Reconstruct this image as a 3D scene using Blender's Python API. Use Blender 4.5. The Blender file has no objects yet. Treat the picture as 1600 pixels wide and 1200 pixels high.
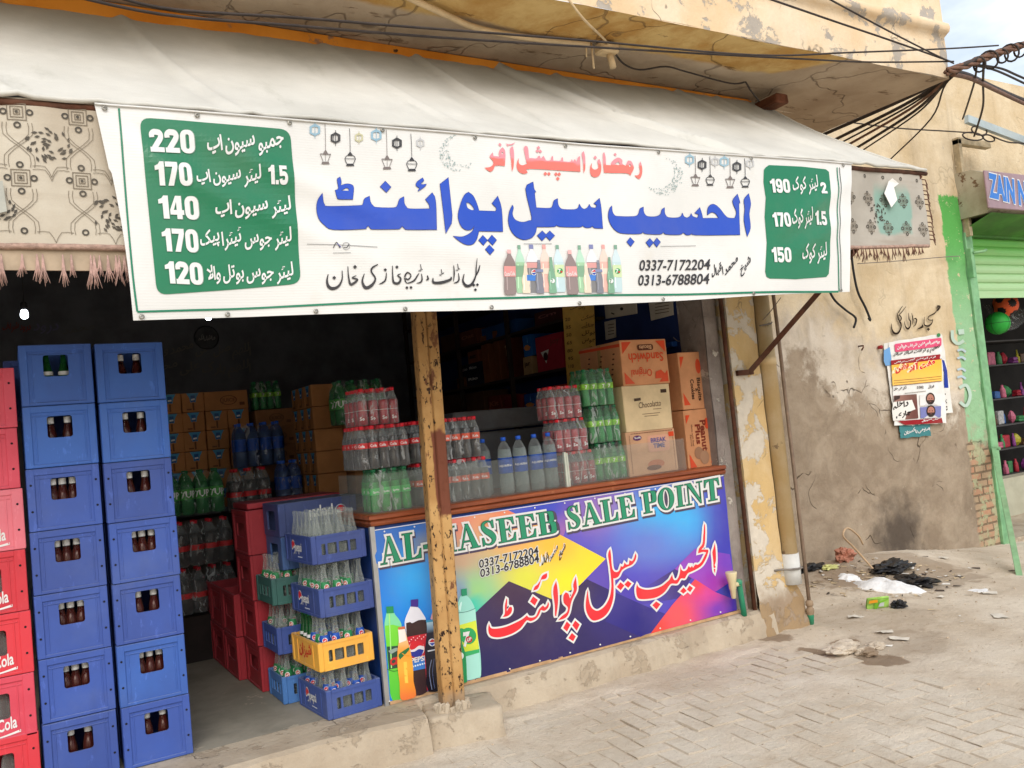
import bpy, bmesh, math, random
from mathutils import Vector, Matrix, noise
from mathutils.geometry import tessellate_polygon
RND = random.Random(7)
sc = bpy.context.scene
COL = sc.collection

# ---------------------------------------------------------------- camera
YAW, PITCH, ROLL, FPX = 0.53269, 0.052214, -0.097389, 1350.0
CAMPOS = Vector((0.0, -4.78, 1.7))
_cy, _sy, _cp, _sp = math.cos(YAW), math.sin(YAW), math.cos(PITCH), math.sin(PITCH)
_f = Vector((_sy * _cp, _cy * _cp, _sp)); _r0 = Vector((_cy, -_sy, 0)); _u0 = _r0.cross(_f)
_r = math.cos(ROLL) * _r0 + math.sin(ROLL) * _u0
_u = -math.sin(ROLL) * _r0 + math.cos(ROLL) * _u0
cam = bpy.data.cameras.new('camera'); camo = bpy.data.objects.new('camera', cam); COL.objects.link(camo)
cam.sensor_width = 36.0; cam.lens = FPX / 1600 * 36; cam.clip_start = .05; cam.clip_end = 2000
camo.matrix_world = Matrix(((_r.x, _u.x, -_f.x, CAMPOS.x), (_r.y, _u.y, -_f.y, CAMPOS.y), (_r.z, _u.z, -_f.z, CAMPOS.z), (0, 0, 0, 1)))
sc.camera = camo

# ---------------------------------------------------------------- sky, sun, exposure
SUN_EL, SUN_AZ = math.radians(38), math.radians(200)     # azimuth measured clockwise from +Y
w = bpy.data.worlds.new('World'); sc.world = w; w.use_nodes = True
nt = w.node_tree; nt.nodes.clear()
sky = nt.nodes.new('ShaderNodeTexSky'); sky.sky_type = 'NISHITA'; sky.sun_disc = False
sky.sun_elevation = SUN_EL; sky.sun_rotation = SUN_AZ; sky.air_density = 1.3; sky.dust_density = 2.5; sky.ozone_density = 1.0
tc = nt.nodes.new('ShaderNodeTexCoord')
nz = nt.nodes.new('ShaderNodeTexNoise'); nz.inputs['Scale'].default_value = 2.6; nz.inputs['Detail'].default_value = 6; nz.inputs['Roughness'].default_value = .55
mp = nt.nodes.new('ShaderNodeMapping'); mp.inputs['Scale'].default_value = (1, 1, 2.2); mp.inputs['Location'].default_value = (.35, .2, .1)
cr = nt.nodes.new('ShaderNodeValToRGB'); cr.color_ramp.elements[0].position = .36; cr.color_ramp.elements[1].position = .62
mx = nt.nodes.new('ShaderNodeMixRGB'); mx.inputs[2].default_value = (8.7, 9.0, 9.4, 1)
sc2 = nt.nodes.new('ShaderNodeMath'); sc2.operation = 'MULTIPLY'; sc2.inputs[1].default_value = .85
bg = nt.nodes.new('ShaderNodeBackground'); bg.inputs[1].default_value = .13
wo = nt.nodes.new('ShaderNodeOutputWorld')
L = nt.links.new
L(tc.outputs['Generated'], mp.inputs[0]); L(mp.outputs[0], nz.inputs['Vector']); L(nz.outputs[0], cr.inputs[0]); L(cr.outputs[0], sc2.inputs[0])
L(sc2.outputs[0], mx.inputs[0]); L(sky.outputs[0], mx.inputs[1]); L(mx.outputs[0], bg.inputs[0]); L(bg.outputs[0], wo.inputs[0])
sl = bpy.data.lights.new('sun', 'SUN'); sl.energy = 1.3; sl.angle = math.radians(40); sl.color = (1, .985, .96)
so = bpy.data.objects.new('sun', sl); COL.objects.link(so)
_d = Vector((math.sin(SUN_AZ) * math.cos(SUN_EL), math.cos(SUN_AZ) * math.cos(SUN_EL), math.sin(SUN_EL)))
so.rotation_euler = _d.to_track_quat('Z', 'Y').to_euler()
sc.view_settings.view_transform = 'Standard'; sc.view_settings.look = 'None'; sc.view_settings.gamma = 1
sc.view_settings.exposure = 0.37
sc.cycles.use_denoising = True
sc.cycles.max_bounces = 8; sc.cycles.transparent_max_bounces = 24; sc.cycles.caustics_reflective = False; sc.cycles.caustics_refractive = False

# ---------------------------------------------------------------- pixel of a 1600x1200 frame -> point on a plane
def ray(x, y):
    a, b = (x - 800) / FPX, -(y - 600) / FPX
    return _r * a + _u * b + _f
def onY(x, y, Y): d = ray(x, y); return CAMPOS + d * ((Y - CAMPOS.y) / d.y)
def onX(x, y, X): d = ray(x, y); return CAMPOS + d * ((X - CAMPOS.x) / d.x)
def onZ(x, y, Z): d = ray(x, y); return CAMPOS + d * ((Z - CAMPOS.z) / d.z)

# ---------------------------------------------------------------- naming and linking
def link(o):
    COL.objects.link(o); return o
def tag(o, label=None, cat=None, group=None, kind=None):
    if label: o['label'] = label
    if cat: o['category'] = cat
    if group: o['group'] = group
    if kind: o['kind'] = kind
    return o
def thing(name, label, cat, loc=(0, 0, 0), group=None, rz=0.0):
    o = link(bpy.data.objects.new(name, None)); o.location = loc; o.rotation_euler = (0, 0, rz); o.empty_display_size = .1
    return tag(o, label, cat, group)
def copy_tree(o, parent=None):
    c = link(o.copy()); c.parent = parent
    for ch in list(KIDS.get(o.name, ())):
        k = copy_tree(ch, c); KIDS.setdefault(c.name, []).append(k)
    return c
KIDS = {}

class MB:
    """collects faces and links them as one mesh object"""
    def __init__(s): s.v = []; s.f = []; s.m = []; s.sm = []; s.T = None
    def add(s, vs, fs, mi=0, smooth=False):
        n = len(s.v)
        for p in vs:
            p = Vector(p)
            s.v.append(s.T @ p if s.T else p)
        for f in fs:
            s.f.append([n + i for i in f]); s.m.append(mi); s.sm.append(smooth)
        return s
    def box(s, a, b, mi=0):
        (x0, y0, z0), (x1, y1, z1) = a, b
        return s.add([(x0, y0, z0), (x1, y0, z0), (x1, y1, z0), (x0, y1, z0), (x0, y0, z1), (x1, y0, z1), (x1, y1, z1), (x0, y1, z1)],
                     [(3, 2, 1, 0), (4, 5, 6, 7), (0, 1, 5, 4), (1, 2, 6, 5), (2, 3, 7, 6), (3, 0, 4, 7)], mi)
    def cbox(s, a, b, c=.004, mi=0, jit=0):
        lo, hi = a, b; vs = []; idx = {}
        for sx in (0, 1):
            for sy in (0, 1):
                for sz in (0, 1):
                    P = [(hi if t else lo)[k] for k, t in enumerate((sx, sy, sz))]
                    j = [RND.uniform(-jit, jit) for _ in range(3)] if jit else (0, 0, 0)
                    for ax in range(3):
                        q = list(P)
                        for k in range(3):
                            if k != ax: q[k] += c if (sx, sy, sz)[k] == 0 else -c
                        idx[(sx, sy, sz, ax)] = len(vs); vs.append([q[k] + j[k] for k in range(3)])
        F = []
        def q(ks): F.append([idx[k] for k in ks])
        for ax in range(3):
            u, v = [k for k in range(3) if k != ax]
            for sd in (0, 1):
                loop = []
                for (a_, b_) in ((0, 0), (1, 0), (1, 1), (0, 1)):
                    t = [0, 0, 0]; t[ax] = sd; t[u] = a_; t[v] = b_; loop.append((t[0], t[1], t[2], ax))
                flip = (sd == 0) != (ax == 1)
                q(loop[::-1] if flip else loop)
            # edges along ax
            for a_ in (0, 1):
                for b_ in (0, 1):
                    t0 = [0, 0, 0]; t0[u] = a_; t0[v] = b_; t1 = list(t0); t1[ax] = 1
                    q([(t0[0], t0[1], t0[2], u), (t1[0], t1[1], t1[2], u), (t1[0], t1[1], t1[2], v), (t0[0], t0[1], t0[2], v)])
        for sx in (0, 1):
            for sy in (0, 1):
                for sz in (0, 1):
                    q([(sx, sy, sz, 0), (sx, sy, sz, 1), (sx, sy, sz, 2)])
        return s.add(vs, F, mi)
    def lathe(s, prof, n=12, c=(0, 0, 0), mi=0, axis='Z', smooth=True, cap=True, mis=None):
        vs = []; fs = []
        for (r, z) in prof:
            for k in range(n):
                a = 2 * math.pi * k / n; x, y = r * math.cos(a), r * math.sin(a)
                p = (x, y, z) if axis == 'Z' else ((x, z, y) if axis == 'Y' else (z, x, y))
                vs.append((p[0] + c[0], p[1] + c[1], p[2] + c[2]))
        for i in range(len(prof) - 1):
            for k in range(n):
                fs.append((i * n + k, i * n + (k + 1) % n, (i + 1) * n + (k + 1) % n, (i + 1) * n + k))
        n0 = len(s.f)
        s.add(vs, fs, mi, smooth)
        if mis:
            for i in range(len(prof) - 1):
                for k in range(n): s.m[n0 + i * n + k] = mis[i]
        if cap:
            b = len(s.v) - len(vs)
            s.f.append([b + k for k in range(n)][::-1]); s.m.append(mi if not mis else mis[0]); s.sm.append(False)
            s.f.append([b + (len(prof) - 1) * n + k for k in range(n)]); s.m.append(mi if not mis else mis[-1]); s.sm.append(False)
        return s
    def tube(s, pts, r, n=8, mi=0, cap=True, smooth=True):
        pts = [Vector(p) for p in pts]; rs = r if isinstance(r, (list, tuple)) else [r] * len(pts)
        t0 = (pts[1] - pts[0]).normalized(); up = Vector((0, 0, 1)) if abs(t0.z) < .9 else Vector((1, 0, 0))
        nrm = (up - t0 * up.dot(t0)).normalized(); vs = []
        for i, p in enumerate(pts):
            t = (pts[min(i + 1, len(pts) - 1)] - pts[max(i - 1, 0)])
            t = t.normalized() if t.length > 1e-9 else t0
            nrm = (nrm - t * nrm.dot(t)).normalized(); b = t.cross(nrm)
            for k in range(n):
                a = 2 * math.pi * k / n; vs.append(p + (nrm * math.cos(a) + b * math.sin(a)) * rs[i])
        fs = [(i * n + k, i * n + (k + 1) % n, (i + 1) * n + (k + 1) % n, (i + 1) * n + k) for i in range(len(pts) - 1) for k in range(n)]
        if cap: fs += [list(range(n))[::-1], [(len(pts) - 1) * n + k for k in range(n)]]
        return s.add(vs, fs, mi, smooth)
    def plate(s, outer, holes, mapf, t, mi=0):
        """flat polygon with holes, thickened; mapf(u, v, d)"""
        loops = [outer] + list(holes); flat = [p for l in loops for p in l]
        tri = tessellate_polygon([[Vector((p[0], p[1], 0)) for p in l] for l in loops]); n = len(flat)
        vs = [mapf(u, v, 0) for u, v in flat] + [mapf(u, v, t) for u, v in flat]
        fs = [tuple(x) for x in tri] + [tuple(i + n for i in x)[::-1] for x in tri]
        o = 0
        for l in loops:
            k = len(l)
            for i in range(k): fs.append((o + i, o + (i + 1) % k, n + o + (i + 1) % k, n + o + i))
            o += k
        return s.add(vs, fs, mi)
    def grid(s, f, nu, nv, mi=0, smooth=True):
        vs = [f(i / nu, j / nv) for j in range(nv + 1) for i in range(nu + 1)]
        fs = [(j * (nu + 1) + i, j * (nu + 1) + i + 1, (j + 1) * (nu + 1) + i + 1, (j + 1) * (nu + 1) + i) for j in range(nv) for i in range(nu)]
        return s.add(vs, fs, mi, smooth)
    def mesh(s, name, mats, loc=(0, 0, 0), fix=True):
        me = bpy.data.meshes.new(name); L_ = Vector(loc)
        me.from_pydata([v - L_ for v in s.v], [], s.f)
        for m in (mats if isinstance(mats, (list, tuple)) else [mats]): me.materials.append(m)
        me.polygons.foreach_set('material_index', s.m); me.polygons.foreach_set('use_smooth', s.sm)
        if fix:
            bm = bmesh.new(); bm.from_mesh(me); bmesh.ops.recalc_face_normals(bm, faces=bm.faces); bm.to_mesh(me); bm.free()
        me.update(); return me
    def build(s, name, mats, parent=None, loc=None, fix=True):
        if loc is None: loc = parent_loc(parent)
        o = link(bpy.data.objects.new(name, s.mesh(name, mats, loc, fix)))
        if parent:
            o.parent = parent; KIDS.setdefault(parent.name, []).append(o)
        else: o.location = loc
        return o
def parent_loc(p):
    v = Vector((0, 0, 0))
    while p: v = v + Vector(p.location); p = p.parent
    return v
def place(name, mesh, parent, loc=(0, 0, 0), rot=None):
    o = link(bpy.data.objects.new(name, mesh)); o.location = loc
    if rot: o.rotation_euler = rot
    if parent: o.parent = parent; KIDS.setdefault(parent.name, []).append(o)
    return o
def single(mb, name, mats, label, cat, group=None, kind=None, loc=None):
    """a thing that is one mesh, its origin at the base"""
    if loc is None:
        xs = [v.x for v in mb.v]; ys = [v.y for v in mb.v]; zs = [v.z for v in mb.v]
        loc = ((min(xs) + max(xs)) / 2, (min(ys) + max(ys)) / 2, min(zs))
    return tag(mb.build(name, mats, None, loc), label, cat, group, kind)
def smoothpts(pts, k=4, closed=False):
    pts = [Vector(p) for p in pts]; n = len(pts); out = []
    for i in range(n if closed else n - 1):
        if closed: a, b, c, d = pts[i - 1], pts[i], pts[(i + 1) % n], pts[(i + 2) % n]
        else: a, b, c, d = pts[max(i - 1, 0)], pts[i], pts[i + 1], pts[min(i + 2, n - 1)]
        for j in range(k):
            t = j / k
            out.append(.5 * ((2 * b) + (c - a) * t + (2 * a - 5 * b + 4 * c - d) * t * t + (3 * b - a - 3 * c + d) * t ** 3))
    if not closed: out.append(pts[-1])
    return out
def rrect(x0, y0, x1, y1, r, n=4):
    out = []
    for cx, cy, a0 in ((x1 - r, y1 - r, 0), (x0 + r, y1 - r, 90), (x0 + r, y0 + r, 180), (x1 - r, y0 + r, 270)):
        for k in range(n + 1):
            a = math.radians(a0 + 90 * k / n); out.append((cx + r * math.cos(a), cy + r * math.sin(a)))
    return out

# ---------------------------------------------------------------- materials
def S(r, g, b, k=1.0):
    f = lambda c: ((c / 255) / 12.92 if c / 255 <= .04045 else ((c / 255 + .055) / 1.055) ** 2.4) * k
    return (f(r), f(g), f(b))
class NT:
    def __init__(s, name):
        s.mat = bpy.data.materials.new(name); s.mat.use_nodes = True; s.t = s.mat.node_tree; s.t.nodes.clear()
        s.out = s.t.nodes.new('ShaderNodeOutputMaterial')
        s.geo = s.t.nodes.new('ShaderNodeNewGeometry')
        s.pos = s.geo.outputs['Position']
    def n(s, ty, **kw):
        nd = s.t.nodes.new(ty)
        for k, v in kw.items(): setattr(nd, k, v)
        return nd
    def l(s, a, b): s.t.links.new(a, b)
    def val(s, inp, v):
        if hasattr(v, 'is_output') or isinstance(v, bpy.types.NodeSocket): s.l(v, inp)
        elif isinstance(v, (tuple, list)) and len(v) == 3 and inp.type == 'RGBA': inp.default_value = (*v, 1)
        else: inp.default_value = v
    def math(s, op, a, b=0.0, clamp=False):
        nd = s.n('ShaderNodeMath', operation=op, use_clamp=clamp); s.val(nd.inputs[0], a); s.val(nd.inputs[1], b); return nd.outputs[0]
    def noise(s, scale, detail=4, rough=.55, vec=None, stretch=None, dist=0.0):
        nd = s.n('ShaderNodeTexNoise'); nd.inputs['Scale'].default_value = scale; nd.inputs['Detail'].default_value = detail
        nd.inputs['Roughness'].default_value = rough; nd.inputs['Distortion'].default_value = dist
        v = vec or s.pos
        if stretch:
            m = s.n('ShaderNodeMapping'); m.inputs['Scale'].default_value = stretch; s.l(v, m.inputs[0]); v = m.outputs[0]
        s.l(v, nd.inputs['Vector']); return nd.outputs[0]
    def voro(s, scale, feature='DISTANCE_TO_EDGE', vec=None, out=0):
        nd = s.n('ShaderNodeTexVoronoi', feature=feature); nd.inputs['Scale'].default_value = scale; s.l(vec or s.pos, nd.inputs['Vector']); return nd.outputs[out]
    def warp(s, amt, scale=3):
        nd = s.n('ShaderNodeTexNoise'); nd.inputs['Scale'].default_value = scale; s.l(s.pos, nd.inputs['Vector'])
        a = s.n('ShaderNodeVectorMath', operation='MULTIPLY_ADD'); s.l(nd.outputs['Color'], a.inputs[0]); a.inputs[1].default_value = (amt,) * 3; s.l(s.pos, a.inputs[2]); return a.outputs[0]
    def step(s, v, lo, hi):
        nd = s.n('ShaderNodeMapRange', interpolation_type='SMOOTHSTEP'); s.val(nd.inputs[0], v); s.val(nd.inputs[1], lo); s.val(nd.inputs[2], hi); return nd.outputs[0]
    def mix(s, f, a, b):
        nd = s.n('ShaderNodeMixRGB'); s.val(nd.inputs[0], f); s.val(nd.inputs[1], a); s.val(nd.inputs[2], b); return nd.outputs[0]
    def xyz(s, v=None):
        nd = s.n('ShaderNodeSeparateXYZ'); s.l(v or s.pos, nd.inputs[0]); return nd.outputs
    def bump(s, h, strength=.3, dist=.01):
        nd = s.n('ShaderNodeBump'); nd.inputs['Strength'].default_value = strength; nd.inputs['Distance'].default_value = dist; s.l(h, nd.inputs['Height']); return nd.outputs[0]
    def pr(s, col, rough=.6, spec=.3, metal=0.0, normal=None, **kw):
        b = s.n('ShaderNodeBsdfPrincipled'); s.val(b.inputs['Base Color'], col); s.val(b.inputs['Roughness'], rough)
        b.inputs['Specular IOR Level'].default_value = spec; b.inputs['Metallic'].default_value = metal
        if normal: s.l(normal, b.inputs['Normal'])
        for k, v in kw.items(): s.val(b.inputs[k], v)
        return b.outputs[0]
    def done(s, sh): s.l(sh, s.out.inputs[0]); return s.mat
DUST = S(176, 158, 134)
_pm = {}
def pm(name, col, rough=.55, var=.12, scale=9, dust=.0, spec=.3, metal=0.0, bump=.0, bscale=60):
    """painted or plastic surface: colour mottled a little, dusty on top faces and in patches"""
    if name in _pm: return _pm[name]
    t = NT(name)
    f = t.noise(scale, 5, .6)
    lo = tuple(c * (1 - var) for c in col); hi = tuple(min(1, c * (1 + var)) for c in col)
    c = t.mix(t.step(f, .3, .7), lo, hi)
    if dust:
        n2 = t.step(t.noise(3.1, 6, .65), .35, .75)
        up = t.math('MAXIMUM', t.xyz(t.geo.outputs['Normal'])[2], 0.0)
        m = t.math('MULTIPLY', t.math('ADD', t.math('MULTIPLY', n2, .55), t.math('MULTIPLY', up, .6)), dust, True)
        c = t.mix(m, c, DUST)
    nr = t.bump(t.noise(bscale, 4), bump) if bump else None
    _pm[name] = t.done(t.pr(c, rough, spec, metal, nr)); return _pm[name]
# ---------------------------------------------------------------- lettering and printed pictures
_tm = {}
def textmesh(body, off=0.0, res=3):
    """outline text as 2-D triangles, with an island number per vertex"""
    k = (body, off, res)
    if k in _tm: return _tm[k]
    c = bpy.data.curves.new('t', 'FONT'); c.body = body; c.offset = off; c.resolution_u = res
    o = bpy.data.objects.new('t', c); COL.objects.link(o); bpy.context.view_layer.update()
    me = bpy.data.meshes.new_from_object(o.evaluated_get(bpy.context.evaluated_depsgraph_get()))
    bpy.data.objects.remove(o); bpy.data.curves.remove(c)
    vs = [(v.co.x, v.co.y) for v in me.vertices]; fs = [tuple(p.vertices) for p in me.polygons]
    bpy.data.meshes.remove(me)
    par = list(range(len(vs)))
    def find(i):
        while par[i] != i: par[i] = par[par[i]]; i = par[i]
        return i
    for f in fs:
        a = find(f[0])
        for j in f[1:]: par[find(j)] = a
    ids = {}; isl = [ids.setdefault(find(f[0]), len(ids)) for f in fs]
    _tm[k] = (vs, fs, isl); return _tm[k]

_U = {'ا': 'FE8D FE8E', 'آ': 'FE81 FE82', 'ب': 'FE8F FE90 FE91 FE92', 'پ': 'FB56 FB57 FB58 FB59', 'ت': 'FE95 FE96 FE97 FE98',
      'ٹ': 'FB66 FB67 FB68 FB69', 'ج': 'FE9D FE9E FE9F FEA0', 'ح': 'FEA1 FEA2 FEA3 FEA4', 'خ': 'FEA5 FEA6 FEA7 FEA8', 'د': 'FEA9 FEAA',
      'ڈ': 'FB88 FB89', 'ر': 'FEAD FEAE', 'ڑ': 'FB8C FB8D', 'ز': 'FEAF FEB0', 'س': 'FEB1 FEB2 FEB3 FEB4', 'ش': 'FEB5 FEB6 FEB7 FEB8',
      'ص': 'FEB9 FEBA FEBB FEBC', 'ض': 'FEBD FEBE FEBF FEC0', 'ع': 'FEC9 FECA FECB FECC', 'غ': 'FECD FECE FECF FED0', 'ف': 'FED1 FED2 FED3 FED4',
      'ق': 'FED5 FED6 FED7 FED8', 'ک': 'FB8E FB8F FB90 FB91', 'گ': 'FB92 FB93 FB94 FB95', 'ل': 'FEDD FEDE FEDF FEE0', 'م': 'FEE1 FEE2 FEE3 FEE4',
      'ن': 'FEE5 FEE6 FEE7 FEE8', 'و': 'FEED FEEE', 'ہ': 'FBA6 FBA7 FBA8 FBA9', 'ھ': 'FBAA FBAB FBAC FBAD', 'ی': 'FBFC FBFD FBFE FBFF',
      'ے': 'FBAE FBAF', 'ئ': 'FE89 FE8A FE8B FE8C', 'ط': 'FEC1 FEC2 FEC3 FEC4'}
_U = {k: [chr(int(x, 16)) for x in v.split()] for k, v in _U.items()}
def clusters(word):
    out = []; cur = ''; prev = False; i = 0
    while i < len(word):
        ch = word[i]
        if ch == 'ل' and i + 1 < len(word) and word[i + 1] == 'ا':
            cur += '\uFEFC' if prev else '\uFEFB'; out.append(cur); cur = ''; prev = False; i += 2; continue
        if ch not in _U:
            if cur: out.append(cur)
            out.append(ch); cur = ''; prev = False; i += 1; continue
        fm = _U[ch]; nxt = i + 1 < len(word) and word[i + 1] in _U
        dual = len(fm) == 4
        if dual and nxt: cur += fm[3] if prev else fm[2]; prev = True
        else:
            cur += fm[1] if prev else fm[0]; out.append(cur); cur = ''; prev = False
        i += 1
    if cur: out.append(cur)
    return out
def urdu(text, off=.012, slope=.30, gap=.02, wgap=.16):
    """right-to-left line, every joined group leaning down towards its left end"""
    V = []; F = []; I = []; x = 0.0; k0 = 0
    for wd in text.split(' '):
        for cl in clusters(wd):
            vs, fs, isl = textmesh(cl[::-1], off, 2)
            a = min(v[0] for v in vs); b = max(v[0] for v in vs); n = len(V)
            V += [(v[0] - b + x, v[1] + slope * (v[0] - a) - .1 * slope * (b - a)) for v in vs]
            F += [tuple(n + i for i in f) for f in fs]; I += [k0 + i for i in isl]; k0 += max(isl) + 1
            x -= (b - a) + gap
        x -= wgap
    return V, F, I

_HD = {'0': ([('r', 0, 0, .5, .7, .2)], [('r', .185, .13, .315, .57, .064)]), '1': ([[(.15, 0), (.36, 0), (.36, .7), (.2, .7), (.13, .62), (0, .57), (0, .45), (.15, .47)]], []),
       '4': ([[(.22, .7), (.43, .7), (.43, .27), (.5, .27), (.5, .13), (.43, .13), (.43, 0), (.24, 0), (.24, .13), (0, .13), (0, .27)]], [[(.24, .27), (.13, .27), (.24, .53)]]),
       '7': ([[(0, .7), (.48, .7), (.48, .55), (.29, 0), (.08, 0), (.28, .55), (0, .55)]], []), '.': ([[(0, 0), (.17, 0), (.17, .15), (0, .15)]], []),
       '2': ([('s', [(.09, .46), (.09, .56), (.17, .62), (.25, .62), (.36, .6), (.41, .52), (.38, .42), (.27, .28), (.13, .1)], .175), [(0, 0), (.5, 0), (.5, .15), (0, .15)], [(0, 0), (.2, .0), (.26, .2), (.09, .2)]], []),
       '5': ([[(.03, .56), (.47, .56), (.47, .7), (.03, .7)], [(.03, .3), (.19, .33), (.19, .7), (.03, .7)], ('s', [(.06, .37), (.2, .39), (.34, .38), (.41, .3), (.41, .18), (.35, .09), (.22, .07), (.12, .09), (.09, .2)], .165)], []),
       '9': ([('r', 0, .25, .5, .7, .2), ('s', [(.41, .5), (.41, .2), (.36, .1), (.25, .075), (.14, .1), (.09, .2)], .175)], [('r', .18, .38, .32, .58, .064)])}
def heavy(body, grow=0.0):
    '''condensed poster figures'''
    V = []; F = []; I = []; x = 0.0; k = 0
    for ch in body:
        outs, holes = _HD[ch]; w_ = 0
        for j, o in enumerate(outs):
            p = rrect(*o[1:]) if o[0] == 'r' else (stroke2(o[1], o[2]) if o[0] == 's' else o)
            hs = [rrect(*h[1:]) if h[0] == 'r' else h for h in holes] if j == 0 else []
            if grow: p = polyoff(p, grow); hs = [polyoff(h, -grow) for h in hs]
            lp = [list(p)] + [list(h) for h in hs]; fl = [q for l in lp for q in l]; n = len(V)
            tr = tessellate_polygon([[Vector((q[0], q[1], 0)) for q in l] for l in lp])
            V += [(q[0] + x, q[1]) for q in fl]; F += [tuple(n + i for i in t) for t in tr]; I += [k] * len(tr); k += 1
            w_ = max(w_, max(q[0] for q in p))
        x += w_ + .045
    return V, F, I

def polyoff(p, d):
    """grow a polygon by d"""
    n = len(p); A = sum(p[i][0] * p[(i + 1) % n][1] - p[(i + 1) % n][0] * p[i][1] for i in range(n)); sg = 1 if A > 0 else -1
    out = []
    for i in range(n):
        a, b, c = Vector(p[i - 1]), Vector(p[i]), Vector(p[(i + 1) % n])
        e, f = (b - a), (c - b)
        if e.length < 1e-9 or f.length < 1e-9: out.append(tuple(b)); continue
        e.normalize(); f.normalize()
        n1 = Vector((e.y, -e.x)) * sg; n2 = Vector((f.y, -f.x)) * sg; m = n1 + n2
        if m.length < .3: out.append(tuple(b + (n1 + n2) * .5 * d + (e - f) * .5 * d)); continue
        m.normalize(); k = min(1 / max(.35, m.dot(n1)), 1.6); out.append(tuple(b + m * d * k))
    return out
def spl(p, k=3, sharp=70):
    """round a traced outline, keeping its sharp corners"""
    n = len(p); out = []
    P = [Vector(q) for q in p]
    def corner(i):
        a, b = P[i] - P[i - 1], P[(i + 1) % n] - P[i]
        return a.length < 1e-6 or b.length < 1e-6 or math.degrees(a.angle(b)) > sharp
    cn = [corner(i) for i in range(n)]
    for i in range(n):
        b, c = P[i], P[(i + 1) % n]
        m0 = (c - b) if cn[i] else (c - P[i - 1]) * .5
        m1 = (c - b) if cn[(i + 1) % n] else (P[(i + 2) % n] - b) * .5
        for j in range(k):
            t = j / k; t2, t3 = t * t, t * t * t
            q = b * (2 * t3 - 3 * t2 + 1) + m0 * (t3 - 2 * t2 + t) + c * (-2 * t3 + 3 * t2) + m1 * (t3 - t2); out.append((q.x, q.y))
    return out
def stroke2(pts, ws, k=4):
    """a pen line with a width at every point, as one polygon"""
    P = smoothpts([(x, y, 0) for x, y in pts], k) if len(pts) > 2 else [Vector((x, y, 0)) for x, y in pts]
    if not isinstance(ws, (list, tuple)): ws = [ws] * len(pts)
    m = len(P); a = []; b = []
    for i, q in enumerate(P):
        s_ = i / (m - 1) * (len(pts) - 1); j = min(int(s_), len(pts) - 2); wd = ws[j] + (ws[j + 1] - ws[j]) * (s_ - j)
        t = P[min(i + 1, m - 1)] - P[max(i - 1, 0)]
        t = t.normalized() if t.length else Vector((1, 0, 0)); nn = Vector((-t.y, t.x, 0))
        a.append((q.x + nn.x * wd / 2, q.y + nn.y * wd / 2)); b.append((q.x - nn.x * wd / 2, q.y - nn.y * wd / 2))
    return a + b[::-1]

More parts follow.
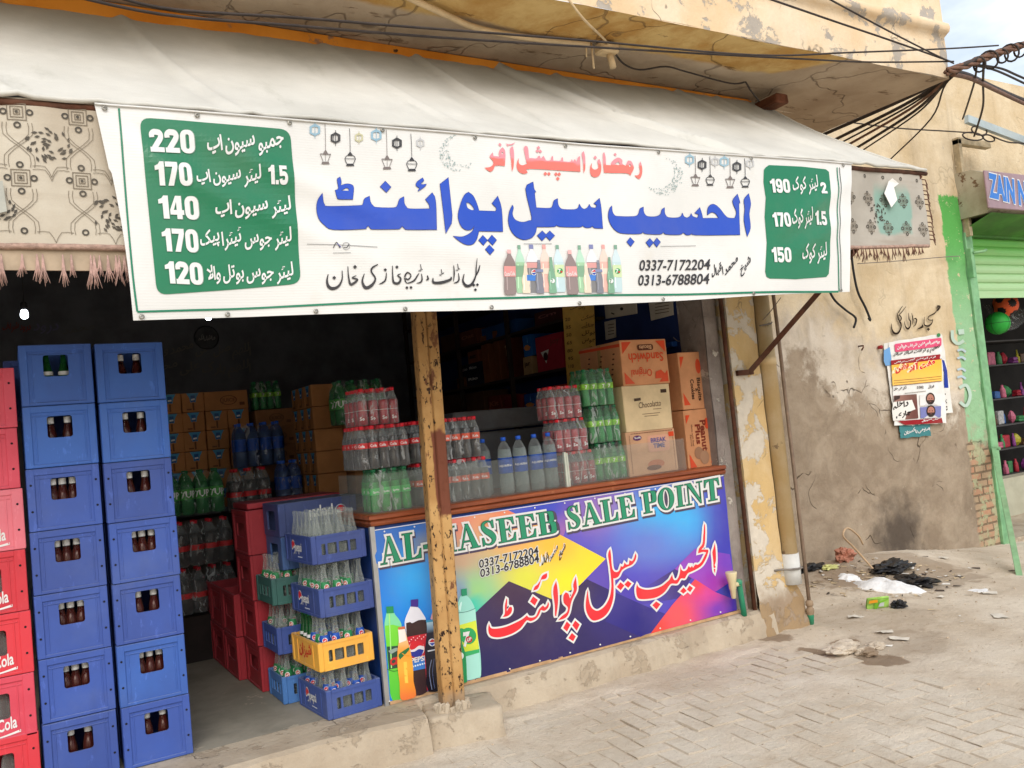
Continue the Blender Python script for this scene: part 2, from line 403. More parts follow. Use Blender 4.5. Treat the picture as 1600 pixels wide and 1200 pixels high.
class Ink:
    """flat print: polygons in sheet coordinates, laid on a surface mapf(u, v, lift)"""
    def __init__(s, mapf, cutx=None, cuty=None, step=.0011, vup=False):
        s.vup = vup
        s.mapf = mapf; s.V = []; s.F = []; s.lay = []; s.col = []; s.n = 0; s.cutx = cutx; s.cuty = cuty; s.step = step
    def tri(s, vs, fs, col, layer):
        n = len(s.V); s.V += vs
        for f in fs: s.F.append(tuple(n + i for i in f)); s.lay.append(layer); s.col.append(col)
    def poly(s, p, col, layer=0, holes=(), rnd=False, micro=None):
        if rnd: p = spl(p); holes = [spl(h) for h in holes]
        s.n += 1
        loops = [list(p)] + [list(h) for h in holes]; flat = [tuple(q) for l in loops for q in l]
        tr = tessellate_polygon([[Vector((q[0], q[1], 0)) for q in l] for l in loops])
        s.tri(flat, [tuple(t) for t in tr], col, layer + (s.n % 12 if micro is None else micro) * .06)
    def outlined(s, p, col, edge, d, layer=0, holes=(), rnd=True, ed=0):
        if rnd: p = spl(p); holes = [spl(h) for h in holes]
        s.poly(polyoff(p, d), edge, layer - 1, [polyoff(h, -d * .6) for h in holes] if ed else ())
        s.poly(p, col, layer, holes)
    def line(s, pts, wd, col, layer=0, k=4):
        s.poly(stroke2(pts, wd, k), col, layer)
    def disc(s, c, r, col, layer=0, n=14, ry=None, hole=0):
        o = [(c[0] + r * math.cos(2 * math.pi * i / n), c[1] + (ry or r) * math.sin(2 * math.pi * i / n)) for i in range(n)]
        h = [[(c[0] + hole * math.cos(2 * math.pi * i / n), c[1] + hole * (ry or r) / r * math.sin(2 * math.pi * i / n)) for i in range(n)]] if hole else ()
        s.poly(o, col, layer, h)
    def glyphs(s, geo, quad, col, layer=0, box=True, cap=.7):
        """quad: bottom-left, bottom-right, top-left, top-right in sheet coordinates"""
        V, F, I = geo
        x0 = min(v[0] for v in V); x1 = max(v[0] for v in V); y0 = min(v[1] for v in V) if box else 0.0; y1 = max(v[1] for v in V) if box else cap
        bl, br, tl, tr = [Vector(q) for q in quad]
        def m(v):
            a = (v[0] - x0) / (x1 - x0); b = (v[1] - y0) / (y1 - y0)
            q = (bl * (1 - a) + br * a) * (1 - b) + (tl * (1 - a) + tr * a) * b; return (q.x, q.y)
        W = [m(v) for v in V]; n = len(s.V); s.V += W; s.n += 1
        for f, i in zip(F, I):
            s.F.append(tuple(n + j for j in f)); s.lay.append(layer + (i + s.n) % 12 * .06); s.col.append(col)
    def text(s, body, bl, br, h, col, layer=0, off=0.0, lean=-.1, urd=False, box=None, edge=None, ed=.03, slope=.3, tr=None, cap=.7, hv=False):
        """h: height in sheet units (y grows downwards on the photo's pixel grid)"""
        up = Vector((lean * h, h if s.vup else -h)); bl, br = Vector(bl), Vector(br)
        q = (bl, br, bl + up, br + (Vector(tr) if tr else up))
        mk = (lambda o: urdu(body, o, slope)) if urd else ((lambda o: heavy(body, o - off)) if hv else (lambda o: textmesh(body, o)))
        bx_ = urd if box is None else box
        g = mk(off)
        if edge is not None:
            e = mk(off + ed); b0 = g[0]; xa, xb = min(v[0] for v in b0), max(v[0] for v in b0); ea, eb = min(v[0] for v in e[0]), max(v[0] for v in e[0])
            k = (br - bl) / (xb - xa); b2 = bl + k * (ea - xa); r2 = bl + k * (eb - xa)
            if bx_:
                ya, yb = min(v[1] for v in b0), max(v[1] for v in b0); e0, e1 = min(v[1] for v in e[0]), max(v[1] for v in e[0]); v_ = up / (yb - ya)
                b2 += v_ * (e0 - ya); r2 += v_ * (e0 - ya); h_ = v_ * (e1 - e0)
                s.glyphs(e, (b2, r2, b2 + h_, r2 + h_), edge, layer - 1, True)
            else: s.glyphs(e, (b2, r2, b2 + up, r2 + up), edge, layer - 1, False, cap)
        s.glyphs(g, q, col, layer, bx_, cap)
    def mesh(s, name, mat, loc=(0, 0, 0)):
        bm = bmesh.new(); ll = bm.faces.layers.float.new('lay'); li = bm.faces.layers.int.new('ci')
        vv = [bm.verts.new((x, y, 0)) for x, y in s.V]
        for k, f in enumerate(s.F):
            try:
                fc = bm.faces.new([vv[i] for i in f]); fc[ll] = s.lay[k]; fc[li] = k
            except ValueError: pass
        def cuts(c, ax):
            if not c: return
            a, b, st = c; x = a
            while x < b:
                co = (x, 0, 0) if ax == 0 else (0, x, 0)
                bmesh.ops.bisect_plane(bm, geom=bm.verts[:] + bm.edges[:] + bm.faces[:], plane_co=co, plane_no=(1, 0, 0) if ax == 0 else (0, 1, 0), dist=1e-4); x += st
        cuts(s.cutx, 0); cuts(s.cuty, 1)
        V = []; F = []; C = []; L0 = Vector(loc)
        for f in bm.faces:
            if f.calc_area() < 1e-12: continue
            n = len(V); c = s.col[f[li]]
            for v in f.verts:
                V.append(Vector(s.mapf(v.co.x, v.co.y, f[ll] * s.step)) - L0)
                q = c(v.co.x, v.co.y) if callable(c) else c; C.append((*q, 1))
            F.append(list(range(n, n + len(f.verts))))
        bm.free()
        me = bpy.data.meshes.new(name); me.from_pydata(V, [], F); me.materials.append(mat)
        at = me.color_attributes.new('Col', 'FLOAT_COLOR', 'CORNER')
        at.data.foreach_set('color', [x for c in C for x in c]); me.update()
        return me
    def build(s, name, mat, parent=None):
        loc = parent_loc(parent); me = s.mesh(name, mat, loc)
        return place(name, me, parent) if parent else link(bpy.data.objects.new(name, me))
def print_mat(name='print', rough=.45, spec=.3, weave=0.0, dirt=.12):
    t = NT(name); a = t.n('ShaderNodeAttribute', attribute_name='Col')
    d = t.math('MULTIPLY', t.step(t.noise(2.2, 6, .62), .4, .8), dirt)
    c = t.mix(d, a.outputs['Color'], S(150, 138, 120))
    nr = None
    if weave:
        wv = t.n('ShaderNodeTexWave', bands_direction='Z'); wv.inputs['Scale'].default_value = 60; t.l(t.pos, wv.inputs['Vector'])
        nr = t.bump(wv.outputs[0], weave, .002)
    return t.done(t.pr(c, rough, spec, 0, nr))
M_PRINT = print_mat(); M_BANNER = print_mat('banner_print', .26, .55, .10, .12); M_PAPER = print_mat('paper_print', .8, .1, 0, .25)
WHITE = S(232, 232, 230, .9); BLACK = S(28, 26, 28); GREEN = S(8, 114, 76); BLUE = S(22, 70, 182); RED = S(225, 40, 48)
# ================================================================ THE SETTING
def fbm(x, y, z=0.0, o=4):
    return noise.fractal(Vector((x, y, z)), 1.0, 2.0, o)
# ---- plasters
def plaster_mat(name, a, b, peel, peel_lo=.58, crack=.0, scale=1.6, streak=.25, rough=.9, bump=.5, damp=None):
    t = NT(name); v = t.warp(.25, 2.2)
    c = t.mix(t.step(t.noise(scale, 7, .62, v), .32, .68), a, b)
    c = t.mix(t.math('MULTIPLY', t.step(t.noise(1.0, 5, .6, None, (5.5, 5.5, .55)), .48, .78), streak), c, tuple(x * .55 for x in a))
    pe = t.step(t.noise(scale * 1.7, 8, .68, v), peel_lo, peel_lo + .035)
    c = t.mix(pe, c, t.mix(t.noise(14, 4), tuple(x * .8 for x in peel), tuple(x * 1.15 for x in peel)))
    h = t.math('SUBTRACT', t.noise(22, 6, .65), t.math('MULTIPLY', pe, .6))
    if crack:
        e = t.voro(1.7, 'DISTANCE_TO_EDGE', t.warp(.35, 4)); ck = t.math('MULTIPLY', t.math('SUBTRACT', 1.0, t.step(e, .0, .010)), t.step(t.noise(2.2, 3), .54, .62))
        c = t.mix(t.math('MULTIPLY', ck, crack), c, tuple(x * .3 for x in peel)); h = t.math('SUBTRACT', h, ck)
    if damp:
        z = t.xyz()[2]; dm = t.math('SUBTRACT', 1.0, t.step(t.math('ADD', z, t.math('MULTIPLY', t.noise(5, 5), -.35)), damp - .25, damp - .1)); c = t.mix(t.math('MULTIPLY', dm, .8), c, S(138, 114, 90))
    fine = t.noise(70, 3); c = t.mix(t.math('MULTIPLY', fine, .16), c, tuple(x * .5 for x in a))
    return t.done(t.pr(c, rough, .15, 0, t.bump(h, bump, .012)))
M_FASCIA = plaster_mat('fascia_plaster', S(220, 192, 154), S(230, 213, 187), S(172, 164, 154), .55, .8, 1.5, .22)
M_PILASTER = plaster_mat('pilaster_plaster', S(204, 172, 118), S(212, 186, 142), S(208, 198, 182), .49, .4, 2.4, .3, .85, .6, .30)
M_DRAIN = plaster_mat('painted_drain', S(202, 174, 126), S(212, 190, 152), S(150, 128, 104), .62, .0, 4, .45, .6, .2)
M_JAMB = plaster_mat('jamb_concrete', S(124, 112, 106), S(158, 148, 140), S(190, 182, 170), .58, .5, 3.2, .5, .95, .7)
M_CONC = plaster_mat('step_concrete', S(174, 158, 137), S(192, 178, 157), S(170, 154, 133), .56, .5, 3, .25, .95, .6)
M_FLOOR = plaster_mat('floor_screed', S(128, 124, 112), S(156, 150, 136), S(176, 166, 148), .62, .3, 2.2, .0, .8, .2)
def soffit_mat():
    t = NT('soffit_plaster'); x, y, z = t.xyz(); v = t.warp(.3, 2)
    g = t.mix(t.step(t.noise(1.6, 7, .6, v), .3, .7), S(160, 140, 118), S(188, 170, 148))
    yl = t.mix(t.step(t.noise(2.4, 7, .65, v), .35, .65), S(176, 134, 74), S(206, 176, 118))
    m = t.math('MULTIPLY', t.math('SUBTRACT', 1.0, t.step(t.math('ADD', y, t.math('MULTIPLY', t.noise(2.2, 4), .2)), -.36, -.30)), t.math('SUBTRACT', 1.0, t.step(t.math('ADD', x, t.math('MULTIPLY', y, 1.1)), 4.5, 4.6)))
    c = t.mix(m, g, yl)
    st = t.step(t.noise(3.2, 8, .7, None, (.7, 2.4, 1)), .6, .66); c = t.mix(t.math('MULTIPLY', st, .75), c, S(96, 72, 48))
    e = t.voro(1.1, 'DISTANCE_TO_EDGE', t.warp(.5, 3)); ck = t.math('SUBTRACT', 1.0, t.step(e, 0, .012)); c = t.mix(t.math('MULTIPLY', ck, .5), c, S(84, 70, 58))
    return t.done(t.pr(c, .95, .1, 0, t.bump(t.math('SUBTRACT', t.noise(9, 8, .7), ck), .6, .02)))
M_SOFFIT = soffit_mat()
def wallmat():
    t = NT('old_wall_plaster'); x, y, z = t.xyz(); v = t.warp(.4, 1.7)
    big = t.noise(1.1, 6, .6, v)
    cream = t.mix(t.step(t.noise(2.0, 7, .62, v), .3, .7), S(208, 186, 150), S(228, 211, 181))
    cream = t.mix(t.math('MULTIPLY', t.step(t.noise(1.0, 5, .6, None, (4, 4, .4)), .5, .75), .35), cream, S(156, 138, 114))
    grey = t.mix(t.step(t.noise(2.6, 8, .68, v), .3, .7), S(142, 126, 108), S(174, 158, 138))
    pale = t.mix(t.noise(5, 6), S(200, 186, 166), S(222, 212, 198))
    edge = t.math('ADD', t.math('MULTIPLY', t.math('SUBTRACT', x, 6.4), -.24), 2.0)
    hgt = t.math('ADD', t.math('SUBTRACT', z, edge), t.math('MULTIPLY', t.math('SUBTRACT', big, .5), 2.0))
    hgt = t.math('ADD', hgt, t.math('MULTIPLY', t.math('SUBTRACT', t.noise(7, 7, .7), .5), .9)); up = t.step(hgt, -.16, .14); tr_ = t.step(hgt, .2, .8)
    c = t.mix(up, grey, t.mix(t.step(t.noise(1.9, 6, .6, v), .38, .55), t.mix(.5, grey, pale), pale)); c = t.mix(tr_, c, cream)
    sc_ = t.step(t.noise(6.5, 8, .72, v), .66, .69); c = t.mix(sc_, c, S(206, 194, 176))
    e = t.voro(1.5, 'DISTANCE_TO_EDGE', t.warp(.5, 3.5)); ck = t.math('MULTIPLY', t.math('MULTIPLY', t.math('SUBTRACT', 1.0, t.step(e, .0, .013)), t.step(t.noise(1.9, 4), .53, .6)), t.math('SUBTRACT', 1.0, t.math('MULTIPLY', tr_, .75)))
    c = t.mix(t.math('MULTIPLY', ck, .8), c, S(60, 48, 38))
    # soot where rubbish was burnt
    d = t.n('ShaderNodeVectorMath', operation='DISTANCE'); t.l(t.pos, d.inputs[0]); d.inputs[1].default_value = (8.1, 1.2, .18)
    so_ = t.math('SUBTRACT', 1.0, t.step(t.math('ADD', d.outputs['Value'], t.math('MULTIPLY', t.noise(6, 6), .7)), .45, .95)); c = t.mix(t.math('MULTIPLY', so_, .8), c, S(58, 52, 50))
    # green door paint and bare brick at the far end
    gx = t.math('ADD', x, t.math('MULTIPLY', t.math('SUBTRACT', t.noise(3.5, 6, .7), .5), .18))
    gm = t.math('MULTIPLY', t.step(gx, 9.52, 9.55), t.math('MULTIPLY', t.step(t.math('ADD', z, t.math('MULTIPLY', t.noise(4, 6, .7), .8)), 1.35, 1.6), t.math('SUBTRACT', 1.0, t.step(t.math('ADD', z, t.math('MULTIPLY', t.noise(5, 5, .7), .6)), 4.2, 4.25))))
    chip = t.math('SUBTRACT', 1.0, t.step(t.noise(9, 8, .75), .60, .63))
    gcol = t.mix(t.step(z, 2.2, 3.6), S(150, 192, 150), S(92, 172, 88)); c = t.mix(t.math('MULTIPLY', gm, chip), c, gcol)
    br = t.n('ShaderNodeTexBrick'); br.inputs['Scale'].default_value = 1; br.inputs['Brick Width'].default_value = .22; br.inputs['Row Height'].default_value = .085; br.inputs['Mortar Size'].default_value = .012
    cx = t.n('ShaderNodeCombineXYZ'); t.l(x, cx.inputs[0]); t.l(z, cx.inputs[1]); t.l(cx.outputs[0], br.inputs['Vector'])
    br.inputs['Color1'].default_value = (*S(188, 140, 112), 1); br.inputs['Color2'].default_value = (*S(176, 156, 128), 1); br.inputs['Mortar'].default_value = (*S(128, 110, 90), 1)
    bm_ = t.math('MULTIPLY', t.step(gx, 9.46, 9.52), t.math('SUBTRACT', 1.0, t.step(t.math('ADD', z, t.math('MULTIPLY', t.noise(3, 5), .5)), 1.25, 1.32)))
    bc = t.mix(t.step(t.noise(5, 7, .7), .5, .56), br.outputs['Color'], t.mix(t.noise(4), S(186, 168, 140), S(160, 178, 138))); c = t.mix(bm_, c, bc)
    fine = t.noise(60, 3); c = t.mix(t.math('MULTIPLY', fine, .2), c, S(90, 74, 58))
    h = t.math('SUBTRACT', t.math('ADD', t.math('MULTIPLY', t.noise(16, 8, .7), 1.0), t.math('MULTIPLY', up, .5)), t.math('ADD', ck, t.math('MULTIPLY', t.math('MULTIPLY', br.outputs['Fac'], bm_), 1.0)))
    return t.done(t.pr(c, .95, .1, 0, t.bump(h, .7, .02)))
M_WALL = wallmat()
def dirt_mat(name, a, b, c3, extra=True):
    t = NT(name); v = t.warp(.15, 4)
    c = t.mix(t.step(t.noise(1.3, 8, .62, v), .3, .7), a, b)
    c = t.mix(t.math('MULTIPLY', t.step(t.noise(5, 8, .7), .48, .72), .6), c, c3)
    c = t.mix(t.math('MULTIPLY', t.step(t.noise(38, 4, .7), .6, .75), .5), c, tuple(x * .62 for x in a))
    c = t.mix(t.math('MULTIPLY', t.step(t.noise(90, 2, .7), .66, .72), .5), c, tuple(min(1, x * 1.25) for x in b))
    if extra:
        for (px, py, r, k) in ((4.66, -.55, .13, .8), (4.78, -1.02, .17, .75), (5.0, -.55, .11, .75), (4.72, -.16, .14, .7), (5.2, -.85, .35, .3), (7.0, .55, .8, .45), (6.4, .9, .5, .4), (5.6, -.3, .5, .2)):
            d = t.n('ShaderNodeVectorMath', operation='DISTANCE'); t.l(t.pos, d.inputs[0]); d.inputs[1].default_value = (px, py, 0.0)
            m = t.math('SUBTRACT', 1.0, t.step(t.math('ADD', d.outputs['Value'], t.math('MULTIPLY', t.math('SUBTRACT', t.noise(5, 6, .65), .5), r * 1.7)), r * .8, r * 1.05)); c = t.mix(t.math('MULTIPLY', m, k), c, S(120, 96, 72))
    c = t.mix(t.math('MULTIPLY', t.step(t.noise(150, 3, .8), .56, .66), .38), c, tuple(x * .5 for x in a)); c = t.mix(t.math('MULTIPLY', t.step(t.noise(17, 8, .75), .57, .64), .28), c, S(142, 122, 98))
    if not extra: c = t.mix(t.math('MULTIPLY', t.geo.outputs['Random Per Island'], .17), c, tuple(x * .70 for x in a))
    h = t.math('ADD', t.noise(26, 7, .7), t.math('MULTIPLY', t.noise(110, 4), .5))
    return t.done(t.pr(c, .96, .08, 0, t.bump(h, .75, .014)))
M_DIRT = dirt_mat('street_dirt', S(194, 178, 157), S(216, 204, 186), S(178, 160, 138))
M_PAVER = dirt_mat('dusty_paver', S(198, 184, 164), S(217, 206, 189), S(184, 167, 146), False)

M_JOINT = dirt_mat('paver_edges', S(176, 160, 140), S(196, 182, 162), S(166, 149, 128), False)
# ---- ground: one sheet to the horizon, finely modelled near the shop
def paved(x, y):
    return y < -.32 and x < 5.9 - .45 * (y + .3) * -1.0 * .2 and (x - 5.4) * .75 + (y + .9) * 1.0 < 0.35 + 0 * x
def ground_h(x, y):
    z = -.07 * max(0, x - 7.2) - .012 * max(0, -y - 6) * 0
    z = max(z, -.35)
    z += .016 * fbm(x * .9, y * .9, 3) + .006 * fbm(x * 5, y * 5, 9, 3) + .0025 * fbm(x * 21, y * 21, 1, 2)
    d = math.hypot((x - 7.3) / 1.4, (y - 1.0) / .55); z += .13 * math.exp(-d * d)
    d = math.hypot((x - 4.85) / .45, (y + .8) / .3); z += -.035 * math.exp(-d * d)
    d = math.hypot((x - 4.78) / .2, (y + .78) / .14); z += .045 * math.exp(-d * d) * (1 + .5 * fbm(x * 9, y * 9))
    d = math.hypot((x - 2.05) / .5, (y + .3) / .2); z += .02 * math.exp(-d * d)
    if y > -.45 and x < 5.3: z += .014 * max(0, min(1, (y + .55) / .3)) * (1 + fbm(x * 3, y * 3))
    return z
def lin(a, b, n): return [a + (b - a) * i / n for i in range(n)]
xs = [-250, -120, -60, -30, -14, -7, -4] + lin(-2, .5, 20) + lin(.5, 8.5, 210) + lin(8.5, 14, 60) + [14, 16, 20, 28, 45, 90, 250]
ys = [-250, -120, -60, -30, -14, -8] + lin(-6, -3.4, 20) + lin(-3.4, 1.5, 160) + [1.5, 1.8, 2.2, 3, 5, 9, 20, 60, 250]
g = MB(); nx = len(xs)
def far(x, y): return abs(x) > 13 or abs(y) > 8
def gz(x, y):
    if far(x, y): return -.36 if x > 12 else -.03
    z = ground_h(x, y)
    if y < -.3: 
        # bedding between and over the bricks
        if x < 4.65 + .1 * fbm(x, y * 2): z = z * .45 - .0008 + .009 * fbm(x * 1.2, y * 1.2, 5, 5) + .0025 * fbm(x * 8, y * 8, 3, 3)
    return z
g.add([(x, y, gz(x, y)) for y in ys for x in xs], [(j * nx + i, j * nx + i + 1, (j + 1) * nx + i + 1, (j + 1) * nx + i) for j in range(len(ys) - 1) for i in range(nx - 1)], 0, True)
tag(g.build('dirt_ground', M_DIRT, fix=False), kind='structure')
# ---- herringbone brick paving, half buried in dust
pv = MB(); LB, WB = .228, .112; ang = math.radians(-6); ca, sa = math.cos(ang), math.sin(ang)
def brick(u, v, lu, lv):
    cu, cv = u + lu / 2, v + lv / 2; X = 2.4 + ca * cu - sa * cv; Y = -2.2 + sa * cu + ca * cv
    if X > 4.58 + .12 * fbm(X * 2, Y * 2) or X < -1.6 or Y < -5.2 or Y > (-.40 if X < 2.5 else -.15): return
    if X > 1.85 and X < 2.45 and Y > -.5: return
    g_ = .006; top = .0035 + RND.uniform(-.004, .0035); tx, ty = RND.uniform(-.012, .012), RND.uniform(-.012, .012); c = .007; vs = []
    j = lambda: RND.uniform(-.006, .006)
    for (ins, zz) in ((g_ / 2, -.06), (g_ / 2, top - .008), (g_ / 2 + c, top)):
        for (a, b) in ((-1, -1), (1, -1), (1, 1), (-1, 1)):
            du, dv = a * (lu / 2 - ins) + j(), b * (lv / 2 - ins) + j()
            vs.append((X + ca * du - sa * dv, Y + sa * du + ca * dv, zz + tx * du + ty * dv))
    pv.add(vs, [(0, 1, 5, 4), (1, 2, 6, 5), (2, 3, 7, 6), (3, 0, 4, 7), (4, 5, 9, 8), (5, 6, 10, 9), (6, 7, 11, 10), (7, 4, 8, 11), (8, 9, 10, 11)]); pv.m[-9:] = [1] * 8 + [0]
n_ = 26
for i in range(-n_ * 2, n_ * 2):
    for j in range(-n_ * 2, n_ * 2):
        # basic herringbone cell: one lying and one standing brick
        u0 = i * WB + j * WB * 1; v0 = i * WB - j * WB
        u = (i + 2 * j) * WB; v = i * WB - 2 * j * WB * 0
        bu = i * WB + 4 * j * WB * .5 * 2; bv = i * WB
        brick(bu - 0, bv, 2 * WB, WB)
        brick(bu - WB, bv, WB, 2 * WB)
tag(pv.build('brick_paving', [M_PAVER, M_JOINT], fix=False), kind='structure')

# ================================================================ SHOP BUILDING
bld = thing('shop_building', 'old plastered shop building with open dark front under a projecting slab', 'building', (2.4, .2, 0))
def part(name, mb, mat, parent, label=None, **k):
    o = mb.build(name, mat, parent, **k)
    if label: o['label'] = label
    return o
b = MB()   # raised floor with its rough front step
def stepy(x): return -.32 + .05 * fbm(x * 1.3, 2) if x < 1.9 else (-.07 + .03 * fbm(x * 2, 7))
sx = [-2.2 + .06 * i for i in range(118)]
V = []; 
for x in sx:
    if x > 4.85: break
    y = stepy(x); r = .012 * fbm(x * 6, 3)
    V.append([(x, 5.4, .2), (x, .05, .2), (x, y + .03, .2 + r * .3), (x, y + r, .185 + r), (x, y - .025 + 1.5 * r, .1), (x, y - .05 + 1.2 * r, -.08)])
m = len(V[0]); b.add([p for c in V for p in c], [(i * m + k, (i + 1) * m + k, (i + 1) * m + k + 1, i * m + k + 1) for i in range(len(V) - 1) for k in range(m - 1)],
      0, False)
for i, f in enumerate(b.f): b.m[i] = 0 if i % (m - 1) == 0 else 1
part('floor', b, [M_FLOOR, M_CONC], bld)
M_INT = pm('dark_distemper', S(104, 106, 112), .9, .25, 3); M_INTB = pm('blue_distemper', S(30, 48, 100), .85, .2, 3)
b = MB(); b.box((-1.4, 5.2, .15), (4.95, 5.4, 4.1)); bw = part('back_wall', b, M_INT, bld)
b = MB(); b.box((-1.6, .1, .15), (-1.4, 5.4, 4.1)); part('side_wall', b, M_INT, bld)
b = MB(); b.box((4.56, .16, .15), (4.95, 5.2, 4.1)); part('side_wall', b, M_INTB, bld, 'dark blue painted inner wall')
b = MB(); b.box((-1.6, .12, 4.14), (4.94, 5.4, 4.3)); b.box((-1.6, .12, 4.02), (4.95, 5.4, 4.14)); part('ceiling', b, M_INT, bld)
# projecting slab: soffit and front band with its moulding, slightly wavy as hand plastered
SZ, SYF, SXR = 4.14, -.83, 6.63
b = MB(); b.grid(lambda u, v: (-1.8 + u * (SXR + 1.8), SYF + v * (.12 - SYF), SZ + .012 * fbm((-1.8 + u * 8.4) * 1.2, v * 2, 4)), 90, 12)
b.grid(lambda u, v: (SXR, .12 + u * 1.6, SZ + v * .16), 4, 2); b.grid(lambda u, v: (4.96 + u * (SXR - 4.96), .12 + v * 1.6, SZ + .01 * fbm(u * 3, v * 3)), 12, 10)
part('soffit', b, M_SOFFIT, bld)
b = MB()
prof = [(0, 0), (0, .05), (-.004, .2), (-.002, .335), (-.05, .365), (-.06, .395), (-.05, .43), (-.005, .45), (-.006, .8), (0, 1.5), (0, 2.2)]
def fp(u, v):
    i = min(int(v * (len(prof) - 1)), len(prof) - 2); f = v * (len(prof) - 1) - i
    dy = prof[i][0] + (prof[i + 1][0] - prof[i][0]) * f; dz = prof[i][1] + (prof[i + 1][1] - prof[i][1]) * f
    x = -1.8 + u * (SXR + 1.8); return (x, SYF + dy + .008 * fbm(x * 1.5, dz * 3, 2), SZ + dz + .006 * fbm(x * 2, 1))
b.grid(fp, 120, 20, 0, True)
ob = len(b.f)
def rp(u, v):
    p = fp(1, v); i = .06 if p[2] > 4.56 else 0
    return (SXR - i if u > 0 else SXR - i * .999, p[1] + (u * 2.5), p[2])
b.grid(rp, 6, 20, 0, True)
part('fascia', b, M_FASCIA, bld)
b = MB(); b.cbox((-1.8, -.012, 4.046), (5.28, .1, 4.135), .006)
def orange():
    t = NT('beam_paint'); v = t.warp(.2, 3)
    c = t.mix(t.step(t.noise(3, 6), .35, .65), S(206, 126, 36), S(224, 146, 52))
    c = t.mix(t.step(t.noise(2.2, 7, .65, v), .56, .60), c, S(150, 110, 84)); c = t.mix(t.step(t.noise(7, 6, .7), .66, .7), c, S(70, 48, 34))
    return t.done(t.pr(c, .7, .2, 0, t.bump(t.noise(20, 5), .3)))
part('beam', b, orange(), bld, 'orange painted beam with flaking paint')
b = MB(); b.cbox((5.28, -.26, 4.02), (5.42, .05, 4.10), .01, 0, .006); part('timber_end', b, pm('old_timber', S(104, 62, 42), .8, .3, 12, bump=.4), bld)
# jamb and pilaster
b = MB(); b.grid(lambda u, v: (4.54 + u * .125, .02 + .012 * fbm(u * 2, v * 6), .12 + v * 4.0), 4, 60, 0, True)
b.box((4.54, .032, .12), (4.66, .3, 4.1)); part('jamb', b, M_JAMB, bld)
b = MB()
def pil(u, v):
    z = -.05 + v * 3.95; wv = .012 * fbm(u * 2 + 4, z * 2.2); k = max(0, 1 - z / .55); x1 = 5.0 + .19 * min(1, k * 1.6)
    x = 4.705 - .02 * k + u * (x1 - 4.705); y = -.05 + wv - .05 * k * k * (1 + fbm(u * 3, z * 5)); return (x, y, z)
b.grid(pil, 16, 120)
b.grid(lambda u, v: (4.705 - .02 * max(0, 1 - (v * 3.95 - .05) / .55), -.05 + u * .35, -.05 + v * 3.95), 4, 40)
b.box((4.72, .02, -.05), (5.19, .3, 4.12)); b.box((5.16, .2, -.05), (5.22, 1.4, 4.14))
part('pilaster', b, M_PILASTER, bld, 'yellow pilaster with peeling white plaster')
b = MB(); b.lathe([(.066, .42), (.066, 2.0), (.07, 2.0), (.07, 2.06), (.066, 2.06), (.066, 3.88)], 16, (5.075, -.055, 0)); dp = part('drain_pipe', b, M_DRAIN, bld)
b = MB(); b.lathe([(.071, .33), (.071, .56)], 16, (5.075, -.058, 0)); part('pipe_socket', b, pm('pale_pvc', S(206, 206, 202), .5, .1, 8, .3), dp)
b = MB(); b.tube([(4.90, -.06, .455), (4.96, -.075, .455), (4.995, -.125, .453), (5.07, -.142, .45), (5.13, -.12, .447), (5.15, -.05, .445)], .008, 6); b.tube([(4.97, -.12, 2.3), (5.07, -.14, 2.31), (5.16, -.07, 2.33)], .006, 6); part('pipe_clip', b, pm('grey_wire', S(120, 112, 104), .6, .2), dp)
M_RUST = pm('rusty_iron', S(84, 50, 36), .8, .35, 14, .15, .2, 0, .4)
b = MB(); b.lathe([(.016, .14), (.016, 3.85)], 10, (4.684, -.03, 0)); single(b, 'iron_pipe', M_RUST, 'thin rusty upright pipe in the gap beside the yellow pilaster', 'pipe')
t_ = thing('water_pipe', 'thin grey upright pipe with green foot right of the yellow drain pipe', 'pipe', (5.185, -.1, 0))
b = MB(); b.tube([(5.185, -.1, .14), (5.185, -.1, 1.2), (5.18, -.1, 2.3), (5.175, -.08, 3.8)], .0145, 10); part('pipe', b, pm('grey_pipe', S(128, 108, 92), .7, .2, 12, .2), t_)
b = MB(); b.lathe([(.014, .0), (.026, .1), (.03, .12), (.03, .145), (.022, .15), (.022, .165), (.03, .17), (.028, .2), (.016, .21)], 10, (5.185, -.1, -.02), mis=[1, 0, 0, 0, 0, 0, 0, 0]); part('coupling', b, [pm('muddy_joint', S(150, 128, 104), .9, .2, 20), pm('green_ppr', S(36, 140, 104), .5, .15, 9, .25)], t_)
t_ = thing('water_tap', 'beige plastic tap on a green pipe beside the printed counter sheet', 'tap', (4.5, -.1, .18))
M_PPR = pm('green_ppr', S(36, 140, 104)); M_TAP = pm('beige_plastic', S(206, 192, 152), .45, .08, 6, .2)
b = MB(); b.tube([(4.545, -.06, .19), (4.525, -.07, .34), (4.515, -.075, .415), (4.505, -.085, .44), (4.47, -.1, .445)], [.021, .021, .021, .026, .024], 10); part('pipe', b, M_PPR, t_)
b = MB(); b.tube([(4.505, -.086, .43), (4.43, -.115, .437)], .017, 10); b.lathe([(.012, .345), (.017, .35), (.022, .41), (.026, .415), (.028, .46), (.03, .465), (.042, .525), (.04, .535)], 10, (4.405, -.12, 0)); part('tap_body', b, M_TAP, t_)

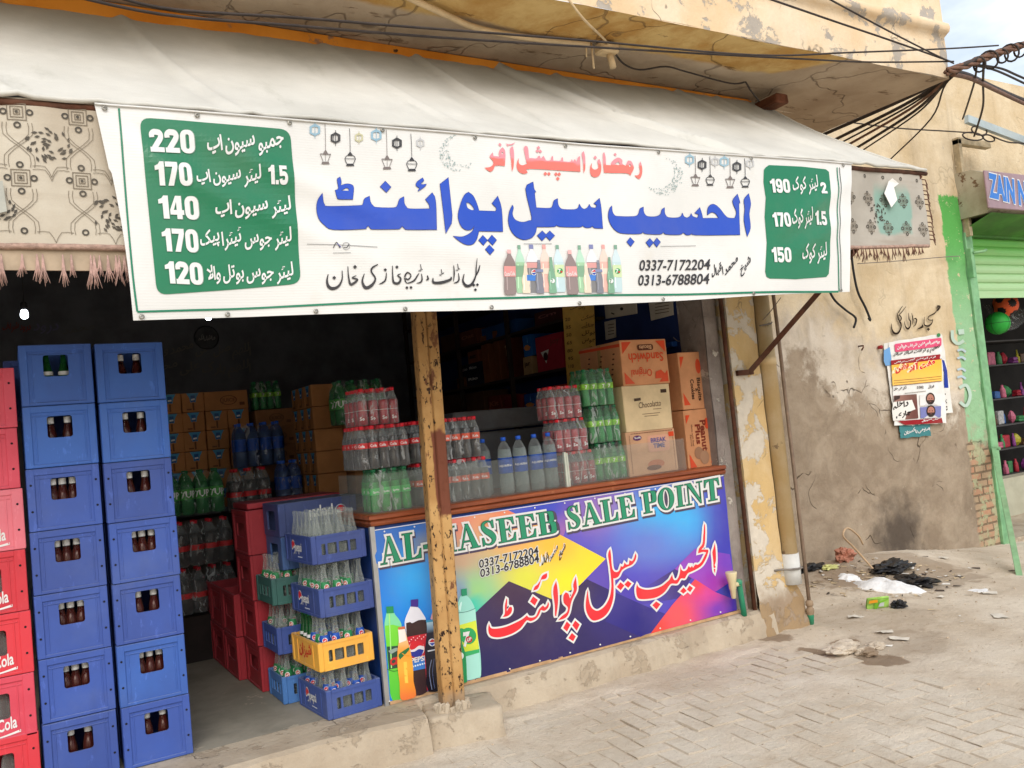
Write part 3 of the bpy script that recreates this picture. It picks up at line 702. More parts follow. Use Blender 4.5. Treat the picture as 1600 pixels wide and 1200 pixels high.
# ---- iron post on its concrete block
def post_mat():
    t = NT('post_paint'); x, y, z = t.xyz()
    c = t.mix(t.step(t.noise(4, 6, .6), .35, .65), S(168, 126, 76), S(190, 150, 96))
    ch = t.step(t.noise(38, 5, .7, None, (1, 1, .5)), .575, .60); c = t.mix(ch, c, S(44, 28, 22))
    big = t.step(t.noise(7, 6, .65, None, (1, 1, .45)), .57, .62); c = t.mix(big, c, S(112, 72, 50))
    md = t.math('MULTIPLY', t.step(t.math('ADD', z, t.math('MULTIPLY', t.noise(9, 4), .3)), 1.38, 1.42), t.math('SUBTRACT', 1.0, t.step(t.math('ADD', z, t.math('MULTIPLY', t.noise(6, 4), .3)), 1.86, 1.9)))
    md = t.math('MULTIPLY', md, t.step(t.math('ADD', x, t.math('MULTIPLY', t.noise(5), .04)), 2.095, 2.105)); c = t.mix(md, c, S(112, 64, 46))
    up = t.step(z, 1.9, 2.5); c = t.mix(t.math('MULTIPLY', up, .4), c, S(120, 84, 50))
    ft = t.math('SUBTRACT', 1.0, t.step(t.math('ADD', z, t.math('MULTIPLY', t.noise(20, 5), .12)), .27, .36)); c = t.mix(t.math('MULTIPLY', ft, .85), c, S(150, 128, 104))
    return t.done(t.pr(c, .75, .25, 0, t.bump(t.math('SUBTRACT', t.noise(30, 5), ch), .5, .006)))
t_ = thing('iron_post', 'rusty yellow iron post standing on a concrete block', 'post', (2.075, -.24, .16), rz=0)
b = MB(); b.T = Matrix.Translation((2.08, -.235, 0)) @ Matrix.Rotation(math.radians(-9), 4, 'Z') @ Matrix.Shear('XY', 4, (.02, 0))
b.cbox((-.064, -.05, .16), (-.002, .055, 3.74), .006); b.cbox((.003, -.052, .16), (.064, .055, 3.74), .006); b.box((-.05, -.04, .16), (.05, .04, 3.735))
part('post_channel', b, post_mat(), t_)
b = MB()
for k in range(16):
    a = 2 * math.pi * k / 16
    if math.sin(a) > .5: continue
    b.T = Matrix.Translation((2.08 + .085 * math.cos(a), -.25 + .075 * math.sin(a), .165)); b.cbox((-.02, -.015, -.01), (.02, .015, .02 + .045 * RND.random()), .006, 0, .008)
part('foot_packing', b, M_CONC, t_)
b = MB(); b.T = Matrix.Translation((2.14, -.22, 0)) @ Matrix.Rotation(math.radians(-16), 4, 'Z')
def blk(u, v):
    a = 2 * math.pi * u; sq = lambda c, s: (max(-1, min(1, c * 1.35)), max(-1, min(1, s * 1.35)))
    cx_, cy_ = sq(math.cos(a), math.sin(a)); pr_ = [(1.08, -.1), (1.05, .02), (1.0, .14), (.97, .165), (.9, .172), (.5, .172), (0, .172)]
    i = min(int(v * 6), 5); f = v * 6 - i; r = pr_[i][0] * (1 - f) + pr_[i + 1][0] * f; z = pr_[i][1] * (1 - f) + pr_[i + 1][1] * f
    return (cx_ * .215 * r + .012 * fbm(cx_ * 2, cy_ * 2, z * 8), cy_ * .17 * r + .01 * fbm(cx_ * 2 + 5, cy_ * 2, z * 8), z)
b.grid(blk, 40, 12); single(b, 'concrete_block', M_CONC, 'worn concrete block under the yellow iron post', 'block')

# ---- old wall beside the shop, set back from the street
b = MB(); XW0, XW1 = 5.2, 9.90
def wtop(x): return 5.53 + .05 * fbm(x * 1.1, 3) + .02 * fbm(x * 7, 1)
b.grid(lambda u, v: (XW0 + u * (XW1 - XW0), 1.2 + .014 * fbm(u * 7, v * 8, 3) + .012 * fbm(u * 30, v * 30, 5, 3), -.5 + v * (wtop(XW0 + u * 4.8) + .5)), 150, 170)
b.grid(lambda u, v: (XW0 + u * (XW1 - XW0), 1.2 + v * .3, wtop(XW0 + u * 4.8)), 60, 2); b.box((XW0, 1.24, -.5), (XW1 - .01, 1.5, 5.4))
single(b, 'plaster_wall', M_WALL, 'old cream wall with bare grey-brown plaster below, between the two shops', 'wall', loc=(7.6, 1.2, 0))
# ================================================================ AWNING
YB = -1.0
def zfront(x): return 3.190 + .0182 * x
def cloth_mat():
    t = NT('awning_cloth'); v = t.warp(.2, 3)
    c = t.mix(t.step(t.noise(1.1, 6, .6, v), .3, .7), S(190, 188, 180), S(212, 210, 202))
    c = t.mix(t.math('MULTIPLY', t.step(t.noise(2.6, 8, .7, None, (1.6, .8, .8)), .56, .74), .26), c, S(150, 150, 136))
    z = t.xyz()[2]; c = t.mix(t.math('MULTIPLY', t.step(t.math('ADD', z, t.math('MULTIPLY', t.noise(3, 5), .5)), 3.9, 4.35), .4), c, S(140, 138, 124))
    sp = t.step(t.noise(30, 5, .7), .70, .74); c = t.mix(t.math('MULTIPLY', sp, .3), c, S(120, 112, 98))
    return t.done(t.pr(c, .9, .12, 0, t.bump(t.math('ADD', t.noise(7, 5, .6, None, (1, 3, 3)), t.math('MULTIPLY', t.noise(160, 2), .2)), .35, .01)))
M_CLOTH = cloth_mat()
aw = thing('awning', 'dusty off-white cloth awning sloping down from the orange beam', 'awning', (2.3, -.5, 3.2))
CRE = [((-.4, 0), (.1, 1), .012), ((2.35, 0), (2.75, .8), .012), ((2.95, 0), (4.1, .95), .022), ((1.75, 0), (2.2, 1), .006), ((4.5, 0), (5.3, .9), .010), ((.65, .1), (1.0, 1), .010), ((3.4, .0), (3.7, .6), .01), ((4.9, .2), (5.2, 1), .008)]
def canopy(u, v):
    xb, xf = -2.4 + u * (5.34 + 2.4), -2.6 + u * (5.89 + 2.6)
    x = xb + (xf - xb) * v; zb = 4.052 + .0145 * x; zf = zfront(x)
    y = -.005 + (YB + .005) * v; z = zb + (zf - zb) * v - .05 * math.sin(math.pi * v) * (1 + .6 * fbm(x * .9, 4)) + .012 * fbm(x * 1.7, v * 2.5, 8, 3) + .004 * fbm(x * 9, v * 3, 2, 2)
    for (a, b_, h) in CRE:
        if v <= b_[1] + .1:
            xc = a[0] + (b_[0] - a[0]) * v / b_[1]; d = (x - xc) / .032; z += 1.9 * h * math.exp(-d * d) * min(1, (b_[1] + .1 - v) * 5) - h * .7 * math.exp(-((d + 1.8) ** 2))
    if u > .985: z -= .01
    return (x, y, z)
b = MB(); b.grid(canopy, 320, 36)
# rolled hem along the front and the right end
b.tube([(canopy(u / 150, 1)[0], YB - .012, canopy(u / 150, 1)[2] + .002 + .004 * fbm(u * .4, 2)) for u in range(151)], .013, 6)
b.tube([Vector(canopy(1, k / 30)) + Vector((.002, 0, .004 * fbm(k * .5, 7))) for k in range(31)], .011, 6)
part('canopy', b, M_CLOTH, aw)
b = MB(); b.tube([(-2.6, YB + .01, zfront(-2.6) - .028), (5.92, YB + .01, zfront(5.92) - .028)], .016, 8); part('front_bar', b, M_RUST, aw)
b = MB(); b.T = None; p0, p1 = Vector((4.84, -.09, 1.955)), Vector((5.86, YB + .02, 3.255))
dirv = (p1 - p0).normalized(); sd = dirv.cross(Vector((0, 0, 1))).normalized(); up_ = sd.cross(dirv)
def bar(mb, p0, p1, a, c, mi=0):
    d = (Vector(p1) - Vector(p0)).normalized(); s_ = d.cross(Vector((0, 0, 1)))
    s_ = s_.normalized() if s_.length > 1e-4 else Vector((1, 0, 0)); u_ = s_.cross(d); vs = []
    for p in (Vector(p0), Vector(p1)):
        for (i, j) in ((-1, -1), (1, -1), (1, 1), (-1, 1)): vs.append(p + s_ * i * a / 2 + u_ * j * c / 2)
    mb.add(vs, [(3, 2, 1, 0), (4, 5, 6, 7), (0, 1, 5, 4), (1, 2, 6, 5), (2, 3, 7, 6), (3, 0, 4, 7)], mi)
bar(b, p0, p1, .035, .038); bar(b, p0 + Vector((-.1, .03, 0)), p0 + Vector((.03, -.0, .0)), .04, .04); part('strut', b, M_RUST, aw, 'rusty diagonal strut from the pilaster up to the awning corner')

# ---- patterned cloth hanging under the awning edge, seen at both ends of the banner
def vz0(x): return 2.60 if x < 2 else 2.60 + (x - 2) * .036
def valp(x, z, lift=0.0):
    return Vector((x, YB + .012 + .012 * fbm(x * 2.2, z * 1.1, 3) + .006 * fbm(x * 7, z * 4) - lift, z))
def val_mat():
    t = NT('patterned_cloth'); x, y, z = t.xyz()
    c = t.mix(t.step(t.noise(2.5, 6), .3, .7), S(178, 166, 148), S(198, 190, 174)); c2 = t.mix(t.step(t.noise(2.5, 6), .3, .7), S(160, 154, 144), S(178, 172, 162)); c = t.mix(t.step(x, 2, 3), c, c2)
    wx = t.math('ADD', x, t.math('MULTIPLY', t.math('SUBTRACT', t.noise(5, 4), .5), .12)); wz = t.math('ADD', z, t.math('MULTIPLY', t.math('SUBTRACT', t.noise(4, 4), .5), .12))
    m = t.math('MULTIPLY', t.math('MULTIPLY', t.step(wx, 5.28, 5.34), t.math('SUBTRACT', 1.0, t.step(wx, 5.66, 5.70))), t.math('MULTIPLY', t.step(wz, 2.79, 2.82), t.math('SUBTRACT', 1.0, t.step(wz, 3.06, 3.2))))
    c = t.mix(t.math('MULTIPLY', m, .8), c, S(122, 164, 152))
    c = t.mix(t.math('MULTIPLY', t.step(t.noise(1, 5, .6, None, (1, 1, 9)), .5, .8), .35), c, S(128, 104, 80))
    return t.done(t.pr(c, .95, .08, 0, t.bump(t.noise(120, 3), .25, .004)))
va = thing('patterned_cloth', 'beige cloth with dark lattice pattern and fringe hanging behind the banner', 'cloth', (1.6, YB, 2.6))
b = MB()
def vgrid(u, v):
    x = -2.0 + u * 7.865; zt = zfront(x) - .01; return valp(x, vz0(x) + v * (zt - vz0(x)))
b.grid(vgrid, 260, 16); vc = part('cloth', b, val_mat(), va)
b = MB(); b.tube([valp(-2.0 + i * .04, vz0(-2.0 + i * .04) - .008 + .005 * fbm(i * .5, 3)) for i in range(197)], .013, 6)
M_HEM = pm('pink_brown_braid', S(166, 138, 124), .95, .25, 40, bump=.5, bscale=150)
part('braid', b, M_HEM, va)
b = MB(); b.box((-2.0, YB + .02, 2.50), (.62, YB + .03, 2.585)); part('lining_strip', b, pm('beige_strip', S(170, 152, 130), .95, .2, 7), va)
b = MB(); rr = random.Random(3)
def tassel(x, z, ln):
    for k in range(9):
        dx = rr.uniform(-.016, .016); b.tube([valp(x, z) + Vector((0, -.006, 0)), valp(x + dx * .4, z - ln * .5) + Vector((0, -.008, 0)), valp(x + dx * 1.5, z - ln * rr.uniform(.8, 1)) + Vector((0, -.006 + rr.uniform(-.006, .006), 0))], [.0022, .0026, .001], 4)
x = -.5
while x < .6:
    tassel(x, vz0(x) - .04, rr.uniform(.09, .15)); x += rr.choice((.012, .02, .03, .05, .02, .07))
part('fringe', b, pm('pink_threads', S(178, 146, 136), .95, .25, 30), va)
b = MB(); x = 5.0
while x < 5.75:
    tassel(x, vz0(x) - .01, rr.uniform(.06, .12)); x += rr.choice((.018, .03, .05, .04))
z = 2.78
while z < 3.25:
    for k in range(4): 
        p = valp(5.862, z); b.tube([p, p + Vector((.03, -.01, -.005)), p + Vector((rr.uniform(.035, .055), -.01, -rr.uniform(.03, .07)))], [.004, .005, .002], 4)
    z += rr.uniform(.022, .05)
part('fringe', b, pm('brown_threads', S(104, 74, 62), .95, .2, 30), va)
# pattern
ink = Ink(lambda u, v, l: valp(u, v, .0025 + l), (-.4, 6, .1), (2.5, 3.3, .1), .0004)
DK = S(122, 112, 98); DK2 = S(80, 76, 70)
def pat(x0, x1, cellx, cellz, zlo, zhi, zofs, strong):
    nx0, nx1 = int(x0 / cellx) - 1, int(x1 / cellx) + 2
    for i in range(nx0, nx1):
        for j in range(int(zlo / cellz) - 1, int(zhi / cellz) + 2):
            cx, cz = i * cellx, j * cellz + zofs
            def ok(px, pz, m=.015): return x0 + m < px < x1 - m and vz0(px) + m < pz < zfront(px) - .05
            def ln(pts, wd, col, ly=0):
                if all(ok(*q, .004) for q in pts): ink.line(pts, wd, col, ly, 2)
            hx, hz = cellx / 2, cellz / 2
            even = (i + j) % 2 == 0
            if strong:
                for o in (-.007, .007):
                    ln([(cx + .30 * cellx + o, cz + .16 * cellz), (cx + .30 * cellx + o, cz + .34 * cellz), (cx + .5 * cellx + o, cz + .5 * cellz)], .0022, DK, 1)
                    ln([(cx + .70 * cellx + o, cz + .16 * cellz), (cx + .70 * cellx + o, cz + .34 * cellz), (cx + .5 * cellx + o, cz + .5 * cellz)], .0022, DK, 2)
                    ln([(cx + .30 * cellx + o, cz + .84 * cellz), (cx + .30 * cellx + o, cz + .66 * cellz), (cx + .5 * cellx + o, cz + .5 * cellz)], .0022, DK, 1)
                    ln([(cx + .70 * cellx + o, cz + .84 * cellz), (cx + .70 * cellx + o, cz + .66 * cellz), (cx + .5 * cellx + o, cz + .5 * cellz)], .0022, DK, 2)
                    ln([(cx + .30 * cellx, cz + .16 * cellz + o), (cx + .1 * cellx, cz + .16 * cellz + o), (cx, cz + o)], .0022, DK, 3)
                    ln([(cx + .70 * cellx, cz + .16 * cellz + o), (cx + .9 * cellx, cz + .16 * cellz + o), (cx + cellx, cz + o)], .0022, DK, 3)
            mx_, mz = cx + hx, cz
            if ok(mx_, mz, .03):
                for k in range(3):
                    q = .012 + .011 * k
                    for s_ in (1, -1):
                        ink.poly([(mx_ - q, mz + s_ * q), (mx_ + q, mz + s_ * q), (mx_ + q, mz + s_ * (q - .0035)), (mx_ - q, mz + s_ * (q - .0035))], DK, 1)
                        ink.poly([(mx_ + s_ * q, mz - q), (mx_ + s_ * q, mz + q), (mx_ + s_ * (q - .0035), mz + q), (mx_ + s_ * (q - .0035), mz - q)], DK, 1)
                ink.disc((mx_, mz), .006, DK2, 2, 8)
            for (dx, dz) in ((.21, 0), (-.21, 0), (0, .2), (0, -.2)):
                q = (mx_ + dx * cellx, mz + dz * cellz)
                if ok(*q): ink.disc(q, .0135, DK2, 2, 12, hole=.007)
            fx, fz = cx, cz + hz
            if even and (strong or (i + 2 * j) % 4 == 0) and ok(fx, fz, .03):
                for k in range(46):
                    a = rr.uniform(0, 6.28); r = .085 * math.sqrt(rr.random()); q = (fx + r * math.cos(a), fz + r * math.sin(a) * .9)
                    if ok(*q): 
                        ink.poly([(q[0] + .012 * math.cos(a + 1), q[1] + .012 * math.sin(a + 1)), (q[0] + .006 * math.cos(a + 2.3), q[1] + .006 * math.sin(a + 2.3)), (q[0] - .010 * math.cos(a + 1), q[1] - .010 * math.sin(a + 1)), (q[0] + .005 * math.cos(a - .6), q[1] + .005 * math.sin(a - .6))], DK2, 1 + k % 3)
pat(-.3, .55, .215, .262, 2.5, 3.3, -.02, True); pat(5.0, 5.85, .19, .2, 2.5, 3.4, .05, False)
ink.build('printed_pattern', M_PAPER, vc)
b = MB(); q = [onY(*p, YB - .02) for p in ((1389, 283), (1397, 293), (1402, 312), (1393, 324), (1382, 302))]
b.add(q, [(0, 1, 2, 3, 4)]); b.T = Matrix.Translation((0, .003, 0)); b.add(q, [(4, 3, 2, 1, 0)]); b.add([q[0], q[1], q[1] + Vector((.05, -.01, .03)), q[0] + Vector((.03, -.012, .02))], [(0, 1, 2, 3)])
single(b, 'paper_scrap', pm('white_paper', S(232, 230, 226), .8, .05), 'torn white paper scrap stuck on the greenish cloth right of the banner', 'paper')
b = MB(); q = [onY(*p, YB - .012) for p in ((-8, 285), (4, 282), (11, 330), (-6, 334))]; b.add(q, [(0, 1, 2, 3)]); b.T = Matrix.Translation((0, .003, 0)); b.add(q, [(3, 2, 1, 0)])
single(b, 'price_tag', pm('grey_tag', S(170, 170, 160), .6, .1), 'small grey tag at the left picture edge on the patterned cloth', 'tag')

# ================================================================ BANNER
YN = -1.04
def wave(x, z):
    s = (3.25 - z) / .95
    f = .010 * math.sin(x * 2.3 + 1.2 * z) + .006 * math.sin(x * 5.1 - 3.2 * z + 1) + .010 * fbm(x * .9, z * .7, 11, 3)
    for (ax, az, bx_, bz, h) in ((.55, 3.17, 1.6, 2.75, .014), (.6, 2.95, 1.5, 2.55, .010), (4.25, 2.78, 5.1, 3.2, .015), (4.3, 2.62, 5.05, 2.95, .010), (.42, 3.1, .9, 2.75, .009), (1.6, 2.62, 2.6, 2.54, .005)):
        d = Vector((bx_ - ax, bz - az)); l = d.length; d /= l; q = Vector((x - ax, z - az)); t = max(0, min(1, q.dot(d) / l)); n = (q - d * t * l).length / .055
        f += h * math.exp(-n * n) * math.sin(math.pi * (.1 + .8 * t))
    return 1.5 * f * (.35 + .9 * max(0, min(1, s)))
def bmap(px, py, lift=0.0):
    p = onY(px, py, YN); p.y += -wave(p.x, p.z) - (lift + .0016 if lift > 0 else lift); return p
bn = thing('banner', 'long white vinyl shop banner with blue Urdu title and green price panels', 'banner', (2.7, YN, 2.3))
TL, TR, BR_, BL = (148, 161), (1331, 256), (1326, 457), (209, 500)
def bpix(u, v):   # v 0 top .. 1 bottom
    a = Vector(TL).lerp(TR, u); c = Vector(BL).lerp(BR_, u); p = a.lerp(c, v)
    p.x += 9 * math.sin(math.pi * v) * (1 - u) ** 3 * (1 if v > .3 else .6); p.y += 4 * math.sin(u * 3.14) * v - 2 * math.sin(u * 9) * v
    p.y += 5 * math.sin(math.pi * u) * (1 - v) * .6
    return p
b = MB(); b.grid(lambda u, v: bmap(*bpix(u, v)), 260, 44)
b.grid(lambda u, v: bmap(*bpix(u, v), -.0025), 130, 22)
b.tube([bmap(*bpix(u / 80, 0.0), .004) for u in range(81)], .005, 5)
def vinyl():
    t = NT('banner_vinyl'); c = t.mix(t.step(t.noise(1.6, 6, .6), .35, .7), S(212, 211, 207), S(222, 221, 218))
    c = t.mix(t.math('MULTIPLY', t.step(t.noise(3, 7, .65), .58, .75), .25), c, S(196, 184, 164)); z = t.xyz()[2]
    wv = t.n('ShaderNodeTexWave', bands_direction='Z'); wv.inputs['Scale'].default_value = 26; t.l(t.pos, wv.inputs['Vector'])
    return t.done(t.pr(c, .30, .5, 0, t.bump(t.math('ADD', wv.outputs[0], t.noise(14, 4)), .10, .003)))
part('sheet', b, vinyl(), bn)
for i in range(9):
    for v in (.018, .985):
        b = MB(); p = bmap(*bpix(.012 + i * .122, v), .004); b.T = Matrix.Translation(p); b.lathe([(.006, 0), (.011, .0), (.011, -.0025), (.006, -.003)], 10, (0, 0, 0), 0, 'Y', cap=False); b.T = None; part('eyelet', b, pm('eyelet_metal', S(150, 146, 136), .4, .2, 30, 0, .5, .6), bn)
CX, CY = (140, 1340, 7), (150, 510, 8)
def Z(ox, oy, k, pts): return [(ox + x / k, oy + y / k) for x, y in pts]
# border
art = Ink(bmap, CX, CY, .0008)
GR2 = S(10, 116, 84)
art.line([(186, 168), (190, 215), (199, 330), (208, 430), (215, 486)], 3.2, GR2, 1)
art.line([(215, 486.5), (400, 479.5), (640, 470.5), (900, 462.5), (1120, 458), (1309, 456)], 3.2, GR2, 2)
art.line([(1307, 262), (1308, 300), (1306, 360), (1308, 400), (1310, 456)], 1.5, GR2, 3); art.line([(1311, 262), (1312, 300), (1310, 360), (1312, 400), (1313, 456)], 1.0, S(70, 80, 76), 3)
# green panels
def gpanel(x, y): return GREEN
def rq(c, r):
    out = []
    n = len(c)
    for i in range(n):
        p, a, d = Vector(c[i]), Vector(c[i - 1]), Vector(c[(i + 1) % n]); ea, ed = (a - p).normalized(), (d - p).normalized()
        for k in range(6):
            t = k / 5; s_ = p + ea * r; e_ = p + ed * r; out.append(tuple(s_.lerp(p, t).lerp(p.lerp(e_, t), t)))
    return out
art.poly(rq([(218, 183), (453, 203), (472, 442), (246, 460)], 17), GREEN, 1)
rp_ = [(1195, 262), (1200, 258.5), (1250, 261), (1289, 265), (1294, 269), (1295.5, 285), (1294, 330), (1295.5, 400), (1294, 428), (1290, 433), (1240, 437), (1200, 436), (1195, 433), (1193, 425), (1195, 380), (1192, 340), (1194, 310), (1191, 285), (1192, 266)]
art.poly(rp_, GREEN, 1)
pb = art.build('price_panel', M_BANNER, bn)
tx = Ink(bmap, CX, CY, .0008)
def row(zx, zy, k, y, items):
    for (s, x0, x1, yb, h, kind) in items:
        if kind == 'n':   # heavy condensed figures
            tx.text(s, (zx + x0 / k, zy + yb / k), (zx + x1 / k, zy + yb / k + .04 * (x1 - x0) / k * y), h / k, WHITE, 6, .035, -.10, False, False, S(120, 150, 136), .010, hv=True)
        else: tx.text(s, (zx + x0 / k, zy + yb / k), (zx + x1 / k, zy + yb / k + 0), h / k, WHITE, 6, .020, -.10, True, True, None, 0, .22)
row(220, 180, 4.138, 1, [('220', 64, 352, 238, 148, 'n'), ('170', 100, 334, 452, 150, 'n'), ('140', 125, 382, 664, 148, 'n'), ('170', 148, 380, 876, 148, 'n'), ('120', 168, 412, 1083, 142, 'n'), ('1.5', 828, 950, 446, 118, 'n')])
row(220, 180, 4.138, 1, [('جمبو سیون اپ', 432, 932, 272, 145, 'u'), ('لیٹر سیون اپ', 362, 784, 470, 150, 'u'), ('لیٹر سیون اپ', 488, 980, 672, 155, 'u'), ('لیٹر جوس ٹیٹرا پیک', 392, 985, 872, 155, 'u'), ('لیٹر جوس بوتل والا', 440, 1000, 1090, 150, 'u')])
row(1180, 180, 5, .6, [('190', 108, 258, 610, 108, 'n'), ('170', 122, 252, 878, 112, 'n'), ('150', 116, 260, 1152, 115, 'n'), ('2', 502, 546, 617, 88, 'n'), ('1.5', 452, 546, 862, 108, 'n')])
row(1180, 180, 5, 1, [('لیٹر کوک', 282, 486, 628, 160, 'u'), ('لیٹر کوک', 264, 434, 898, 175, 'u'), ('لیٹر کوک', 352, 556, 1168, 175, 'u')])
# blue title, traced
K = 4.444
def T2(p, **k): tx.outlined(Z(480, 230, K, p), BLUE, S(28, 40, 110), .55, 3, [Z(480, 230, K, h) for h in k.get('h', [])], k.get('rnd', True), 1)
def T3(p, **k): tx.outlined(Z(830, 230, K, p), BLUE, S(28, 40, 110), .55, 3, [Z(830, 230, K, h) for h in k.get('h', [])], k.get('rnd', True), 1)
T2([(100, 325), (108, 375), (120, 400), (145, 412), (350, 412), (378, 400), (390, 365), (425, 345), (430, 385), (445, 410), (470, 425), (590, 428), (615, 412), (630, 370), (660, 352), (662, 395), (675, 420), (700, 436), (838, 436), (832, 405), (808, 372), (855, 325), (878, 380), (885, 580), (690, 580), (665, 572), (648, 555), (633, 570), (610, 576), (455, 574), (432, 565), (418, 548), (403, 563), (385, 570), (180, 572), (120, 540), (80, 490), (66, 420), (74, 365)])
T2([(205, 228), (225, 210), (233, 240), (228, 270), (268, 258), (300, 262), (318, 285), (308, 368), (215, 366), (200, 350), (188, 305), (212, 290)], h=[[(230, 306), (268, 286), (284, 298), (281, 308)]])
for d in ([(534, 243), (572, 283), (541, 320), (500, 280)], [(1210, 618), (1242, 650), (1212, 686), (1180, 652)], [(1275, 615), (1308, 648), (1278, 684), (1246, 650)], [(1255, 684), (1288, 718), (1258, 752), (1225, 716)]): T2(d, rnd=False)
T2([(765, 238), (790, 222), (797, 240), (778, 258), (783, 268), (815, 265), (800, 285), (757, 315), (768, 293), (745, 275), (748, 255)])
T2([(910, 265), (967, 220), (992, 480), (988, 535), (948, 607)], rnd=False)
T2([(1040, 520), (1035, 470), (1058, 385), (1082, 338), (1108, 320), (1140, 345), (1165, 395), (1182, 448), (1300, 450), (1306, 428), (1275, 395), (1315, 345), (1342, 430), (1352, 588), (1180, 588), (1176, 608), (1162, 650), (1135, 680), (1095, 685), (1050, 665), (1000, 625), (1060, 630), (1110, 610), (1138, 585), (1150, 550), (1125, 578), (1090, 580), (1060, 560)], h=[[(1090, 395), (1108, 392), (1135, 415), (1150, 442), (1128, 444), (1100, 428)]])
T3([(-136, 405), (-128, 425), (-136, 465), (-116, 505), (-66, 522), (-16, 510), (4, 485), (-41, 290), (12, 242), (20, 290), (32, 310), (24, 320), (36, 420), (130, 422), (152, 405), (162, 370), (188, 355), (190, 390), (205, 420), (235, 430), (305, 430), (330, 420), (341, 392), (353, 415), (375, 428), (398, 415), (410, 394), (422, 415), (452, 420), (462, 402), (442, 388), (480, 352), (491, 420), (500, 562), (445, 560), (428, 545), (413, 556), (380, 556), (358, 542), (340, 553), (205, 550), (180, 538), (162, 550), (40, 552), (32, 592), (8, 625), (-30, 640), (-66, 640), (-116, 615), (-152, 565), (-164, 510), (-156, 450)])
T3([(565, 405), (567, 440), (578, 465), (602, 478), (715, 480), (745, 465), (757, 428), (780, 415), (783, 450), (800, 475), (828, 482), (870, 480), (900, 465), (910, 432), (928, 420), (930, 455), (945, 480), (970, 488), (1018, 488), (1045, 478), (1055, 455), (1067, 478), (1088, 488), (1108, 478), (1117, 458), (1128, 478), (1162, 490), (1168, 465), (1142, 455), (1175, 418), (1190, 462), (1197, 492), (1305, 492), (1285, 462), (1256, 450), (1228, 468), (1230, 425), (1248, 400), (1276, 398), (1310, 425), (1345, 470), (1370, 490), (1413, 494), (1424, 450), (1398, 375), (1430, 327), (1448, 388), (1440, 396), (1447, 608), (1155, 606), (1130, 590), (1113, 604), (1088, 605), (1065, 590), (1043, 603), (945, 602), (925, 588), (903, 602), (800, 600), (778, 585), (758, 600), (640, 598), (590, 578), (555, 533), (540, 480), (548, 428)])
T3([(1475, 365), (1505, 325), (1518, 395), (1508, 465), (1516, 560), (1495, 622), (1475, 510), (1480, 430)])
for d in ([(80, 580), (113, 612), (78, 648), (45, 613)], [(133, 580), (166, 612), (133, 646), (100, 612)], [(690, 627), (718, 655), (693, 688), (666, 657)], [(830, 632), (856, 660), (828, 692), (802, 660)], [(880, 628), (906, 655), (880, 690), (856, 660)]): T3(d, rnd=False)
# red line above it, traced (740 + x/5.714)
KR = 5.714; RC = lambda x, y: S(236, 112, 100) if y > 247 + (x - 745) * .045 else S(226, 140, 150)
def TR_(p, h=(), rnd=True): tx.poly(Z(740, 210, KR, p), RC, 3, [Z(740, 210, KR, q) for q in h], rnd)
TR_([(160, 165), (168, 200), (225, 205), (215, 180), (225, 145), (250, 120), (270, 145), (276, 190), (270, 287), (185, 285), (165, 320), (135, 340), (85, 305), (130, 300), (160, 280), (165, 250), (130, 205)], [[(238, 165), (252, 160), (258, 178), (245, 182)]])
TR_([(225, 80), (242, 97), (228, 114), (212, 96)], rnd=False)
TR_([(268, 70), (285, 88), (320, 92), (368, 74), (340, 98), (300, 104), (296, 118), (285, 92)]); TR_([(318, 135), (345, 110), (355, 180), (350, 290), (335, 335), (328, 230)])
TR_([(400, 210), (396, 250), (410, 272), (435, 278), (462, 268), (470, 255), (445, 130), (462, 104), (482, 122), (492, 215), (520, 213), (560, 216), (575, 195), (590, 190), (600, 216), (625, 190), (640, 216), (650, 232), (690, 228), (700, 195), (712, 192), (715, 232), (780, 232), (790, 205), (802, 203), (806, 238), (870, 240), (882, 215), (895, 240), (910, 215), (925, 240), (940, 200), (958, 190), (962, 328), (500, 308), (480, 340), (445, 354), (405, 340), (380, 300), (382, 250)])
TR_([(578, 102), (595, 118), (578, 134), (562, 118)], rnd=False); TR_([(568, 132), (585, 148), (568, 165), (552, 148)], rnd=False); TR_([(595, 135), (612, 150), (595, 168), (580, 150)], rnd=False)
TR_([(642, 332), (660, 350), (642, 368), (625, 350)], rnd=False); TR_([(675, 332), (692, 350), (675, 368), (660, 350)], rnd=False)
for c in ((740, 352), (770, 352), (757, 392)): TR_([(c[0], c[1] - 18), (c[0] + 17, c[1]), (c[0], c[1] + 18), (c[0] - 17, c[1])], rnd=False)
TR_([(972, 170), (990, 145), (1003, 200), (1005, 300), (990, 340), (985, 240)])
TR_([(1065, 245), (1062, 285), (1075, 305), (1095, 310), (1115, 300), (1122, 280), (1112, 235), (1130, 215), (1145, 260), (1146, 320), (1130, 360), (1100, 378), (1065, 368), (1048, 330), (1050, 280)]); TR_([(1092, 185), (1108, 202), (1092, 220), (1077, 202)], rnd=False)
TR_([(1160, 180), (1172, 155), (1184, 200), (1188, 270), (1230, 272), (1240, 240), (1290, 205), (1330, 225), (1332, 260), (1360, 278), (1380, 232), (1410, 240), (1432, 290), (1425, 320), (1400, 368), (1370, 345), (1190, 338), (1170, 320)], [[(1262, 262), (1295, 240), (1310, 258), (1300, 272)], [(1388, 268), (1400, 262), (1408, 285), (1392, 290)]])
TR_([(1268, 162), (1282, 176), (1268, 192), (1255, 176)], rnd=False)
TR_([(1492, 240), (1506, 300), (1504, 350), (1490, 388), (1470, 395), (1438, 365), (1470, 362), (1486, 330), (1478, 270)])
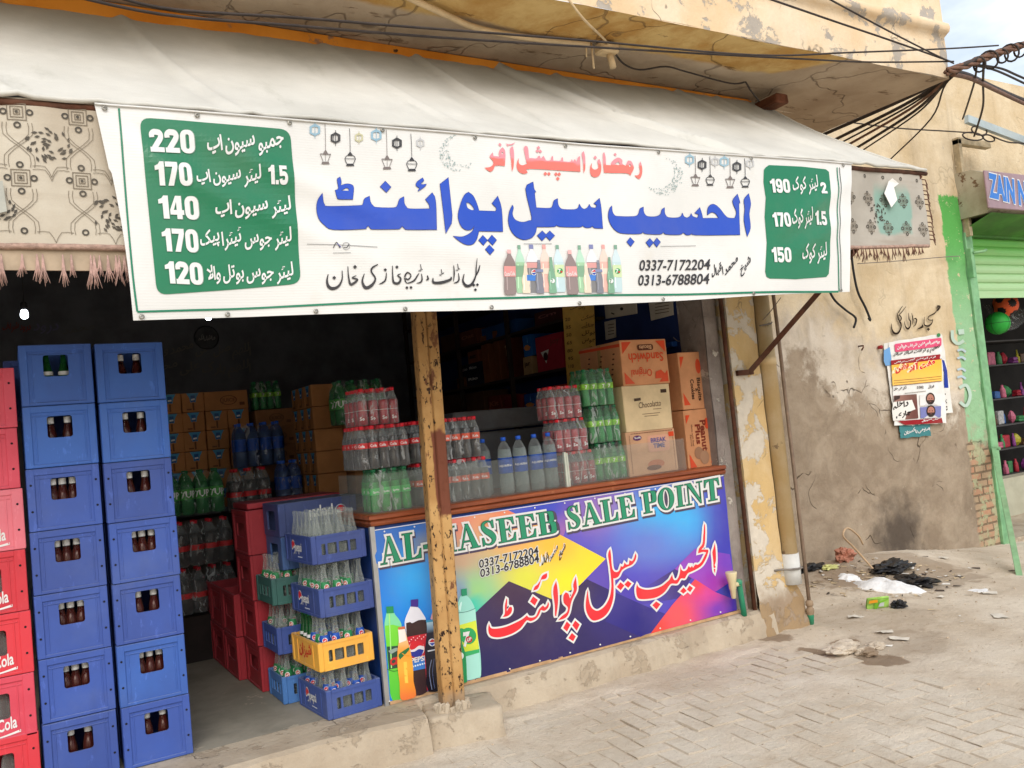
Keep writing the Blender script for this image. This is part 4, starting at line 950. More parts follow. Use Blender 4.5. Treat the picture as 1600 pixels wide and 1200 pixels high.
# phone numbers, name, address
INK = S(36, 34, 38)
tx.text('0337-7172204', (780 + 836 / 3.81, 370 + 198 / 3.81), (780 + 1266 / 3.81, 370 + 190 / 3.81), 61 / 3.81, INK, 3, .018, .10)
tx.text('0313-6788804', (780 + 830 / 3.81, 370 + 287 / 3.81), (780 + 1262 / 3.81, 370 + 275 / 3.81), 61 / 3.81, INK, 3, .018, .10)
tx.text('شیخ محمد اقبال', (1116, 436), (1174, 431), 31, INK, 3, .03, -.1, True, None, None, 0, .6)
KA = 5.517; pts_ = lambda p: Z(490, 380, KA, p)
def nib(p, wd, dots=()):
    tx.line(pts_(p), [a / KA for a in wd], INK, 3)
def dot(x, y, r=17): tx.poly(pts_([(x, y - r), (x + r, y), (x, y + r), (x - r, y)]), INK, 4)
nib([(128, 265), (118, 320), (130, 370), (165, 390), (215, 370), (245, 310), (245, 235)], [6, 16, 26, 28, 20, 12, 6]); dot(178, 297)
nib([(293, 200), (298, 280), (312, 350), (335, 352), (375, 315), (330, 300), (365, 280)], [6, 12, 20, 22, 16, 12, 6]); dot(352, 207)
nib([(432, 265), (415, 330), (440, 385), (490, 370), (525, 310), (490, 250), (500, 215), (545, 188)], [6, 16, 28, 26, 14, 14, 16, 8])
nib([(618, 260), (610, 320), (585, 345), (555, 358)], [6, 14, 14, 4]); dot(607, 235, 15)
nib([(668, 200), (670, 290), (680, 345), (720, 350), (738, 310), (712, 285), (738, 270)], [6, 12, 20, 22, 14, 12, 6]); dot(705, 212, 15)
nib([(770, 300), (800, 320), (825, 285), (795, 260), (772, 300), (790, 350), (850, 330), (878, 290), (895, 265)], [6, 14, 10, 14, 14, 8, 16, 12, 5]); dot(790, 390, 14); dot(825, 388, 14)
nib([(915, 270), (920, 320), (905, 345), (872, 352)], [6, 14, 14, 4]); nib([(905, 190), (912, 240), (890, 246), (925, 232)], [6, 8, 8, 6])
nib([(965, 285), (972, 315), (955, 325)], [8, 18, 6])
nib([(1015, 305), (1020, 345), (1090, 345), (1165, 320), (1172, 295)], [6, 22, 26, 22, 6]); nib([(1085, 232), (1090, 275), (1070, 282), (1110, 262)], [6, 8, 8, 6])
nib([(1192, 200), (1198, 270), (1192, 335)], [6, 14, 4]); nib([(1235, 265), (1240, 320), (1222, 342), (1195, 350)], [6, 14, 14, 4]); nib([(1225, 185), (1232, 235), (1212, 242), (1248, 226)], [6, 8, 8, 6])
nib([(1285, 270), (1275, 330), (1305, 372), (1350, 360), (1385, 290), (1388, 220), (1392, 138)], [6, 16, 26, 22, 12, 10, 4]); nib([(1388, 290), (1410, 240), (1420, 195)], [6, 14, 6])
dot(1370, 365, 14); dot(1402, 362, 14); dot(1385, 405, 14)
# designer's mark and rule
tx.line([(480, 381), (545, 384), (588, 387)], .8, S(110, 110, 110), 3); tx.line([(520, 388), (525, 379), (530, 388)], 1.2, INK, 3); tx.line([(526, 381), (532, 387)], 1, S(60, 60, 150), 3); tx.disc((540, 385), 6, S(120, 120, 120), 3, 14, hole=5.3); tx.line([(536, 387), (541, 387), (544, 382)], 1.1, INK, 3); tx.line([(520, 395.5), (547, 395.5)], .7, S(130, 130, 130), 3)
tx.line([(818, 381), (863, 380.5)], .7, S(130, 130, 130), 3); tx.line([(1034, 384), (1090, 383)], .7, S(130, 130, 130), 3)
tx.build('lettering', M_BANNER, bn)
# lanterns, crescents and the row of printed bottles
pic = Ink(bmap, CX, CY, .0008)
def lantern(x, y, h, c, kind, top=None):
    wd = h * .36
    if top is not None: pic.line([(x - 1, top), (x - .3, (top + y) / 2), (x, y)], .8, c, 3)
    if kind == 0:   # lamp with foot
        pic.poly([(x - wd * .5, y + h * .3), (x, y), (x + wd * .5, y + h * .3)], c, 3, rnd=False)
        for s_ in (-1, 1): pic.line([(x + s_ * wd, y + h * .3), (x + s_ * wd * .45, y + h * .82)], .9, c, 3)
        pic.line([(x - wd, y + h * .3), (x + wd, y + h * .34)], 1.3, c, 4); pic.line([(x, y + h * .3), (x, y + h * .8)], .6, c, 4)
        pic.poly([(x - wd * .6, y + h * .84), (x + wd * .6, y + h * .84), (x + wd * .8, y + h), (x - wd * .8, y + h)], c, 3)
    elif kind == 1:
        pic.poly([(x - wd * .6, y + h * .3), (x, y), (x + wd * .6, y + h * .3)], c, 3)
        for s_ in (-1, 1): pic.line([(x + s_ * wd * .6, y + h * .28), (x + s_ * wd, y + h * .5), (x + s_ * wd * .6, y + h * .84)], 1.1, c, 3, 2)
        pic.line([(x - wd, y + h * .5), (x + wd, y + h * .52)], .8, c, 4); pic.poly([(x - wd * .6, y + h * .84), (x + wd * .6, y + h * .84), (x + wd * .8, y + h), (x - wd * .8, y + h)], c, 3)
    else:
        o = [(x - wd, y + h * .25), (x, y + h * .05), (x + wd, y + h * .25), (x + wd, y + h * .72), (x, y + h * .9), (x - wd, y + h * .72)]; i_ = [(x - wd * .6, y + h * .32), (x, y + h * .25), (x + wd * .6, y + h * .32), (x + wd * .6, y + h * .66), (x, y + h * .74), (x - wd * .6, y + h * .66)]
        pic.poly(o, c, 3, [i_]); pic.line([(x, y - h * .08), (x, y + h * 1.05)], 1, c, 4)
        if kind == 3:
            for q in (-.2, .25): pic.line([(x + wd * q * 2, y + h * .25), (x + wd * q * 2, y + h * .75)], .9, c, 5)
def lset(ox, oy, k, f, grey):
    for (x, y, h, kind, top, c) in ((65, 80, 130, 2, None, S(138, 172, 190)), (160, 310, 130, 0, 85, S(112, 102, 98)), (248, 145, 120, 3, None, S(52, 50, 50)), (378, 315, 130, 1, 110, S(44, 42, 44)), (455, 140, 100, 2, None, S(190, 186, 150) if not grey else S(184, 184, 184))):
        lantern(ox + x / k, oy + y / k * f + x / k * .065, h / k, c, kind, None if top is None else oy + top / k + x / k * .065)
lset(480, 178, 5.714, 1, 0); lset(575, 187, 5.714, 1, 1)
def lset2(ox):
    for (x, y, h, kind, top, c) in ((1098, 45, 88, 2, None, S(146, 176, 190)), (1140, 180, 90, 0, 60, S(112, 102, 98)), (1185, 82, 85, 3, None, S(60, 58, 58)), (1242, 185, 82, 1, 65, S(50, 48, 50)), (1275, 65, 75, 2, None, S(184, 184, 184))):
        lantern(830 + (x + ox) / K, 230 + (y + ox * .06) / K, h / K, c, kind, None if top is None else 230 + (top + ox * .06) / K)
lset2(0); lset2(240)
def crescent(cx, cy, r, flip):
    r2 = random.Random(5); c = S(132, 156, 154)
    for k in range(420):
        a = r2.uniform(0, 6.283); q = r * math.sqrt(r2.random()); x, y = q * math.cos(a), q * math.sin(a)
        if math.hypot(x - flip * r * .32, y + r * .22) < r * .84: continue
        l = r2.uniform(.7, 1.15); pic.poly([(cx + x - l, cy + y), (cx + x, cy + y - l * .6), (cx + x + l, cy + y), (cx + x, cy + y + l * .6)], c, 3)
crescent(713, 241, 29, 1); crescent(1038, 276, 29, -1)
def fb(x0, x1, y0, y1, capc, body, label=None, lab=(.45, .7), clear=None, glass=False, ly=3, mark=None):
    """one printed bottle between x0..x1 and y0 (top)..y1; layers run upwards"""
    fd = lambda c: tuple(q * .72 + .17 for q in c) if c else c
    capc, body, label, clear = fd(capc), fd(body), fd(label), fd(clear)
    xc, hw, h = (x0 + x1) / 2, (x1 - x0) / 2, y1 - y0; sk = .06 * h
    f = lambda u, v: (xc + u * hw + sk * (v - .5), y0 + v * h)
    cw = .34
    prof = [(cw * .8, .09), (cw, .13), (.85, .27), (1, .36), (1, .5), (.9, .62), (1, .74), (1, .93), (.8, 1)] if not glass else [(.35, .06), (.42, .12), (.5, .3), (.9, .5), (1, .62), (.85, .75), (1, .9), (.9, 1)]
    out = [f(-a, v) for a, v in prof] + [f(a, v) for a, v in prof[::-1]]
    pic.poly(out, clear or body, ly, rnd=True)
    if clear: pic.poly([f(-.93, .36), f(.93, .36), f(1, .5), f(.9, .62), f(1, .74), f(1, .93), f(.8, .99), f(-.8, .99), f(-1, .93), f(-1, .74), f(-.9, .62), f(-1, .5)], body, ly + 1)
    pic.poly([f(-.6, .4), f(-.4, .4), f(-.45, .9), f(-.6, .9)], tuple(min(1, c * 1.6 + .05) for c in body), ly + 1.5)
    if label:
        a, c = lab; pic.poly([f(-1, a), f(1, a), f(1, c), f(-1, c)], label, ly + 2)
    if mark: mark(f, ly + 3)
    pic.poly([f(-cw, 0), f(cw, 0), f(cw, .09), f(-cw, .09)], capc, ly + 1)
COLA = S(96, 50, 40); LRED = S(224, 116, 110); 
def m_cola(f, l): pic.text('Coca-Cola', f(-.85, .585), f(.9, .57), 6.0, WHITE, l, .02, -.2)
def m_roundel(f, l):
    c = f(.15, .57); pic.disc(c, 4.6, WHITE, l); pic.poly([(c[0] - 4, c[1] - .4), (c[0], c[1] - 4.2), (c[0] + 4, c[1] - 1)], S(200, 40, 50), l + 1); pic.poly([(c[0] - 4, c[1] + 1), (c[0] + 4, c[1] + .6), (c[0], c[1] + 4.2)], S(30, 60, 160), l + 1)
    pic.poly([f(-1, .62), f(1, .62), f(1, .74), f(-1, .74)], S(60, 120, 200), l - .5)
def m_seven(f, l):
    c = f(.1, .55); pic.disc(c, 4.4, S(40, 150, 80), l); pic.text('7', (c[0] - 3, c[1] + 3), (c[0] + 1.5, c[1] + 3), 6, WHITE, l + 1, .03); pic.disc((c[0] + 2, c[1] + 1.5), 1.6, S(200, 40, 50), l + 2)
def m_small(f, l):
    c = f(.05, .66); pic.disc(c, 3.6, WHITE, l); pic.text('7', (c[0] - 2.2, c[1] + 2.4), (c[0] + 1, c[1] + 2.4), 5, S(30, 120, 70), l + 1, .03)
def brow(ox, kx):
    X = lambda x: ox + (x - 20) / 3.81 * kx; Y = lambda y: 370 + y / 3.81
    fb(X(95), X(150), Y(50), Y(335), S(30, 130, 80), S(130, 190, 130), S(60, 140, 80), (.43, .66), S(160, 212, 180), ly=2)
    fb(X(160), X(235), Y(46), Y(338), S(40, 60, 150), S(48, 42, 46), S(210, 120, 112), (.37, .48), S(226, 226, 228), ly=3, mark=m_roundel)
    fb(X(245), X(305), Y(46), Y(330), S(226, 130, 120), S(226, 160, 140), S(226, 206, 180), (.5, .62), S(232, 196, 178), ly=2)
    fb(X(325), X(382), Y(48), Y(332), S(30, 130, 90), S(176, 208, 212), S(192, 216, 150), (.42, .68), S(192, 216, 222), ly=3, mark=m_seven)
    fb(X(132), X(180), Y(160), Y(336), S(230, 220, 200), S(226, 206, 176), None, (.4, .5), None, True, 6)
    fb(X(212), X(258), Y(140), Y(338), S(90, 90, 110), S(52, 56, 84), S(70, 90, 150), (.28, .36), None, True, 8)
    fb(X(285), X(330), Y(122), Y(338), S(34, 120, 74), S(36, 140, 84), None, (.5, .6), None, True, 9, m_small)
    fb(X(20), X(92), Y(80), Y(345), S(224, 150, 146), COLA, LRED, (.37, .60), None, False, 9, m_cola)
brow(785.5, 1.0); brow(882.5, .93)
pic.build('printed_picture', M_BANNER, bn)
# ================================================================ COUNTER
ct = thing('counter', 'shop counter with printed front sheet and brown wooden ledge', 'counter', (3.1, .4, .2))
M_WOOD = None
def wood():
    t = NT('ledge_wood'); g_ = t.noise(3, 6, .65, None, (.6, 8, 8), .4)
    c = t.mix(t.step(g_, .3, .7), S(112, 54, 30), S(164, 88, 52)); c = t.mix(t.step(t.noise(5, 7, .7), .6, .68), c, S(182, 116, 76))
    return t.done(t.pr(c, .4, .4, 0, t.bump(g_, .2, .004)))
M_WOOD = wood(); M_CBLUE = pm('blue_board', S(22, 70, 150), .5, .15, 5, .25)
b = MB(); b.box((1.80, .012, .205), (4.535, .7, 1.215)); part('carcass', b, M_CBLUE, ct)
b = MB()
def ledge(mb, a, c, n):   # moulded edge from a to c, n = outward direction
    prof_ = [(0, 1.2220), (.02, 1.2220), (.028, 1.2359), (.028, 1.2466), (.018, 1.2531), (.036, 1.2605), (.036, 1.2793), (.028, 1.2859), (-.04, 1.2875)]
    a, c, n = Vector(a), Vector(c), Vector(n); vs = [p + n * q[0] + Vector((0, 0, q[1])) for p in (a, c) for q in prof_]; m_ = len(prof_)
    mb.add(vs, [(i, i + 1, m_ + i + 1, m_ + i) for i in range(m_ - 1)])
ledge(b, (1.80, 0, 0), (4.55, 0, 0), (0, -1, 0)); ledge(b, (1.80, 0, 0), (1.80, .74, 0), (-1, 0, 0))
b.add([(1.80, 0, 1.2220), (1.78, -.02, 1.2220), (1.772, -.028, 1.2359), (1.772, -.028, 1.2466), (1.782, -.018, 1.2531), (1.764, -.036, 1.2605), (1.764, -.036, 1.2793), (1.772, -.028, 1.2859), (1.84, .04, 1.2875)] , [(0, 1, 2, 3, 4, 5, 6, 7, 8)])
for (n_, a) in (((0, -1, 0), 0), ((-1, 0, 0), 1)):
    for k in range(0): pass
prf = [(.02, 1.2220), (.028, 1.2359), (.028, 1.2466), (.018, 1.2531), (.036, 1.2605), (.036, 1.2793), (.028, 1.2859)]
vs = []
for (o, z) in prf: vs += [(1.80, -o, z), (1.80 - o, -o, z), (1.80 - o, 0, z)]
b.add(vs, [(3 * i + k, 3 * i + k + 1, 3 * i + k + 4, 3 * i + k + 3) for i in range(len(prf) - 1) for k in (0, 1)])
b.add([(1.80, -.028, 1.2859), (1.772, -.028, 1.2859), (1.772, 0, 1.2859), (1.8, 0, 1.2867)], [(0, 1, 2, 3)])
b.box((1.79, .03, 1.21), (4.55, .74, 1.2867)); part('ledge', b, M_WOOD, ct)
def cmap(px, py, lift=0.0):
    p = onY(px, py, -.010); wv = .004 * fbm(p.x * 3, p.z * 3, 4, 3) + .005 * max(0, (p.x - 4.1)) * fbm(p.x * 8, p.z * 8, 2, 2); p.y += -wv - lift; return p
b = MB()
sq = [onY(*p, -.010) for p in ((583, 828), (1131, 742), (1151, 953), (602, 1101))]
for (a, c) in (((1.795, -.012, .202), (4.56, .012, .222)),): b.box(a, c)
part('batten', b, pm('pale_batten', S(186, 150, 112), .8, .25, 10), ct)
b = MB(); b.box((1.772, -.012, .2), (1.80, .012, 1.22)); part('corner_trim', b, pm('aluminium_trim', S(176, 176, 176), .35, .1, 8, .2, .5, .6), ct)
# printed sheet: background artwork
def lerp3(a, c, t): t = max(0, min(1, t)); t = t * t * (3 - 2 * t); return tuple(a[i] + (c[i] - a[i]) * t for i in range(3))
def base(px, py):
    q = (py - (828 - (px - 583) * .157)) / 260.0       # 0 along the top edge, 1 at the foot
    left = lerp3(S(40, 104, 190), S(20, 130, 226), q * 1.6); left = lerp3(left, S(64, 168, 240), 1 - math.hypot((px - 645) / 60, (py - 900) / 80))
    left = lerp3(left, S(126, 136, 156), 1 - math.hypot((px - 668) / 50, (py - 850) / 30))
    right = lerp3(S(92, 82, 190), S(72, 62, 178), q); right = lerp3(right, S(150, 110, 180), 1 - math.hypot((px - 945) / 90, (py - 800) / 60))
    right = lerp3(right, S(60, 176, 236), 1.25 - math.hypot((px - 1042) / 85, (py - 815) / 62)); right = lerp3(right, S(96, 120, 206), 1 - math.hypot((px - 1010) / 110, (py - 850) / 60))
    right = lerp3(right, S(52, 52, 170), (px - 1080) / 60)
    return lerp3(left, right, (px - 690) / 50)
def grad(*ps):
    def f(px, py):
        w_ = [1 / (((px - x) ** 2 + (py - y) ** 2) ** 1.3 + 4) for x, y, c in ps]; s_ = sum(w_); return tuple(sum(w_[i] * ps[i][2][k] for i in range(len(ps))) / s_ for k in range(3))
    return f
art = Ink(cmap, (585, 1152, 14), (742, 1100, 14), .0009)
art.poly([(583, 828), (1131, 742), (1151, 953), (602, 1101)], base, 0, micro=0)
art.poly([(700, 810), (795, 796), (838, 817), (880, 838), (946, 873), (903, 917), (862, 936), (795, 908), (742, 958), (712, 935)], grad((705, 815, S(226, 130, 110)), (795, 800, S(228, 130, 100)), (800, 830, S(236, 160, 100)), (870, 850, S(246, 186, 60)), (930, 872, S(250, 214, 50)), (890, 915, S(244, 224, 40)), (820, 905, S(216, 216, 70)), (740, 945, S(60, 196, 170)), (715, 925, S(130, 150, 190)), (720, 870, S(196, 160, 130)), (745, 920, S(150, 200, 130))), 1)
art.poly([(793, 797), (838, 790), (905, 780), (880, 838), (838, 817)], grad((795, 797, S(70, 90, 190)), (850, 792, S(50, 70, 190)), (880, 836, S(150, 100, 170))), 1)
art.poly([(795, 908), (862, 936), (902, 917), (917, 905), (949, 920), (962, 936), (946, 971), (1002, 994), (742, 1064), (747, 1015), (742, 958)], grad((795, 915, S(66, 44, 72)), (880, 930, S(56, 40, 78)), (760, 1050, S(36, 34, 86)), (900, 1010, S(46, 38, 92)), (742, 965, S(56, 44, 84)), (950, 960, S(50, 42, 110))), 2)
art.poly([(949, 920), (1004, 945), (1062, 968), (1000, 995), (946, 971), (962, 936)], grad((955, 930, S(60, 52, 130)), (1000, 985, S(36, 32, 120)), (1050, 968, S(50, 40, 140))), 2)
art.poly([(917, 905), (946, 873), (1004, 920), (1054, 889), (1081, 903), (1060, 935), (1000, 945), (949, 920)], grad((930, 900, S(96, 76, 176)), (1000, 930, S(76, 62, 170)), (1060, 905, S(64, 50, 120))), 1)
art.poly([(1086, 857), (1140, 866), (1147, 905), (1117, 925), (1082, 904), (1054, 889)], grad((1086, 862, S(136, 66, 180)), (1140, 880, S(110, 56, 180)), (1075, 895, S(150, 70, 186)), (1120, 915, S(160, 60, 170))), 2)
art.poly([(1086, 905), (1117, 925), (1150, 938), (1151, 953), (1016, 990), (1050, 945)], grad((1086, 910, S(232, 70, 76)), (1020, 985, S(226, 60, 50)), (1060, 960, S(236, 84, 90)), (1110, 930, S(210, 70, 150)), (1120, 950, S(120, 56, 176)), (1148, 945, S(60, 44, 160))), 3)
art.line([(585, 828.5), (860, 786), (1130, 743)], 1.3, S(214, 214, 220), 4)
for i in range(12):
    x = 600 + i * 47; art.disc((x, 830 - (x - 583) * .157 + 3), 1.3, S(220, 220, 216), 5, 8); y = 1099 - (x - 602) * .2695 - 3; art.disc((x + 8, y - 1), 1.3, S(220, 220, 216), 5, 8)
sh = art.build('printed_sheet', M_BANNER, ct)
# green serif heading
def bowl(x0, x1, y0, y1, t_, xs_): return [(xs_, y0), ((x0 + x1) / 2, y0), (x1 - .04, y0 + .08 * (y1 - y0)), (x1, (y0 + y1) / 2), (x1 - .04, y1 - .08 * (y1 - y0)), ((x0 + x1) / 2, y1), (xs_, y1)]
def ell(cx, cy, rx, ry, n=28): return [(cx + rx * math.cos(2 * math.pi * i / n), cy + ry * math.sin(2 * math.pi * i / n)) for i in range(n)]
def bx4(x0, y0, x1, y1): return [(x0, y0), (x1, y0), (x1, y1), (x0, y1)]
_s = .055
GL = {'A': (1.02, [([(.40, 1), (.55, 1), (.94, 0), (.66, 0)], []), ([(.42, .98), (.47, .86), (.19, 0), (.12, 0)], []), (bx4(.22, .28, .66, .34), []), (bx4(0, 0, .31, _s), []), (bx4(.56, 0, 1.02, _s), [])]),
      'L': (.84, [(bx4(.12, 0, .37, 1), []), (bx4(0, 1 - _s, .49, 1), []), (bx4(0, 0, .82, _s), []), ([(.82, 0), (.84, .36), (.78, .36), (.70, .14), (.5, _s), (.5, 0)], [])]),
      '-': (.42, [(bx4(.04, .3, .38, .46), [])]),
      'H': (1.06, [(bx4(.11, 0, .36, 1), []), (bx4(.70, 0, .95, 1), []), (bx4(.3, .47, .75, .54), [])] + [(bx4(a, c, a + .47, c + _s), []) for a in (0, .59) for c in (0, 1 - _s)]),
      'S': (.72, [(stroke2([(.60, .74), (.52, .92), (.36, .97), (.18, .90), (.15, .74), (.28, .58), (.46, .45), (.58, .28), (.53, .11), (.36, .03), (.16, .09), (.08, .28)], [.04, .06, .06, .12, .2, .24, .26, .24, .14, .06, .06, .04], 5), []), ([(.56, .68), (.64, .68), (.64, 1), (.58, 1), (.50, .9)], []), ([(.04, 0), (.1, 0), (.18, .1), (.12, .33), (.04, .33)], [])]),
      'E': (.86, [(bx4(.12, 0, .37, 1), []), (bx4(0, 0, .8, _s), []), (bx4(0, 1 - _s, .78, 1), []), ([(.80, 0), (.83, .34), (.77, .34), (.69, .13), (.5, _s), (.5, 0)], []), ([(.78, 1), (.80, .69), (.74, .69), (.66, .88), (.5, 1 - _s), (.5, 1)], []), (bx4(.3, .48, .56, .54), []), ([(.5, .51), (.6, .34), (.6, .68)], [])]),
      'B': (.88, [(bx4(.12, 0, .37, 1), []), (bx4(0, 0, .4, _s), []), (bx4(0, 1 - _s, .4, 1), []), (spl(bowl(.3, .86, 0, .54, 0, .3)), [spl(bowl(.34, .60, _s, .49, 0, .34))]), (spl(bowl(.3, .80, .5, 1, 0, .3)), [spl(bowl(.34, .56, .545, 1 - _s, 0, .34))])]),
      'P': (.82, [(bx4(.12, 0, .37, 1), []), (bx4(0, 0, .5, _s), []), (bx4(0, 1 - _s, .4, 1), []), (spl(bowl(.3, .82, .44, 1, 0, .3)), [spl(bowl(.34, .57, .495, 1 - _s, 0, .34))])]),
      'O': (.96, [(ell(.48, .5, .47, .52), [ell(.48, .5, .19, .46)])]),
      'I': (.52, [(bx4(.13, 0, .38, 1), []), (bx4(0, 0, .51, _s), []), (bx4(0, 1 - _s, .51, 1), [])]),
      'N': (1.04, [(bx4(.13, 0, .19, 1), []), (bx4(.82, 0, .88, 1), []), ([(.06, 1), (.34, 1), (.88, .12), (.88, 0), (.82, 0), (.13, .92)], []), (bx4(0, 0, .32, _s), []), (bx4(.68, 1 - _s, 1.02, 1), []), (bx4(0, 1 - _s, .25, 1), [])]),
      'T': (.88, [(bx4(.31, 0, .57, 1), []), (bx4(.18, 0, .70, _s), []), (bx4(.02, 1 - _s, .86, 1), []), ([(.02, 1), (0, .66), (.06, .66), (.13, .86), (.33, 1 - _s), (.33, 1)], []), ([(.86, 1), (.88, .66), (.82, .66), (.75, .86), (.55, 1 - _s), (.55, 1)], [])])}
hd = Ink(cmap, (585, 1152, 14), None, .0009)
def heading(word, bl, br, tl, tr):
    W_ = sum(GL[c][0] + .07 for c in word) - .07; x = 0
    bl, br, tl, tr = [Vector(q) for q in (bl, br, tl, tr)]
    def m(p, dx=0, dy=0):
        a = p[0] / W_; q = (bl * (1 - a) + br * a) * (1 - p[1]) + (tl * (1 - a) + tr * a) * p[1]; return (q.x + dx, q.y + dy)
    for ch in word:
        w_, ps = GL[ch]
        for (o, hs) in ps:
            P = [m((q[0] + x, q[1])) for q in o]; H = [[m((q[0] + x, q[1])) for q in h] for h in hs]
            hd.poly([(a + 2.0, c + 3.2) for a, c in polyoff(P, 3.7)], S(72, 60, 84), 3)
            hd.poly(polyoff(P, 3.7), WHITE, 5, [polyoff(h, -2.4) for h in H if max(q[0] for q in h) - min(q[0] for q in h) > 6]); hd.poly(polyoff(P, .5), S(12, 70, 54), 7, [polyoff(h, -.5) for h in H]); hd.poly(polyoff(P, -.45), S(30, 138, 100), 9, [polyoff(h, .45) for h in H])
        x += w_ + .07
heading('AL-HASEEB', (594, 883), (871, 832), (590, 840), (866, 797)); heading('SALE', (887, 828), (993, 807), (883, 792), (988, 773)); heading('POINT', (1005, 803), (1125, 780), (1001, 770), (1122, 746))
hd.build('heading', M_BANNER, sh)
wr = Ink(cmap, (585, 1152, 20), None, .0009)
K4, K5 = 7.273, 6.668
def P4(p, holes=(), rnd=True): wr.outlined(Z(740, 880, K4, p), S(226, 44, 54), WHITE, 2.7, 6, [Z(740, 880, K4, h) for h in holes], rnd)
def P5(p, rnd=True): wr.outlined(Z(930, 800, K5, p), S(226, 44, 54), WHITE, 2.7, 6, (), rnd)
P4([(172, 685), (185, 725), (215, 742), (290, 738), (380, 715), (470, 675), (545, 635), (600, 590), (620, 612), (665, 615), (705, 595), (735, 530), (765, 495), (785, 480), (805, 500), (828, 480), (842, 435), (852, 470), (838, 510), (800, 540), (760, 530), (735, 590), (695, 635), (640, 658), (595, 650), (530, 735), (430, 800), (300, 840), (210, 835), (172, 800), (163, 740)])
P4([(370, 400), (378, 420), (372, 545), (400, 500), (425, 495), (432, 520), (420, 565), (380, 600), (325, 612), (350, 570), (352, 480)])
P4([(830, 110), (825, 160), (800, 180), (762, 188), (748, 230), (720, 290), (670, 310), (690, 265), (720, 240), (748, 200), (775, 140)])
P4([(932, 200), (950, 300), (955, 450), (935, 600), (920, 590), (918, 480), (900, 350), (905, 270)])
P4([(1155, 150), (1165, 240), (1165, 310), (1120, 400), (1100, 460), (1080, 560), (1040, 620), (955, 650), (1000, 600), (1055, 555), (1065, 500), (1020, 450), (1015, 370), (1040, 330), (1070, 345), (1090, 400), (1130, 310), (1125, 240)])
for d in ([(670, 375), (725, 415), (690, 480), (635, 435)], [(1055, 660), (1095, 700), (1055, 775), (1012, 735)], [(1150, 650), (1200, 695), (1165, 765), (1115, 705)], [(1110, 790), (1155, 830), (1125, 885), (1070, 850)]): P4(d, rnd=False)
P5([(150, 385), (160, 460), (168, 560), (185, 610), (215, 625), (245, 610), (262, 560), (275, 570), (290, 560), (300, 525), (318, 545), (345, 545), (352, 500), (375, 510), (395, 490), (415, 430), (425, 460), (410, 510), (375, 550), (330, 570), (290, 592), (265, 620), (240, 670), (205, 690), (185, 690), (190, 800), (185, 900), (150, 1010), (90, 1090), (0, 1130), (-50, 1115), (-90, 1050), (-103, 970), (-95, 880), (-80, 800), (-72, 900), (-45, 990), (7, 1028), (60, 1010), (110, 960), (150, 880), (165, 780), (160, 690), (145, 560), (128, 460), (135, 410)])
P5([(430, 745), (445, 780), (500, 805), (580, 805), (680, 775), (740, 730), (770, 700), (795, 650), (805, 690), (820, 710), (850, 700), (875, 640), (885, 560), (895, 600), (920, 615), (950, 600), (970, 560), (985, 580), (1005, 560), (1015, 580), (1040, 545), (1060, 550), (1090, 530), (1110, 500), (1130, 460), (1150, 420), (1120, 415), (1065, 430), (1075, 380), (1110, 330), (1120, 240), (1130, 120), (1140, 150), (1140, 260), (1130, 350), (1100, 390), (1165, 390), (1172, 410), (1150, 480), (1110, 550), (1060, 590), (1000, 620), (960, 640), (930, 690), (900, 690), (880, 700), (850, 745), (800, 745), (770, 760), (720, 830), (640, 885), (540, 905), (460, 905), (430, 880), (420, 810)])
P5([(1240, 320), (1250, 400), (1255, 520), (1245, 640), (1232, 600), (1225, 500), (1215, 420), (1228, 370)])
for d in ([(260, 730), (300, 765), (262, 815), (222, 780)], [(335, 715), (375, 745), (340, 790), (300, 755)], [(630, 930), (675, 960), (635, 1015), (590, 970)], [(915, 785), (950, 820), (915, 850), (880, 825)], [(980, 765), (1015, 790), (985, 835), (950, 805)]): P5(d, rnd=False)
wr.text('0337-7172204', (748, 887.5), (841, 866), 12.5, INK, 6, .022, -.05, edge=WHITE, ed=.055); wr.text('0313-6788804', (750, 902), (842, 878), 12.5, INK, 6, .022, -.05, edge=WHITE, ed=.055)
wr.text('شیخ محمد اقبال', (846, 886), (884, 872), 24, INK, 6, .045, -.05, True, None, WHITE, .06, .6)
wr.build('lettering', M_BANNER, sh)
# printed bottles on the sheet, traced on a grid of 590 + x/6, 900 + y/6
pc = Ink(cmap, (585, 760, 20), None, .0009)
def B8(p, col, ly=0, rnd=True, holes=()): pc.poly(Z(590, 900, 6, p), col, ly, [Z(590, 900, 6, h) for h in holes], rnd)
def L8(p, wd, col, ly): pc.line(Z(590, 900, 6, p), wd / 6, col, ly)
def T8(s_, bl, br, h, col, ly, off=.02, lean=-.05): pc.text(s_, Z(590, 900, 6, [bl])[0], Z(590, 900, 6, [br])[0], h / 6, col, ly, off, lean)
def vg(*st):   # vertical blend of colours by photo rows
    def f(px, py):
        y = (py - 900) * 6
        for i in range(len(st) - 1):
            if y <= st[i + 1][0] or i == len(st) - 2: return lerp3(st[i][1], st[i + 1][1], (y - st[i][0]) / (st[i + 1][0] - st[i][0]))
    return f
